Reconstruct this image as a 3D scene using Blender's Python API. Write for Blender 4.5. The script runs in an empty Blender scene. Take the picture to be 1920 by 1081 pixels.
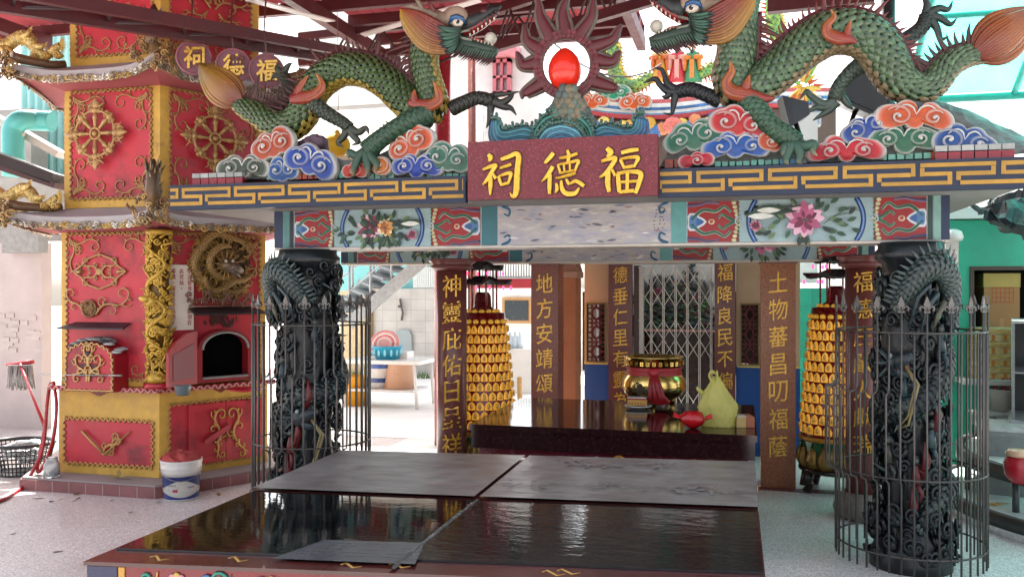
import bpy, math, random
from mathutils import Vector as V, Matrix, noise
random.seed(7)
SC = bpy.context.scene
COL = SC.collection
R = math.radians
# ------------------------------------------------------------------ camera, sky, sun, exposure
F = 1650.0                      # focal length in pixels of the 1920 wide photograph
CAMZ = 1.6
YAW = R(14.6)
cd = bpy.data.cameras.new('camera'); cam = bpy.data.objects.new('camera', cd); COL.objects.link(cam)
cam.location = (0, 0, CAMZ); cam.rotation_euler = (R(90), 0, YAW)
cd.sensor_width = 36; cd.lens = 36 * F / 1920; cd.clip_start = .05; cd.clip_end = 600
SC.camera = cam
SUN_DIR = V((-.42, .62, 1.05)).normalized()
w = bpy.data.worlds.new('World'); SC.world = w; w.use_nodes = True
nt = w.node_tree; bg = nt.nodes['Background']
sky = nt.nodes.new('ShaderNodeTexSky'); sky.sky_type = 'NISHITA'; sky.sun_disc = False
sky.sun_elevation = math.asin(SUN_DIR.z); sky.sun_rotation = math.atan2(SUN_DIR.x, SUN_DIR.y)
sky.air_density = 1.0; sky.dust_density = 4.0; sky.ozone_density = .6
hs = nt.nodes.new('ShaderNodeHueSaturation'); hs.inputs['Saturation'].default_value = .4
nt.links.new(sky.outputs[0], hs.inputs['Color']); nt.links.new(hs.outputs[0], bg.inputs[0]); bg.inputs[1].default_value = .15
sl = bpy.data.lights.new('sun', 'SUN'); sl.energy = 4.2; sl.angle = R(.6); sl.color = (1, .95, .88)
so = bpy.data.objects.new('sun', sl); COL.objects.link(so)
so.rotation_euler = SUN_DIR.to_track_quat('Z', 'Y').to_euler()
SC.view_settings.view_transform = 'Standard'; SC.view_settings.look = 'None'
SC.view_settings.exposure = 1.95; SC.view_settings.gamma = 1
SC.cycles.use_denoising = True
SC.cycles.max_bounces = 7; SC.cycles.diffuse_bounces = 4; SC.cycles.glossy_bounces = 4
SC.cycles.transmission_bounces = 4; SC.cycles.transparent_max_bounces = 8
SC.cycles.sample_clamp_indirect = 6; SC.cycles.caustics_reflective = False; SC.cycles.caustics_refractive = False
# ------------------------------------------------------------------ measuring: pixel -> point
FWD = V((-math.sin(YAW), math.cos(YAW), 0)); RGT = V((math.cos(YAW), math.sin(YAW), 0)); UP = V((0, 0, 1))
EYE = V((0, 0, CAMZ))
def ray(u, v): return FWD + RGT * ((u - 960) / F) + UP * ((540.5 - v) / F)
def at(u, v, Y): r = ray(u, v); return EYE + r * (Y / r.y)
def atz(u, v, z): r = ray(u, v); return EYE + r * ((z - CAMZ) / r.z)
def atd(u, v, d): return EYE + ray(u, v) * d
def pxm(u, Y): r = ray(u, 540); return (Y / r.y) / F      # metres per pixel there
class Fr:
    """a local frame: origin, right, up, outward normal"""
    def __init__(s, o, ux, uy):
        s.o = V(o); s.x = V(ux).normalized(); s.y = V(uy).normalized(); s.n = s.x.cross(s.y)
    def p(s, a, b, c=0): return s.o + s.x * a + s.y * b + s.n * c
    def loc(s, u, v):
        r = ray(u, v); t = (s.o - EYE).dot(s.n) / r.dot(s.n); q = EYE + r * t - s.o
        return (q.dot(s.x), q.dot(s.y))
def FY(Y, x=0, z=0): return Fr((x, Y, z), (1, 0, 0), (0, 0, 1))   # upright plane facing the camera side
def lin(c):
    if isinstance(c, str):
        c = c.lstrip('#'); c = [int(c[i:i + 2], 16) / 255 for i in (0, 2, 4)]
        return tuple(x / 12.92 if x <= .04045 else ((x + .055) / 1.055) ** 2.4 for x in c)
    return tuple(c[:3])
def mix(a, b, t): return tuple(x + (y - x) * t for x, y in zip(a, b))
def jit(c, k): f = 1 + random.uniform(-k, k); return tuple(min(1, x * f) for x in c)
def lerp(a, b, t): return a + (b - a) * t
def spline(pts, k=6):
    """Catmull-Rom through tuples of any length"""
    out = []; n = len(pts)
    for i in range(n - 1):
        p0 = pts[max(i - 1, 0)]; p1 = pts[i]; p2 = pts[i + 1]; p3 = pts[min(i + 2, n - 1)]
        for j in range(k):
            t = j / k
            out.append(tuple(.5 * (2 * b + (c - a) * t + (2 * a - 5 * b + 4 * c - d) * t * t + (3 * b - a - 3 * c + d) * t ** 3)
                             for a, b, c, d in zip(p0, p1, p2, p3)))
    out.append(tuple(pts[-1])); return out
# ------------------------------------------------------------------ materials
MATS = {}
def _mk(name):
    m = bpy.data.materials.new(name); m.use_nodes = True
    return m, m.node_tree, m.node_tree.nodes['Principled BSDF']
def _noise(nt, scale, detail=4, rough=.6, coord='Object', vec=None):
    t = nt.nodes.new('ShaderNodeTexCoord'); n = nt.nodes.new('ShaderNodeTexNoise')
    n.inputs['Scale'].default_value = scale; n.inputs['Detail'].default_value = detail; n.inputs['Roughness'].default_value = rough
    if vec:
        mp = nt.nodes.new('ShaderNodeMapping'); mp.inputs['Scale'].default_value = vec
        nt.links.new(t.outputs[coord], mp.inputs[0]); nt.links.new(mp.outputs[0], n.inputs['Vector'])
    else: nt.links.new(t.outputs[coord], n.inputs['Vector'])
    return n
def _ramp(nt, src, stops):
    r = nt.nodes.new('ShaderNodeValToRGB'); e = r.color_ramp.elements
    while len(e) < len(stops): e.new(.5)
    for x, (p, c) in zip(e, stops): x.position = p; x.color = (*lin(c), 1) if not isinstance(c, (int, float)) else (c, c, c, 1)
    nt.links.new(src, r.inputs[0]); return r
def _mul(nt, a, b, mode='MULTIPLY', fac=1):
    x = nt.nodes.new('ShaderNodeMix'); x.data_type = 'RGBA'; x.blend_type = mode; x.inputs[0].default_value = fac
    nt.links.new(a, x.inputs[6])
    if isinstance(b, tuple): x.inputs[7].default_value = (*b, 1)
    else: nt.links.new(b, x.inputs[7])
    return x.outputs[2]
def _bump(nt, b, src, strength, dist=.01):
    k = nt.nodes.new('ShaderNodeBump'); k.inputs['Strength'].default_value = strength; k.inputs['Distance'].default_value = dist
    nt.links.new(src, k.inputs['Height']); nt.links.new(k.outputs[0], b.inputs['Normal'])
def paint(name, rough=.45, metal=0, wear=.25, scale=14, bump=.25, spec=.5, dirt=None, dirt_at=.62):
    """painted surface: colour comes from the mesh colour attribute, mottled and worn"""
    m, nt, b = _mk(name); b.inputs['Roughness'].default_value = rough; b.inputs['Metallic'].default_value = metal
    b.inputs['Specular IOR Level'].default_value = spec
    a = nt.nodes.new('ShaderNodeVertexColor'); a.layer_name = 'Col'
    n = _noise(nt, scale); r = _ramp(nt, n.outputs[0], [(.25, 1 - wear), (.75, 1.0)])
    c = _mul(nt, a.outputs[0], r.outputs[0])
    if dirt:
        n2 = _noise(nt, scale * .35, 6, .7); r2 = _ramp(nt, n2.outputs[0], [(dirt_at, 0.0), (dirt_at + .14, .8)])
        x = nt.nodes.new('ShaderNodeMix'); x.data_type = 'RGBA'; nt.links.new(r2.outputs[0], x.inputs[0])
        nt.links.new(c, x.inputs[6]); x.inputs[7].default_value = (*lin(dirt), 1); c = x.outputs[2]
    nt.links.new(c, b.inputs['Base Color'])
    rr = _ramp(nt, n.outputs[0], [(.2, max(.05, rough - .12)), (.8, min(1, rough + .15))]); nt.links.new(rr.outputs[0], b.inputs['Roughness'])
    if bump: _bump(nt, b, n.outputs[0], bump, .006)
    MATS[name] = m; return m
def solid(name, stops, scale=8, rough=.5, metal=0, bump=.2, detail=5, vec=None, spec=.5, dist=.006, trans=0, coat=0):
    """noise coloured surface from colour stops"""
    m, nt, b = _mk(name); b.inputs['Roughness'].default_value = rough; b.inputs['Metallic'].default_value = metal
    b.inputs['Specular IOR Level'].default_value = spec; b.inputs['Transmission Weight'].default_value = trans; b.inputs['Coat Weight'].default_value = coat
    n = _noise(nt, scale, detail, .6, 'Object', vec)
    if isinstance(stops, (str, tuple)): stops = [(.3, mix(lin(stops), (0, 0, 0), .18)), (.7, lin(stops))]
    r = _ramp(nt, n.outputs[0], stops); nt.links.new(r.outputs[0], b.inputs['Base Color'])
    rr = _ramp(nt, n.outputs[0], [(.2, max(.02, rough * .8)), (.8, min(1, rough * 1.2))]); nt.links.new(rr.outputs[0], b.inputs['Roughness'])
    if bump: _bump(nt, b, n.outputs[0], bump, dist)
    MATS[name] = m; return m
def speckle(name, base, specks, scale=120, rough=.4, bump=0, cov=.5, base2=None):
    """terrazzo / granite: voronoi cells of several colours in a base"""
    m, nt, b = _mk(name); b.inputs['Roughness'].default_value = rough
    t = nt.nodes.new('ShaderNodeTexCoord'); v = nt.nodes.new('ShaderNodeTexVoronoi'); v.inputs['Scale'].default_value = scale
    nt.links.new(t.outputs['Object'], v.inputs['Vector'])
    sp = nt.nodes.new('ShaderNodeSeparateColor'); nt.links.new(v.outputs['Color'], sp.inputs[0])
    k = len(specks); st = [(0, base)]
    st = [(i / k * cov, c) for i, c in enumerate(specks)] + [(cov, base)]
    r = _ramp(nt, sp.outputs[0], st); r.color_ramp.interpolation = 'CONSTANT'
    n = _noise(nt, 1.6, 5, .6); r2 = _ramp(nt, n.outputs[0], [(.3, .82), (.7, 1.0)])
    nt.links.new(_mul(nt, r.outputs[0], r2.outputs[0]), b.inputs['Base Color'])
    rr = _ramp(nt, n.outputs[0], [(.3, rough * .75), (.7, min(1, rough * 1.25))]); nt.links.new(rr.outputs[0], b.inputs['Roughness'])
    MATS[name] = m; return m
def tiled(name, c1, c2, mortar, sx, sy, rough=.3, coord='Object', rot=(0, 0, 0), msize=.02, bump=.3):
    m, nt, b = _mk(name); b.inputs['Roughness'].default_value = rough
    t = nt.nodes.new('ShaderNodeTexCoord'); mp = nt.nodes.new('ShaderNodeMapping'); mp.inputs['Rotation'].default_value = rot
    nt.links.new(t.outputs[coord], mp.inputs[0])
    k = nt.nodes.new('ShaderNodeTexBrick'); k.offset = 0; k.inputs['Scale'].default_value = 1
    k.inputs['Brick Width'].default_value = sx; k.inputs['Row Height'].default_value = sy; k.inputs['Mortar Size'].default_value = msize * sy
    k.inputs['Color1'].default_value = (*lin(c1), 1); k.inputs['Color2'].default_value = (*lin(c2), 1); k.inputs['Mortar'].default_value = (*lin(mortar), 1)
    nt.links.new(mp.outputs[0], k.inputs['Vector'])
    n = _noise(nt, 2.5, 5); r2 = _ramp(nt, n.outputs[0], [(.3, .78), (.7, 1.0)])
    nt.links.new(_mul(nt, k.outputs['Color'], r2.outputs[0]), b.inputs['Base Color'])
    if bump:
        i = nt.nodes.new('ShaderNodeMath'); i.operation = 'SUBTRACT'; i.inputs[0].default_value = 1; nt.links.new(k.outputs['Fac'], i.inputs[1])
        _bump(nt, b, i.outputs[0], bump, .004)
    MATS[name] = m; return m
def sheer(name, color, alpha_t=.5, rough=.5):
    """translucent sheet: diffuse plus light passing through"""
    m = bpy.data.materials.new(name); m.use_nodes = True; nt = m.node_tree; nt.nodes.clear()
    o = nt.nodes.new('ShaderNodeOutputMaterial'); d = nt.nodes.new('ShaderNodeBsdfDiffuse'); t = nt.nodes.new('ShaderNodeBsdfTranslucent')
    x = nt.nodes.new('ShaderNodeMixShader'); x.inputs[0].default_value = alpha_t
    n = _noise(nt, 3, 4); r = _ramp(nt, n.outputs[0], [(.3, mix(lin(color), (0, 0, 0), .25)), (.7, lin(color))])
    nt.links.new(r.outputs[0], d.inputs[0]); nt.links.new(r.outputs[0], t.inputs[0])
    nt.links.new(d.outputs[0], x.inputs[1]); nt.links.new(t.outputs[0], x.inputs[2]); nt.links.new(x.outputs[0], o.inputs[0])
    MATS[name] = m; return m
def glow(name, color, strength, base=None):
    m, nt, b = _mk(name); b.inputs['Base Color'].default_value = (*lin(base or color), 1)
    b.inputs['Emission Color'].default_value = (*lin(color), 1); b.inputs['Emission Strength'].default_value = strength
    n = _noise(nt, 22, 2); r = _ramp(nt, n.outputs[0], [(.35, mix(lin(color), (0, 0, 0), .55)), (.6, lin(color))]); nt.links.new(r.outputs[0], b.inputs['Emission Color'])
    b.inputs['Roughness'].default_value = .15; MATS[name] = m; return m
# ------------------------------------------------------------------ mesh builder
class MB:
    def __init__(s, col=(1, 1, 1)): s.v = []; s.f = []; s.c = []; s.sm = []; s.col = lin(col)
    def vert(s, p, c=None): s.v.append(tuple(p)); s.c.append(c or s.col); return len(s.v) - 1
    def face(s, idx, smooth=False): s.f.append(tuple(idx)); s.sm.append(smooth)
    def quad(s, a, b, c, d, col=None):
        k = len(s.v)
        for p in (a, b, c, d): s.vert(p, col)
        s.face((k, k + 1, k + 2, k + 3))
    def box(s, lo, hi, col=None, fr=None):
        col = lin(col) if col else s.col; k = len(s.v)
        for z in (lo[2], hi[2]):
            for x, y in ((lo[0], lo[1]), (hi[0], lo[1]), (hi[0], hi[1]), (lo[0], hi[1])):
                s.vert(fr.p(x, y, z) if fr else (x, y, z), col)
        for q in ((3, 2, 1, 0), (4, 5, 6, 7), (0, 1, 5, 4), (1, 2, 6, 5), (2, 3, 7, 6), (3, 0, 4, 7)): s.face([k + i for i in q])
    def bar(s, a, b, w, h, col=None, up=(0, 0, 1)):
        """rectangular bar from a to b"""
        a = V(a); b = V(b); t = (b - a).normalized(); x = t.cross(V(up))
        if x.length < 1e-4: x = t.cross(V((1, 0, 0)))
        x.normalize(); y = x.cross(t); col = lin(col) if col else s.col; k = len(s.v)
        for q in (a, b):
            for i, j in ((-1, -1), (1, -1), (1, 1), (-1, 1)): s.vert(q + x * i * w / 2 + y * j * h / 2, col)
        for q in ((0, 1, 2, 3), (7, 6, 5, 4), (0, 4, 5, 1), (1, 5, 6, 2), (2, 6, 7, 3), (3, 7, 4, 0)): s.face([k + i for i in q])
    def tube(s, pts, rads, n=8, col=None, flat=None, fn=None, caps=True, smooth=True):
        """swept tube; rads number or list; col one colour or a list; flat=k squashes along the vector fn"""
        pts = [V(p) for p in pts]; m = len(pts)
        if m < 2: return
        if not isinstance(rads, (list, tuple)): rads = [rads] * m
        if col is None: col = s.col
        cl = col if isinstance(col, list) else [lin(col)] * m
        t0 = (pts[1] - pts[0]).normalized(); ref = V(fn) if fn is not None else (V((0, 0, 1)) if abs(t0.z) < .9 else V((1, 0, 0)))
        x = ref - t0 * ref.dot(t0)
        if x.length < 1e-5: x = t0.orthogonal()
        x.normalize(); base = len(s.v)
        for i in range(m):
            t = (pts[min(i + 1, m - 1)] - pts[max(i - 1, 0)])
            t = t.normalized() if t.length > 1e-9 else t0
            rf = V(fn) if fn is not None else x
            xx = rf - t * rf.dot(t)
            if xx.length > 1e-4: x = xx.normalized()
            y = t.cross(x); k1 = flat if flat else 1
            for j in range(n):
                a = 2 * math.pi * (j + .5) / n
                s.vert(pts[i] + x * (math.cos(a) * rads[i] * k1) + y * (math.sin(a) * rads[i]), cl[i])
        for i in range(m - 1):
            for j in range(n):
                a = base + i * n + j; b = base + i * n + (j + 1) % n
                s.face((a, a + n, b + n, b), smooth)
        if caps:
            s.face([base + j for j in range(n)]); s.face([base + (m - 1) * n + j for j in reversed(range(n))])
    def spike(s, p, d, L, r, col=None, tip=None, bend=None, n=5, flat=None, fn=None):
        p = V(p); d = V(d).normalized(); col = lin(col) if col else s.col; tip = lin(tip) if tip else col
        b = V(bend) if bend is not None else V((0, 0, 0)); pts = []; rr = []; cc = []
        for i in range(4):
            t = i / 3; pts.append(p + d * L * t + b * (t * t)); rr.append(r * (1 - t) ** .8 + .0006); cc.append(mix(col, tip, t))
        s.tube(pts, rr, n, cc, flat, fn)
    def ball(s, c, r, col=None, nu=12, nv=8, fr=None, nz=0):
        """ellipsoid; r number or (rx, ry, rz)"""
        c = V(c); r = (r, r, r) if not isinstance(r, (tuple, list)) else r; col = lin(col) if col else s.col; b = len(s.v)
        for i in range(nv + 1):
            ph = math.pi * i / nv
            for j in range(nu):
                th = 2 * math.pi * j / nu; q = (math.sin(ph) * math.cos(th) * r[0], math.sin(ph) * math.sin(th) * r[1], math.cos(ph) * r[2])
                if nz: k = 1 + nz * noise.noise(V(q) * (1.7 / max(r)) + c); q = tuple(k * e for e in q)
                s.vert(c + (fr.x * q[0] + fr.y * q[1] + fr.n * q[2] if fr else V(q)), col)
        for i in range(nv):
            for j in range(nu):
                a = b + i * nu + j; d = b + i * nu + (j + 1) % nu
                s.face((a, a + nu, d + nu, d), True)
    def lathe(s, c, prof, n=24, col=None, smooth=True, caps=True, a0=0):
        c = V(c); b = len(s.v); m = len(prof)
        for q in prof:
            cc = lin(q[2]) if len(q) > 2 else (lin(col) if col else s.col)
            for j in range(n):
                a = a0 + 2 * math.pi * j / n; s.vert(c + V((q[0] * math.cos(a), q[0] * math.sin(a), q[1])), cc)
        for i in range(m - 1):
            for j in range(n):
                a = b + i * n + j; d = b + i * n + (j + 1) % n; s.face((a, d, d + n, a + n), smooth)
        if caps:
            s.face([b + j for j in reversed(range(n))]); s.face([b + (m - 1) * n + j for j in range(n)])
    def prism(s, poly, fr, c0, c1, col=None, rim=None, inset=0):
        """outline in a frame's plane, extruded along its normal from c0 to c1"""
        col = lin(col) if col else s.col; k = len(s.v); n = len(poly); rim = lin(rim) if rim else col
        ar = sum(poly[i][0] * poly[(i + 1) % n][1] - poly[(i + 1) % n][0] * poly[i][1] for i in range(n))
        if ar < 0: poly = poly[::-1]
        for a, b in poly: s.vert(fr.p(a, b, c0), rim)
        for a, b in poly: s.vert(fr.p(a, b, c1), rim)
        for i in range(n): s.face((k + i, k + (i + 1) % n, k + n + (i + 1) % n, k + n + i))
        s.face([k + i for i in reversed(range(n))]); k2 = len(s.v)
        for a, b in poly: s.vert(fr.p(a, b, c1), col)
        s.face([k2 + i for i in range(n)])
    def brush(s, st, fr, c0, h, col=None, k=5):
        """a brush stroke (a, b, width) with a swollen top, standing on c0"""
        col = lin(col) if col else s.col; q = spline(st, k); m = len(q); b = len(s.v)
        for i in range(m):
            p = V((q[i][0], q[i][1])); t = V((q[min(i + 1, m - 1)][0] - q[max(i - 1, 0)][0], q[min(i + 1, m - 1)][1] - q[max(i - 1, 0)][1]))
            t = t.normalized() if t.length > 1e-9 else V((1, 0)); nn = V((-t.y, t.x)); wd = q[i][2] / 2
            for e, hh in ((-1, -.2), (-.8, .75), (0, 1), (.8, .75), (1, -.2)):
                s.vert(fr.p(p.x + nn.x * wd * e, p.y + nn.y * wd * e, c0 + h * hh), col)
        for i in range(m - 1):
            for j in range(4): a = b + i * 5 + j; s.face((a, a + 5, a + 6, a + 1), False)
        for e in (0, m - 1):
            a = b + e * 5; s.face([a, a + 1, a + 2, a + 3, a + 4] if e == 0 else [a + 4, a + 3, a + 2, a + 1, a])
    def text(s, ch, a, b, size, fr, c0, depth, col=None, bold=.012, rise=.1, sx=.95):
        me = glyph(ch, bold); col = lin(col) if col else s.col; k = len(s.v)
        vs, fs = me
        for x, y, z in vs:
            yy = y + rise * x * .9; xx = x * sx
            s.vert(fr.p(a + xx * size, b + yy * size, c0 + z * depth), col)
        for f in fs: s.face([k + i for i in f])
    def build(s, name, mat, parent=None, props=None):
        me = bpy.data.meshes.new(name); me.from_pydata(s.v, [], s.f)
        me.polygons.foreach_set('use_smooth', s.sm)
        at_ = me.color_attributes.new('Col', 'FLOAT_COLOR', 'POINT')
        fl = []
        for c in s.c: fl += [c[0], c[1], c[2], 1.0]
        at_.data.foreach_set('color', fl)
        me.update()
        me.materials.append(MATS[mat] if isinstance(mat, str) else mat)
        o = bpy.data.objects.new(name, me); COL.objects.link(o)
        if parent is not None:
            o.parent = parent; o.matrix_parent_inverse = Matrix.Translation(-parent.location) if parent.type == 'EMPTY' else Matrix()
        return o
_G = {}
def glyph(ch, bold):
    key = (ch, bold)
    if key not in _G:
        c = bpy.data.curves.new('glyph', 'FONT'); c.body = ch; c.size = 1; c.extrude = .5; c.offset = bold; c.resolution_u = 3
        o = bpy.data.objects.new('glyph', c); COL.objects.link(o)
        dg = bpy.context.evaluated_depsgraph_get(); me = bpy.data.meshes.new_from_object(o.evaluated_get(dg))
        vs = [tuple(v.co) for v in me.vertices]; fs = [tuple(p.vertices) for p in me.polygons]
        bpy.data.objects.remove(o); bpy.data.curves.remove(c); bpy.data.meshes.remove(me)
        x0 = min(v[0] for v in vs); x1 = max(v[0] for v in vs); y0 = min(v[1] for v in vs); y1 = max(v[1] for v in vs)
        k = max(x1 - x0, y1 - y0) or 1
        _G[key] = ([((v[0] - (x0 + x1) / 2) / k, (v[1] - (y0 + y1) / 2) / k, v[2] + .5) for v in vs], fs)
    return _G[key]
# ------------------------------------------------------------------ things
def tag(o, label=None, cat=None, group=None, kind=None):
    if label: o['label'] = label
    if cat: o['category'] = cat
    if group: o['group'] = group
    if kind: o['kind'] = kind
    return o
def thing(name, loc, label, cat, group=None):
    o = bpy.data.objects.new(name, None); COL.objects.link(o); o.location = loc; o.empty_display_size = .1
    return tag(o, label, cat, group)
def dup(o, parent=None):
    c = o.copy(); COL.objects.link(c)
    if parent is not None: c.parent = parent
    for ch in list(o.children): dup(ch, c)
    return c
GOLD = lin('#c9a24a'); YEL = lin('#d9b04c'); RED = lin('#b01f2e'); NAVY = lin('#15294a')
paint('paint'); paint('glossy_paint', .22, wear=.2, bump=.12); paint('worn_paint', .5, wear=.35, dirt='#4a3a34', scale=9)
paint('sooty_paint', .42, wear=.25, dirt='#4b1a20', scale=5, dirt_at=.54)
paint('gilt', .36, .3, wear=.3, scale=22, bump=.35, dirt='#3a2414', dirt_at=.6)
paint('bright_gilt', .26, .35, wear=.12, scale=40, bump=.3)
paint('stone_paint', .55, wear=.45, scale=20, bump=.5, dirt='#1d2324')
paint('steel', .36, .6, wear=.3, scale=30, bump=.15); paint('dull_metal', .5, .5, wear=.4, scale=18)
paint('plaster', .75, wear=.2, scale=3, bump=.2, dirt='#8a7a72', dirt_at=.66)
paint('plastic', .3, wear=.1, scale=5, bump=.05); paint('paper', .8, wear=.12, scale=8, bump=.05)
paint('truss_paint', .5, wear=.35, scale=9, dirt='#5a3a36')
# ================================================================== ground
speckle('terrazzo', '#cbc4c0', ['#e2dedb', '#beb4b0', '#cfc0bb', '#aaa29d'], 120, .4, cov=.6)
speckle('terrazzo_grey', '#dfe2de', ['#eef0ec', '#c8ccc8', '#d8dcd8', '#b0b5b0'], 130, .38, cov=.7)
solid('concrete', [(.3, '#7f7f7b'), (.7, '#a3a29c')], 2.2, .8, bump=.2)
solid('white_paving', [(.3, '#cfccc6'), (.7, '#e6e3de')], 1.5, .7, bump=.1)
g = MB(); g.quad((-60, -30, 0), (60, -30, 0), (60, 120, 0), (-60, 120, 0)); tag(g.build('ground', 'terrazzo'), kind='structure')
g = MB(); g.quad((-3.45, 4.9, .004), (3.4, 2.2, .004), (3.4, 8.8, .004), (-3.45, 8.8, .004)); tag(g.build('pavilion_floor', 'terrazzo_grey'), kind='structure')
g = MB(); g.quad((-9, 8.81, .004), (14, 8.81, .004), (14, 40, .004), (-9, 40, .004)); tag(g.build('courtyard_paving', 'white_paving'), kind='structure')
solid('red_tile', [(.3, '#5e2a28'), (.7, '#84403b')], 5, .45, bump=.1)
g = MB()
g.box((-.1, 7.25, .004), (1.0, 7.36, .009))
tag(g.build('floor_border', 'red_tile'), kind='structure')
# ================================================================== pavilion: roof, fascia, beams, plaque
FX0, FX1, FYF = -3.67, 1.43, 5.10
PC = -1.06
pav = thing('shrine_pavilion', (PC, 6.6, 1.83), 'low open pavilion roof with navy and gold key patterned eaves and painted beams', 'pavilion')
b = MB('#8f8a84')
b.box((FX0, FYF + .02, 2.13), (FX1, 8.7, 2.26))
b.box((FX0 + .2, FYF + .25, 2.262), (FX1 - .2, 8.5, 2.33), '#6a2226')
b.build('roof_slab', 'plaster', pav)
PLX0, PLX1 = at(877, 330, FYF).x, at(1233, 330, FYF).x
for x0, x1 in ((FX0, PLX0 - .005), (PLX1 + .005, FX1)):
    m = MB('#0e1f3a'); m.box((x0, FYF - .03, 2.118), (x1, FYF + .018, 2.281)); fa = m.build('fascia', 'paint', pav)
    k = MB('#b3872f'); fr = FY(FYF - .03)
    per = .388; sc = .135; z0 = 2.132; st = .022; e = st / 2; A, B, Cc = .108, .061, .014
    def seg(xa, xb, za, zb):
        xa, xb = max(xa, x0 + .012), min(xb, x1 - .012)
        if xb - xa > .006: e1, e2 = random.uniform(-.0014, .0014), random.uniform(-.0014, .0014); k.box((xa + e2, z0 + za + e1, -.0005), (xb + e1, z0 + zb + e2, .004 + abs(e1) * .3), jit(lin('#b3872f'), .12), fr)
    x = x0 - .30 if x0 < -3 else x0 - .185
    while x < x1 + .2:
        def S(xx, za, zb, w=.021): seg(xx - w / 2, xx + w / 2, za, zb)
        seg(x + .012, x + .375, A, A + st)             # top bar
        S(x + .0225, B - .0, A)                        # left drop
        seg(x + .033, x + .145, B, B + st)             # left mid bar
        S(x + .1555, Cc, B + st)                       # down to the bottom bar
        seg(x - .18, x + .145, Cc, Cc + st)            # bottom bar (from the left neighbour)
        S(x + .3645, B, A)                             # right drop
        seg(x + .187, x + .354, B, B + st)
        S(x + .1975, Cc + st, B)
        x += per
    k.build('key_pattern', 'worn_paint', fa)
for x0, x1, n in ((FX0 + .12, FX0 + .5, 6), (FX1 - .42, FX1 - .03, 6)):
    m = MB()
    for i in range(n):
        xa = lerp(x0, x1, i / n); xb = lerp(x0, x1, (i + 1) / n) - .006
        m.box((xa, FYF + .05, 2.335), (xb, FYF + .09, 2.365), jit(lin('#9a9c98'), .25))
        m.box((xa, FYF + .055, 2.285), (xb, FYF + .09, 2.33), jit(lin('#8e2430'), .2))
    m.build('eave_tile', 'glossy_paint', pav)
# ---- painted beams
BY = 5.46
def leafblob(m, fr, a, b, L, w, ang, col, c):
    ca, sa = math.cos(ang), math.sin(ang); pts = []
    for t, h in ((0, .12), (.25, .8), (.55, 1), (.85, .5), (1, .02), (.85, -.5), (.55, -1), (.25, -.8), (0, -.12)):
        x, y = t * L, h * w / 2; pts.append((a + x * ca - y * sa, b + x * sa + y * ca))
    m.prism(pts, fr, c - .0015, c, col)
LAY = [0.0]
def nxt(): LAY[0] += .00012; return LAY[0]
def flower(m, fr, a, b, r, cols):
    for ring, (n, rr) in enumerate(((11, 1), (9, .72), (6, .42))):
        for i in range(n):
            an = 2 * math.pi * i / n + ring * .4 + random.uniform(-.15, .15)
            leafblob(m, fr, a + math.cos(an) * r * .12, b + math.sin(an) * r * .1, r * rr * random.uniform(.85, 1.1), r * rr * .55, an, jit(lin(cols[min(ring + (random.random() < .3), 2)]), .2), .004 + nxt())
def bird(m, fr, a, b, s, d):
    leafblob(m, fr, a - .5 * s * d, b, s, s * .30, 0 if d > 0 else math.pi, '#2e4a3c', .004 + nxt())
    leafblob(m, fr, a - .42 * s * d, b - .05 * s, s * .8, s * .2, 0 if d > 0 else math.pi, '#dfe2da', .004 + nxt())
    leafblob(m, fr, a + .2 * s * d, b + .02 * s, s * .9, s * .09, .08 if d > 0 else math.pi - .08, '#25382f', .004 + nxt())
    m.ball(fr.p(a - .45 * s * d, b + .06 * s, .005), (.1 * s, .09 * s, .003), '#20282a', 8, 5, fr)
def curl(m, fr, pts, r, col, c=.003, edge=None):
    q = spline(pts, 6); n = len(q)
    if edge: m.tube([fr.p(x, y, c * .6) for x, y in q], [r * 1.45 * (1 - .45 * i / n) for i in range(n)], 6, edge, .25, fr.n)
    m.tube([fr.p(x, y, c) for x, y in q], [r * (1 - .6 * i / n) for i in range(n)], 6, col, .35, fr.n)
def arabesque(m, fr, a0, a1, bz, H, flip):
    """red end field with a lotus and white edged leaf scrolls"""
    W = a1 - a0; X = (lambda t: a1 - t * W) if flip else (lambda t: a0 + t * W)
    mid = bz + H / 2
    for s in (1, -1):
        curl(m, fr, [(X(.08), mid + s * .06 * H), (X(.3), mid + s * .28 * H), (X(.55), mid + s * .25 * H), (X(.72), mid + s * .36 * H), (X(.85), mid + s * .22 * H)], .010, '#245f48', .004, '#aeb5a6')
        curl(m, fr, [(X(.0), mid + s * .4 * H), (X(.22), mid + s * .42 * H), (X(.4), mid + s * .47 * H), (X(.62), mid + s * .44 * H)], .008, '#5a4a70', .004, '#9d96a6')
        curl(m, fr, [(X(.95), mid), (X(.8), mid + s * .08 * H), (X(.68), mid + s * .17 * H), (X(.6), mid + s * .08 * H)], .008, '#2f6e54', .004, '#a9b29e')
        for i in range(5):
            bb = mid + s * (i + .5) * H / 10; m.ball(fr.p(X(.985 - .02 * i), bb, .003), (.016, .013, .004), '#c8c49a', 8, 5, fr)
            m.ball(fr.p(X(.99), bb, .006), (.008, .007, .003), '#3a6b58', 6, 4, fr)
    an = math.pi if flip else 0
    for da, L, col in ((0, .24, '#2d5a92'), (.7, .16, '#4b76a3'), (-.7, .16, '#4b76a3')):
        leafblob(m, fr, X(.02), mid, W * L * 1.5, H * .3, an + da, '#c8ccd0', .003 + nxt()); leafblob(m, fr, X(.04), mid, W * L * 1.2, H * .2, an + da, col, .004 + nxt())
    m.ball(fr.p(X(.47), mid, .003), (.02, .018, .006), '#d6c7a8', 10, 6, fr); m.ball(fr.p(X(.47), mid, .006), (.012, .011, .006), '#b4463c', 8, 5, fr)
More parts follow.
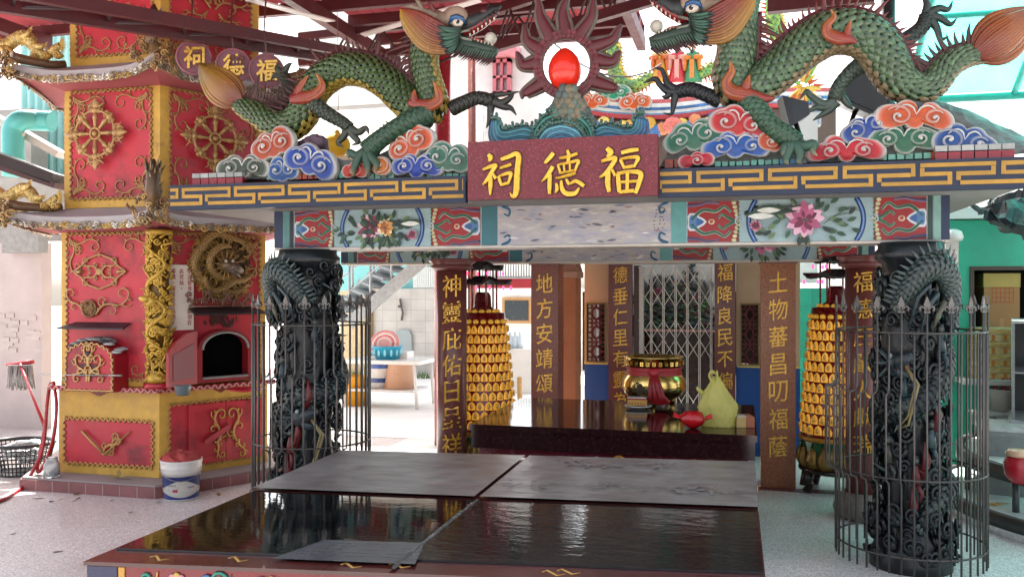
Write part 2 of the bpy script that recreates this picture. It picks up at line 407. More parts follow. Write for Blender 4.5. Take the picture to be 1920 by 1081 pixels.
def beam(name, Y, z0, z1, x0, x1, th, front):
    H = z1 - z0; m = MB('#93adb0'); m.box((x0, Y, z0), (x1, Y + th, z1)); m.box((x0, Y - .006, z0 - .018), (x1, Y + th, z0 - .002), '#c3b9ae')
    bm = m.build(name, 'paint', pav); fr = FY(Y); p = MB(); q = MB()
    L = x1 - x0; xa_, xb_ = at(515, 430, BY).x, at(1780, 430, BY).x; X = lambda t: x0 + L * (at(515 + 1265 * t, 430, BY).x - xa_) / (xb_ - xa_)
    p.box((x0 - .002, z0, -.002), (X(.012), z1, .003), NAVY, fr); p.box((X(.013), z0, -.002), (X(.022), z1, .004), '#4d7d7c', fr); p.box((X(.023), z0, -.002), (X(.028), z1, .004), '#182026', fr)
    p.box((X(.988), z0, -.002), (x1 + .002, z1, .003), NAVY, fr); p.box((X(.976), z0, -.002), (X(.987), z1, .004), '#7aa39a', fr); p.box((X(.968), z0, -.002), (X(.975), z1, .004), '#1c3a33', fr)
    S = [(.03, .088, 0), (.232, .305, 1), (.612, .688, 0), (.888, .966, 1)]
    for a, c, fl in S: p.box((X(a), z0 + .002, -.002), (X(c), z1 - .002, .0015), '#94191f', fr)
    p.box((X(.307), z0, -.002), (X(.33), z1, .0025), '#2f6a74', fr); p.box((X(.588), z0, -.002), (X(.61), z1, .0025), '#5b9a98', fr)
    p.build('painted_border', 'paint', bm)
    for a, c, s in ((.092, .13, 1), (.185, .228, -1), (.692, .73, 1), (.845, .884, -1)):   # curved navy brackets
        e = a if s > 0 else c; p = MB()
        for rr, col, cc in ((1, '#20407c', .004), (.55, '#6b8fc0', .006)):
            pts = [fr.p(X(e) + s * L * .012 * (1 - 3.2 * (t / 10 - .5) ** 2 * -1) - s * .01, z0 + H * t / 10, cc) for t in range(11)]
            p.tube(pts, .014 * rr, 6, col, .3, fr.n)
        curl(p, fr, [(X(e), z0 + H * .5), (X(e) - s * .03, z0 + H * .6), (X(e) - s * .035, z0 + H * .45), (X(e) - s * .012, z0 + H * .47)], .006, '#aab8cf', .006); p.build('painted_bracket', 'paint', bm)
    for a, c, fl in S: q = MB(); arabesque(q, fr, X(a), X(c), z0, H, fl); q.build('scroll_painting', 'paint', bm)
    for (t, sc, cols, fx) in ((.142, .1, ('#d9b9c2', '#8d3350', '#4e1226'), 0), (.166, .075, ('#e3d3a8', '#d49a4d', '#a55a2b'), .01), (.785, .125, ('#d8a9bd', '#b5567f', '#6e1c3e'), 0)):
        f = MB()
        for i in range(44):
            an = random.uniform(0, 6.3); rr = sc * random.uniform(.6, 1.5)
            leafblob(f, fr, X(t) + math.cos(an) * rr * 1.5, min(z1 - .03, max(z0 + .03, z0 + H * .46 + math.sin(an) * rr * .75)), .055, .026, an + random.uniform(-.6, .6), jit(lin(random.choice(['#21402f', '#35583d', '#5f7a4c', '#1a2f28'])), .2), .003 + nxt())
        flower(f, fr, X(t), z0 + H * .5, sc * .8, cols); f.build('flower_painting', 'paint', bm); f = MB()
    for t, bb in ((.2, .3), (.705, .38)): flower(f, fr, X(t) + .03, z0 + H * bb, .035, ('#c98aa2', '#8e2f52', '#5a1730')); f.build('bud_painting', 'paint', bm); f = MB()
    bird(f, fr, X(.203), z0 + H * .62, .16, -1); f.build('bird_painting', 'paint', bm); f = MB()
    bird(f, fr, X(.722), z0 + H * .64, .19, 1); bird(f, fr, X(.733), z0 + H * .77, .17, 1); f.build('bird_painting', 'paint', bm); f = MB()
    for i in range(9): curl(f, fr, [(X(.80) + .05, z0 + H * .4), (X(.80) + .1 + i * .012, z0 + H * (.55 + .03 * i)), (X(.81) + .13 + i * .014, z0 + H * (.62 + .04 * i * random.random()))], .0016, '#4f6654', .004)
    f.build('grass_painting', 'paint', bm)
    fl = MB()           # flaking centre board with the faded landscape
    for i in range(60):
        t = random.uniform(.335, .58); h = random.uniform(.05, .95)
        dens = math.exp(-((t - .44) / .09) ** 2) if h > .3 else 1
        if random.random() < dens * .8:
            leafblob(fl, fr, X(t), z0 + H * h, random.uniform(.02, .08), random.uniform(.004, .014), random.uniform(-.2, .2), jit(lin(random.choice(['#5a5f72', '#8f6d78', '#7a8296', '#d8d4d0', '#cfd2d8', '#4b5160'])), .2), .003 + nxt())
    for j in range(3):
        for i in range(6): leafblob(fl, fr, X(.565 + .006 * j), z0 + H * (.35 + .09 * i), .014, .006, random.uniform(0, 3), '#3c3833', .003 + nxt())
    for t, s in ((.337, 1), (.583, -1)):
        for u in (1, -1): curl(fl, fr, [(X(t), z0 + H * (.5 + .5 * u)), (X(t) + s * .05, z0 + H * (.5 + .4 * u)), (X(t) + s * .045, z0 + H * (.5 + .25 * u)), (X(t) + s * .015, z0 + H * (.5 + .3 * u))], .008, '#27527a', .004, '#8fb0b8')
    fl.build('faded_painting', 'paint', bm)
    cb = MB('#b3a092'); cb.box((X(.331), z0 + .002, -.002), (X(.587), z1 - .002, .002), None, fr); cb.build('centre_board', MATS['flaking'], bm)
    return bm
m_, nt_, b_ = _mk('flaking'); n_ = _noise(nt_, 13, 8, .7, 'Object', (.5, 1, 1.6)); r_ = _ramp(nt_, n_.outputs[0], [(.28, '#85889a'), (.42, '#9a9aa6'), (.55, '#aba49f'), (.7, '#c2c0c0')])
nt_.links.new(r_.outputs[0], b_.inputs['Base Color']); b_.inputs['Roughness'].default_value = .6; _bump(nt_, b_, n_.outputs[0], .6, .006); MATS['flaking'] = m_
beam('painted_beam', BY, 1.878, 2.128, at(515, 430, BY).x, at(1780, 430, BY).x, .3, True)
LAY[0] = 0; random.seed(23)
beam('painted_beam', 7.3, 1.83, 2.125, at(640, 480, 7.3).x, at(1640, 480, 7.3).x, .26, False)
# ---- plaque with three gold characters
pl = thing('name_plaque', ((PLX0 + PLX1) / 2, FYF - .05, 2.12), 'maroon stone plaque with three raised gold characters at the middle of the eaves', 'plaque')
speckle('maroon_stone', '#6d1a25', ['#5d1620', '#7f2a33', '#6d1a26', '#4a121b', '#8d4046'], 170, .45, cov=.3)
P0 = at(877, 374, FYF - .1); P1 = at(1233, 269, FYF - .1); z0p, z1p = 2.125, 2.47
m = MB(); m.box((P0.x, FYF - .1, z0p), (P1.x, FYF - .02, z1p)); m.build('board', 'maroon_stone', pl)
fr = FY(FYF - .1); ga = MB('#e2b23c'); sh = MB('#3a1612')
STR = [[(195, 160, 40), (215, 190, 60), (200, 228, 25)], [(140, 312, 30), (210, 282, 40), (268, 268, 45), (240, 315, 45), (190, 400, 45), (140, 462, 22)],
 [(218, 360, 40), (215, 460, 52), (212, 565, 18)], [(240, 350, 25), (272, 402, 42)], [(320, 208, 40), (400, 182, 50), (470, 152, 55), (497, 190, 62), (485, 300, 65), (477, 450, 70), (470, 540, 66), (440, 582, 40), (412, 540, 12)],
 [(310, 297, 30), (425, 258, 40)], [(297, 378, 30), (310, 420, 35), (328, 472, 25)], [(300, 378, 25), (370, 352, 38), (418, 348, 45), (408, 400, 35), (392, 452, 28)], [(318, 463, 35), (400, 442, 35)],
 [(845, 145, 48), (800, 200, 50), (757, 247, 32)], [(838, 280, 50), (790, 362, 45), (727, 432, 18)], [(810, 360, 45), (805, 460, 50), (805, 555, 34)],
 [(903, 197, 28), (1000, 180, 38), (1087, 148, 34)], [(985, 118, 32), (997, 165, 40), (990, 235, 38)], [(888, 268, 25), (905, 312, 28), (913, 352, 24)], [(885, 264, 24), (1000, 242, 34), (1092, 222, 38), (1078, 270, 32), (1058, 325, 24)],
 [(948, 262, 22), (955, 325, 22)], [(1008, 255, 22), (1010, 315, 22)], [(905, 347, 28), (1058, 318, 28)], [(868, 398, 24), (960, 378, 34), (1068, 345, 32)], [(873, 448, 28), (880, 500, 40), (862, 545, 16)],
 [(922, 420, 28), (930, 500, 48), (975, 550, 55), (1060, 545, 50), (1100, 490, 18)], [(972, 405, 28), (1003, 462, 36)], [(1010, 455, 24), (1070, 425, 44), (1152, 475, 45)],
 [(1378, 98, 50), (1415, 140, 66), (1378, 185, 26)], [(1322, 228, 32), (1400, 205, 45), (1465, 195, 45), (1430, 262, 50), (1370, 342, 45), (1302, 392, 22)], [(1395, 310, 50), (1385, 430, 60), (1400, 535, 42)], [(1430, 310, 32), (1462, 375, 30)],
 [(1522, 143, 42), (1610, 120, 48), (1695, 110, 38)], [(1512, 212, 34), (1532, 252, 34), (1552, 302, 28)], [(1508, 207, 28), (1600, 190, 34), (1688, 190, 44), (1670, 240, 34), (1643, 287, 28)], [(1540, 292, 38), (1642, 275, 38)],
 [(1487, 350, 42), (1495, 450, 50), (1502, 540, 42)], [(1480, 352, 40), (1600, 332, 40), (1712, 347, 58), (1700, 440, 50), (1662, 548, 42)], [(1583, 340, 40), (1580, 525, 38)], [(1500, 437, 34), (1690, 425, 34)], [(1505, 535, 42), (1650, 520, 42)]]
for i, s in enumerate(STR):
    if i in (9, 24): sh.build('character_outline', 'paint', pl); ga.build('gold_character', 'bright_gilt', pl); ga = MB('#e2b23c'); sh = MB('#3a1612')
    q = []
    for x, y, wd in s:
        a, bb = fr.loc(880 + x / 5.333, 260 + y / 5.333); q.append((a, bb, wd / 5.333 * pxm(1055, FYF - .1)))
    ga.brush(q, fr, .004, .013 + .0004 * (i % 7))
    sh.brush([(x, y, wd + .013) for x, y, wd in q], fr, .0005, .0045 + .0002 * (i % 6))  # wider dark brown stroke borders each gold stroke
sh.build('character_outline', 'paint', pl); ga.build('gold_character', 'bright_gilt', pl)
# ---- rough cement hip of the roof on the right
def rough_sheet(m, rows, col, amp, sub=10):
    """lofted rough surface through rows of points"""
    g_ = [[V(p) for p in spline([tuple(q) for q in r], sub)] for r in rows]; g2 = list(zip(*[spline([tuple(r[i]) for r in g_], 5) for i in range(len(g_[0]))]))
    k = len(m.v); n = len(g2[0])
    for r in g2:
        for p in r:
            p = V(p); d = noise.noise_vector(p * 9) * amp + noise.noise_vector(p * 27) * amp * .5; m.vert(p + d, jit(lin(col), .25))
    for i in range(len(g2) - 1):
        for j in range(n - 1): a = k + i * n + j; m.face((a, a + 1, a + n + 1, a + n), False)
hp = MB()
rows = [[at(1700, 300, 5.6), at(1800, 292, 5.55), at(1935, 285, 5.5)], [at(1700, 235, 5.7), at(1800, 240, 5.65), at(1935, 272, 5.55)], [at(1695, 196, 5.85), at(1765, 190, 5.85), at(1935, 262, 5.75)], [at(1690, 215, 6.3), at(1765, 215, 6.3), at(1935, 268, 6.2)], [at(1690, 300, 6.6), at(1765, 300, 6.6), at(1935, 290, 6.4)]]
rough_sheet(hp, rows, '#6f7876', .018); hp.build('cement_hip', 'stone_paint', pav)
rk = MB(); rows = [[at(1815, 392, 6.6), at(1880, 378, 6.5), at(1990, 360, 6.4)], [at(1845, 402, 6.3), at(1885, 425, 6.2), at(1990, 455, 6.1)], [at(1850, 396, 7.3), at(1890, 425, 7.3), at(1990, 450, 7.3)], [at(1850, 372, 7.5), at(1890, 362, 7.5), at(1990, 350, 7.5)]]
rough_sheet(rk, rows, '#20272c', .05, 12); tag(rk.build('rock_overhang', 'stone_paint'), 'dark craggy rockwork hanging under the eaves at the green wall', 'rockwork')
# ================================================================== clouds, waves, flaming pearl, dragons on the eaves
paint('cloud_glaze', .38, wear=.3, scale=18, bump=.3, dirt='#3c3e3c', dirt_at=.64)
def cloud(parent, u, v, wp, hp, col, Y, tilt=0, name='cloud', two=True):
    c = at(u, v, Y); s = pxm(u, Y); W, H = wp * s * .57, hp * s * .58; col = mix(lin(col), (0, 0, 0), .2); col = tuple(max(0, x + .35 * (x - sum(col) / 3)) for x in col); rim = lin('#b9b9b1'); dk = mix(col, (0, 0, 0), .55)
    ca, sa = math.cos(tilt), math.sin(tilt); m = MB(); n = 64; w = W / H
    fr = Fr(c, (ca, 0, sa), (-sa, 0, ca))
    circ = [(-(w - .72), -.12, .72), (w - .66, -.2, .66), (-.28 * w, .34, .66), (.34 * w, .22, .66), (0, -.3, .62), (.62 * w, .02, .55)] if two else [(-(w - .8), 0, .8), (w - .7, -.1, .7), (0, .2, .75)]
    circ = [(x + random.uniform(-.13, .13), y + random.uniform(-.1, .1), r_ * random.uniform(.88, 1.12)) for x, y, r_ in circ]; tw = random.uniform(7.6, 10.4); k0 = random.uniform(.8, 1.12)
    def rad(a):
        dx, dy = math.cos(a), math.sin(a); best = .3
        for x, y, r_ in circ:
            q = dx * x + dy * y; disc = q * q - (x * x + y * y - r_ * r_)
            if disc > 0: best = max(best, q + math.sqrt(disc))
        return best
    out = [rad(2 * math.pi * j / n) for j in range(n)]; out = [(out[j - 1] + 2 * out[j] + out[(j + 1) % n]) / 4 for j in range(n)]
    rings = [(1.0, -.03, rim), (1.0, .006, rim), (.96, .020, rim), (.92, .022, mix(rim, col, .3)), (.86, .020, mix(rim, col, .8)), (.78, .020, col), (.6, .026, mix(col, dk, .35)), (.35, .03, col), (.05, .03, mix(col, dk, .4))]
    for rr, hh, cc in rings:
        for j in range(n): a = 2 * math.pi * j / n; m.vert(fr.p(math.cos(a) * out[j] * rr * H, math.sin(a) * out[j] * rr * H, hh), jit(cc, .08))
    for i in range(len(rings) - 1):
        for j in range(n): a = i * n + j; b_ = i * n + (j + 1) % n; m.face((a, b_, b_ + n, a + n), i > 0)
    m.face([(len(rings) - 1) * n + j for j in range(n)]); m.face([j for j in reversed(range(n))])
    wh = lin('#c3c3bb'); tint = mix(wh, col, .7)
    for cx, s_, k in (((-.40 * W, 1, 1), (.42 * W, -1, .85)) if two else ((0, 1, 1.1),)):
        R0 = H * .66 * k * (k0 if s_ > 0 else 1.95 - k0); pts = []; rr = []; cc = []
        for i in range(30):
            t = i / 29; a = -s_ * (t * tw) + (2.6 if s_ > 0 else .6); r_ = R0 * (1 - t) ** .85 + .002
            pts.append(fr.p(cx + math.cos(a) * r_ * 1.08, -.06 * H + math.sin(a) * r_ * .9, .026 + .012 * t)); rr.append(H * .105 * (1 - .45 * t) * (.35 + .65 * min(1, t * 6))); cc.append(mix(wh, tint, .5 + .5 * math.sin(t * 5)))
        m.tube(pts, rr, 7, cc, .8, fr.n); m.ball(fr.p(cx, -.06 * H, .04), H * .12, wh, 8, 6)
    if two: m.tube([fr.p((-.5 + 1.0 * t / 12) * W, (.30 + .35 * abs(math.sin(t / 12 * 6.28)) - .2 * (t == 6)) * H, .026) for t in range(13)], [H * .03 + H * .04 * math.sin(math.pi * t / 12) for t in range(13)], 6, wh, .8, fr.n)
    return m.build(name, 'cloud_glaze', parent)
def mosaic(parent, boxes, Y):
    for u0, v0, u1, v1, col in boxes:
        m = MB(); a0, b0 = at(u0, v1, Y).x, at(u0, v1, Y).z; a1, b1 = at(u1, v0, Y).x, at(u1, v0, Y).z
        nr = max(1, int((b1 - b0) / .03)); nc = max(1, int((a1 - a0) / .04))
        for r in range(nr):
            for c in range(nc):
                off = .3 * (r % 2); xa = a0 + (a1 - a0) * (c + off * .5) / nc + random.uniform(0, .004); xb = a0 + (a1 - a0) * (c + 1 + off * .5) / nc - .006
                m.box((xa, Y, b0 + (b1 - b0) * r / nr), (xb, Y + .05, b0 + (b1 - b0) * (r + 1) / nr - .005 + random.uniform(-.003, .003)), jit(lin(col), .25))
        m.build('mosaic_tile', 'glossy_paint', parent)
def mound(parent, prof, Y, th):
    m = MB('#5c625f'); pts = [(at(u, v, Y).x, at(u, v, Y).z) for u, v in prof]; m.prism(pts, FY(Y), -th, 0); m.build('mound', 'stone_paint', parent)
CY = 5.20
cl = thing('cloud_bank', at(640, 335, CY), 'glazed cloud bank with a purple rock under the dragon beside the furnace', 'cloud ornament')
mound(cl, [(425, 336), (470, 300), (515, 255), (560, 272), (600, 285), (640, 300), (690, 300), (740, 275), (775, 250), (800, 255), (835, 270), (872, 290), (876, 330)], CY + .05, .22)
for a in ((458, 314, 108, 46, '#3f4a3c', 0), (534, 318, 58, 42, '#2f5a93', 0), (514, 270, 82, 50, '#a84f35', .25), (585, 302, 100, 58, '#1f4a92', -.35), (768, 270, 84, 54, '#c06044', .45), (782, 311, 100, 46, '#1d4b9c', 0), (842, 296, 84, 52, '#3d6a58', -.2)):
    cloud(cl, *a[:5], CY + .006 * (a[0] % 5), a[5])
cloud(cl, 668, 320, 48, 30, '#b3493a', CY - .01, 0, two=False); cloud(cl, 715, 311, 36, 40, '#c47a42', CY - .01, 0, two=False)
mosaic(cl, [(556, 322, 620, 336, '#a83e24'), (622, 318, 650, 334, '#4f8f80'), (500, 326, 556, 337, '#6fa79b'), (800, 322, 874, 333, '#5fa08e'), (690, 322, 740, 335, '#7fae9c')], CY + .02)
m = MB('#6a5260'); m.ball(at(585, 276, CY + .15), (.085, .08, .07), '#6a5260', 18, 14, None, 1.1); m.build('rock', 'stone_paint', cl)
cr = thing('cloud_bank', at(1550, 310, CY), 'glazed cloud bank under the dragon with the raised fiery tail', 'cloud ornament')
mound(cr, [(1238, 312), (1262, 268), (1300, 240), (1345, 210), (1400, 205), (1440, 235), (1465, 262), (1500, 292), (1545, 280), (1580, 250), (1620, 220), (1660, 195), (1720, 190), (1780, 205), (1830, 238), (1858, 270), (1862, 296)], CY + .05, .25)
for a in ((1386, 231, 104, 56, '#b33a3e', -.2), (1381, 274, 118, 50, '#235a9c', 0), (1299, 256, 106, 52, '#2e6650', .25), (1586, 282, 128, 48, '#b53a44', 0), (1693, 260, 120, 50, '#2c6248', 0), (1623, 240, 88, 46, '#234b8e', .35), (1716, 219, 130, 54, '#bd6248', -.1), (1806, 266, 106, 54, '#2a4f86', -.2)):
    cloud(cr, *a[:5], CY + .006 * (a[0] % 5), a[5])
cloud(cr, 1307, 301, 62, 32, '#b04048', CY - .01, .1, two=False); cloud(cr, 1447, 267, 44, 38, '#b5583c', CY - .01, -.3, two=False)
mosaic(cr, [(1246, 296, 1282, 315, '#a83e24'), (1340, 297, 1462, 312, '#5fa08e'), (1462, 296, 1500, 308, '#5b87a8'), (1648, 284, 1748, 300, '#6fae98'), (1745, 280, 1800, 298, '#b04a2a'), (1500, 288, 1530, 306, '#8a8f8c')], CY + .02)
# ---- waves and flaming pearl over the plaque
WY = 5.16; wv = thing('wave_ornament', at(1066, 272, WY), 'blue and green glazed waves with curled tips standing on the maroon plaque', 'wave ornament')
fr = FY(WY)
def wave_band(parent, lines, foam, cols, y0):
    m = MB(); n = len(lines)
    L = [spline(l, 7) for l in lines]; k = len(L[0])
    for i in range(n):
        c = mix(lin(cols[0]), lin(cols[1]), i / max(1, n - 1))
        m.tube([at(u, v, y0 - .012 * math.sin(math.pi * (i + 1) / (n + 1))) for u, v in L[i]], [.011 + .002 * math.sin(j * .5) for j in range(k)], 6, mix(c, (0, 0, 0), .45) if i % 2 else jit(mix(c, (.1, .35, .45), .15), .1))
    for j in range(0, len(spline(foam, 5)), 2):
        u, v = spline(foam, 5)[j]; m.ball(at(u, v + random.uniform(-2, 1), y0), (.014, .02, .013), '#4a6a60', 8, 6)
        if j % 4 == 0: m.ball(at(u + random.uniform(-2, 2), v - 6, y0), (.010, .018, .013), '#44605a', 8, 6)
    # backing
    outline = spline(foam, 5) + [(u, v) for u, v in reversed(spline(lines[-1], 5))]
    f2 = FY(y0 + .02); m.prism([f2.loc(u, v) for u, v in outline], f2, -.1, .012, '#2b4f56')
    m.build('wave', 'glossy_paint', parent)
def lines_between(a, b, n): return [[(lerp(p[0], q[0], i / (n - 1)), lerp(p[1], q[1], i / (n - 1))) for p, q in zip(a, b)] for i in range(n)]
top = [(922, 236), (918, 252), (925, 262), (950, 250), (975, 242), (1000, 246), (1012, 262)]
topl = [(932, 226), (937, 246), (950, 250), (966, 246), (985, 243), (1003, 250), (1010, 262)]
wave_band(wv, lines_between(topl, [(922, 228), (919, 258), (930, 277), (950, 277), (972, 276), (992, 276), (1010, 277)], 8), [(924, 220), (934, 222), (944, 242), (958, 238), (978, 234), (1000, 238), (1012, 250)], ('#3f7f86', '#1d4f76'), WY)
wave_band(wv, lines_between([(1196, 222), (1190, 240), (1172, 248), (1150, 242), (1130, 240), (1112, 250), (1102, 264)], [(1212, 224), (1214, 246), (1200, 264), (1176, 270), (1150, 270), (1124, 270), (1104, 272)], 9), [(1206, 212), (1192, 214), (1184, 236), (1166, 236), (1146, 230), (1122, 234), (1104, 244)], ('#3a7a88', '#123f80'), WY)
arc = lambda cx, cy, rx, ry, n=9: [(cx - rx * math.cos(math.pi * i / (n - 1)), cy - ry * math.sin(math.pi * i / (n - 1))) for i in range(n)]
wave_band(wv, lines_between(arc(1056, 262, 54, 48), arc(1056, 264, 30, 22), 5), arc(1056, 260, 58, 56, 11), ('#2f6a55', '#4d8a6a'), WY - .02)
wave_band(wv, lines_between(arc(1052, 274, 42, 36), arc(1052, 275, 6, 5), 8), arc(1052, 272, 48, 44, 11), ('#5f9aa8', '#0f2f78'), WY - .05)
pk = MB()      # pebble scaled rock carrying the pearl
for r in range(7):
    y = 232 - r * 10.5; hw = 50 - r * 6.5
    for i in range(int(hw / 5.2) + 1):
        u = 1066 + (i / max(1, int(hw / 5.2)) - .5) * 1.75 * hw + random.uniform(-2, 2)
        pk.ball(at(u, y + random.uniform(-3, 3), WY - .035 + .0011 * abs(u - 1066)), (.030, .026, .033), jit(lin(random.choice(['#6d6a58', '#5d6b5f', '#55605c', '#7a6f58'])), .2), 9, 7)
pk.prism([FY(WY + .06).loc(*q) for q in ((1016, 250), (1030, 205), (1045, 170), (1088, 170), (1104, 205), (1116, 250))], FY(WY + .06), -.08, .01, '#3f4844'); pk.build('rock', 'stone_paint', wv)
fp = thing('flaming_pearl', at(1062, 175, WY + .05), 'maroon flame ring with upswept points round a glowing red pearl', 'flaming pearl')
m = MB(); g2 = MB(); FYp = FY(WY + .06); ctr = (1062, 121)
def flame_pts(a, tip, bend):
    bu, bv = ctr[0] + 57 * math.cos(a), ctr[1] - 62 * math.sin(a); mu, mv = lerp(bu, tip[0], .5) + bend[0], lerp(bv, tip[1], .5) + bend[1]
    return [(ctr[0] + 50 * math.cos(a), ctr[1] - 54 * math.sin(a), 15), (bu, bv, 14), (mu, mv, 9), (lerp(mu, tip[0], .6), lerp(mv, tip[1], .6), 5), (tip[0], tip[1], 1)]
for a, tip, bd in ((152, (982, 46), (-8, 8)), (178, (968, 97), (-6, 14)), (215, (984, 181), (-14, 6)), (122, (1008, -6), (-6, 2)), (92, (1066, -14), (-8, 0)), (64, (1114, -8), (8, 4)), (32, (1166, 46), (8, 8)), (8, (1164, 95), (6, 12)), (-30, (1157, 158), (14, 8))):
    q = spline(flame_pts(R(a), tip, bd), 6); s = pxm(1062, WY)
    m.tube([at(x, y, WY + .045) for x, y, r_ in q], [r_ * s * .86 + .001 for _, _, r_ in q], 10, '#561a1f', .55, (0, 1, 0))
    g2.tube([at(x, y, WY + .065) for x, y, r_ in q], [r_ * s * 1.28 + .005 for _, _, r_ in q], 10, '#6a6058', .5, (0, 1, 0))
n = 40; s = pxm(1062, WY)
for i in range(n):
    a0, a1 = 2 * math.pi * i / n, 2 * math.pi * (i + .9) / n
    for r0, r1 in ((47, 54), (54.6, 61)):
        q = [(ctr[0] + r_ * math.cos(a), ctr[1] - r_ * 1.06 * math.sin(a)) for a, r_ in ((a0, r0), (a1, r0), (a1, r1), (a0, r1))]
        f3 = FY(WY + .04); m.prism([f3.loc(*e) for e in q], f3, -.05, .012 + random.uniform(0, .002), jit(lin('#662026'), .2))
m.build('flame_ring', 'paint', fp)
ring = [at(ctr[0] + 54 * math.cos(2 * math.pi * i / n), ctr[1] - 57 * math.sin(2 * math.pi * i / n), WY + .06) for i in range(n + 1)]
g2.tube(ring, 11 * s, 8, '#75685f', .5, (0, 1, 0)); g2.build('flame_edge', 'stone_paint', fp)
m_, nt_, b_ = _mk('red_pearl'); b_.inputs['Base Color'].default_value = (.6, .022, .008, 1); b_.inputs['Roughness'].default_value = .2
b_.inputs['Emission Color'].default_value = (1, .02, .005, 1); b_.inputs['Emission Strength'].default_value = .012; MATS['red_pearl'] = m_
pe = MB(); c = at(1059, 166, WY + .06)
pe.lathe(c, [(.03, -.02), (.05, .0), (.075, .022), (.094, .06), (.102, .10), (.098, .14), (.082, .18), (.054, .215), (.024, .238), (.001, .246)], 24); pe.build('pearl', 'red_pearl', fp)
# ================================================================== the two roof dragons
DG = [lin('#1c301b'), lin('#243c24'), lin('#16281c'), lin('#31482b')]
DG = [mix(c, (0, 0, 0), .2) for c in DG]
def resample(pts, step):
    """(point, radius) list at even arc length"""
    out = [pts[0]]; acc = 0
    for (p, r), (q, s) in zip(pts, pts[1:]):
        L = (q - p).length
        if L < 1e-7: continue
        x = step - acc
        while x <= L: out.append((p.lerp(q, x / L), lerp(r, s, x / L))); x += step
        acc = (L - (x - step))
    return out
def scale_at(m, p, t, nrm, L, W, cc, rim, lift):
    """one overlapping tongue shaped scale; t points to its free tip"""
    s = t.cross(nrm); b = len(m.v)
    m.vert(p + nrm * lift * .9 + t * L * .1, cc)
    outl = [(-.55, -.40, -.1), (-.5, .1, .0), (-.42, .55, .35), (-.2, .9, .62), (0, 1.0, .7), (.2, .9, .62), (.42, .55, .35), (.5, .1, .0), (.55, -.40, -.1)]
    for x, y, h in outl: m.vert(p + s * x * W + t * y * L * .75 + nrm * lift * h, rim)
    for x, y, h in outl[2:7]: m.vert(p + s * x * W * .98 + t * y * L * .72 - nrm * lift * .4, rim)
    for i in range(8): m.face((b, b + 1 + i + 1, b + 1 + i), True)
    for i in range(4): m.face((b + 3 + i, b + 3 + i + 1, b + 10 + i + 1, b + 10 + i), False)
def scaled_tube(m, path, step, nc, nside, dorsal, cols, rimc, belly, bellycut=-.72, lift=.011):
    """path [(V, r)]; nside = plane normal, dorsal=+1/-1 which in-plane side is the back"""
    q = resample(path, step); n = len(q)
    m.tube([p for p, r in q], [r * .97 for p, r in q], 14, mix(cols[0], (0, 0, 0), .15))
    for i in range(n):
        p, r = q[i]; t = (q[min(i + 1, n - 1)][0] - q[max(i - 1, 0)][0]).normalized(); B = t.cross(nside).normalized() * dorsal; N = B.cross(t).normalized()
        k = max(6, nc)
        for j in range(k):
            th = 2 * math.pi * (j + .5 * (i % 2)) / k; d = B * math.cos(th) + N * math.sin(th); W = 2 * math.pi * r / k * 1.22
            if math.cos(th) < bellycut: c, rm = jit(lin(belly), .25), mix(lin(belly), (0, 0, 0), .4)
            else: c = jit(random.choice(cols), .3); rm = mix(c, rimc, .3)
            scale_at(m, p + d * r * .98, t, d, step * 1.75, W, c, rm, lift * 1.25 * min(1, r / .08))
def dragon_path(px, Y): return [(at(u, v, Y + (dy if dy else 0)), r * pxm(u, Y)) for u, v, r, dy in spline([(*q, 0) if len(q) == 3 else q for q in px], 8)]
def dorsal_row(m, path, nside, dorsal, step, Ls, colr, lean, tipc, every=5, big=1.7):
    q = resample(path, step); n = len(q)
    for i in range(1, n - 1):
        p, r = q[i]; t = (q[i + 1][0] - q[i - 1][0]).normalized(); B = t.cross(nside).normalized() * dorsal
        L = Ls * random.uniform(.8, 1.15) * (big if i % every == 0 else 1) * min(1, r / .06)
        m.spike(p + B * r * .88, B + t * lean, L, .017 if i % every else .022, colr, tipc, t * L * .25, 5, .5, nside)
    # low fin web under the spikes
    pts = [p + (q[min(i + 1, n - 1)][0] - q[max(i - 1, 0)][0]).normalized().cross(nside).normalized() * dorsal * r * 1.02 for i, (p, r) in enumerate(q)]
    m.tube(pts, [.028 * min(1, r / .06) for p, r in q], 6, mix(lin(colr), (0, 0, 0), .15), .35, nside)
def limb(m, pts, col, n=9, tuft=None):
    q = spline(pts, 6); P = [at(u, v, Y) for u, v, r, Y in q]; rr = [r * pxm(u, Y) for u, v, r, Y in q]
    m.tube(P, rr, n, [mix(lin(col), (0, 0, 0), .25 * (i % 3 == 0)) for i in range(len(P))])
    for i in range(1, len(P) - 1):      # small scales along the limb
        t = (P[i + 1] - P[i - 1]).normalized()
        for j in range(7):
            th = 2 * math.pi * (j + .5 * (i % 2)) / 7; x = t.orthogonal().normalized(); y = t.cross(x); d = x * math.cos(th) + y * math.sin(th)
            scale_at(m, P[i] + d * rr[i] * .95, t, d, (P[i + 1] - P[i - 1]).length * .8, 6.28 * rr[i] / 7, jit(lin(col), .25), mix(lin(col), (0, 0, 0), .35), .007)
def claw(m, pts, col, tip):
    q = spline(pts, 5); n = len(q)
    m.tube([at(u, v, Y) for u, v, r, Y in q], [r * pxm(u, Y) for u, v, r, Y in q], 8, [mix(lin(col), lin(tip), max(0, (i / n - .62) * 2.6)) for i in range(n)])
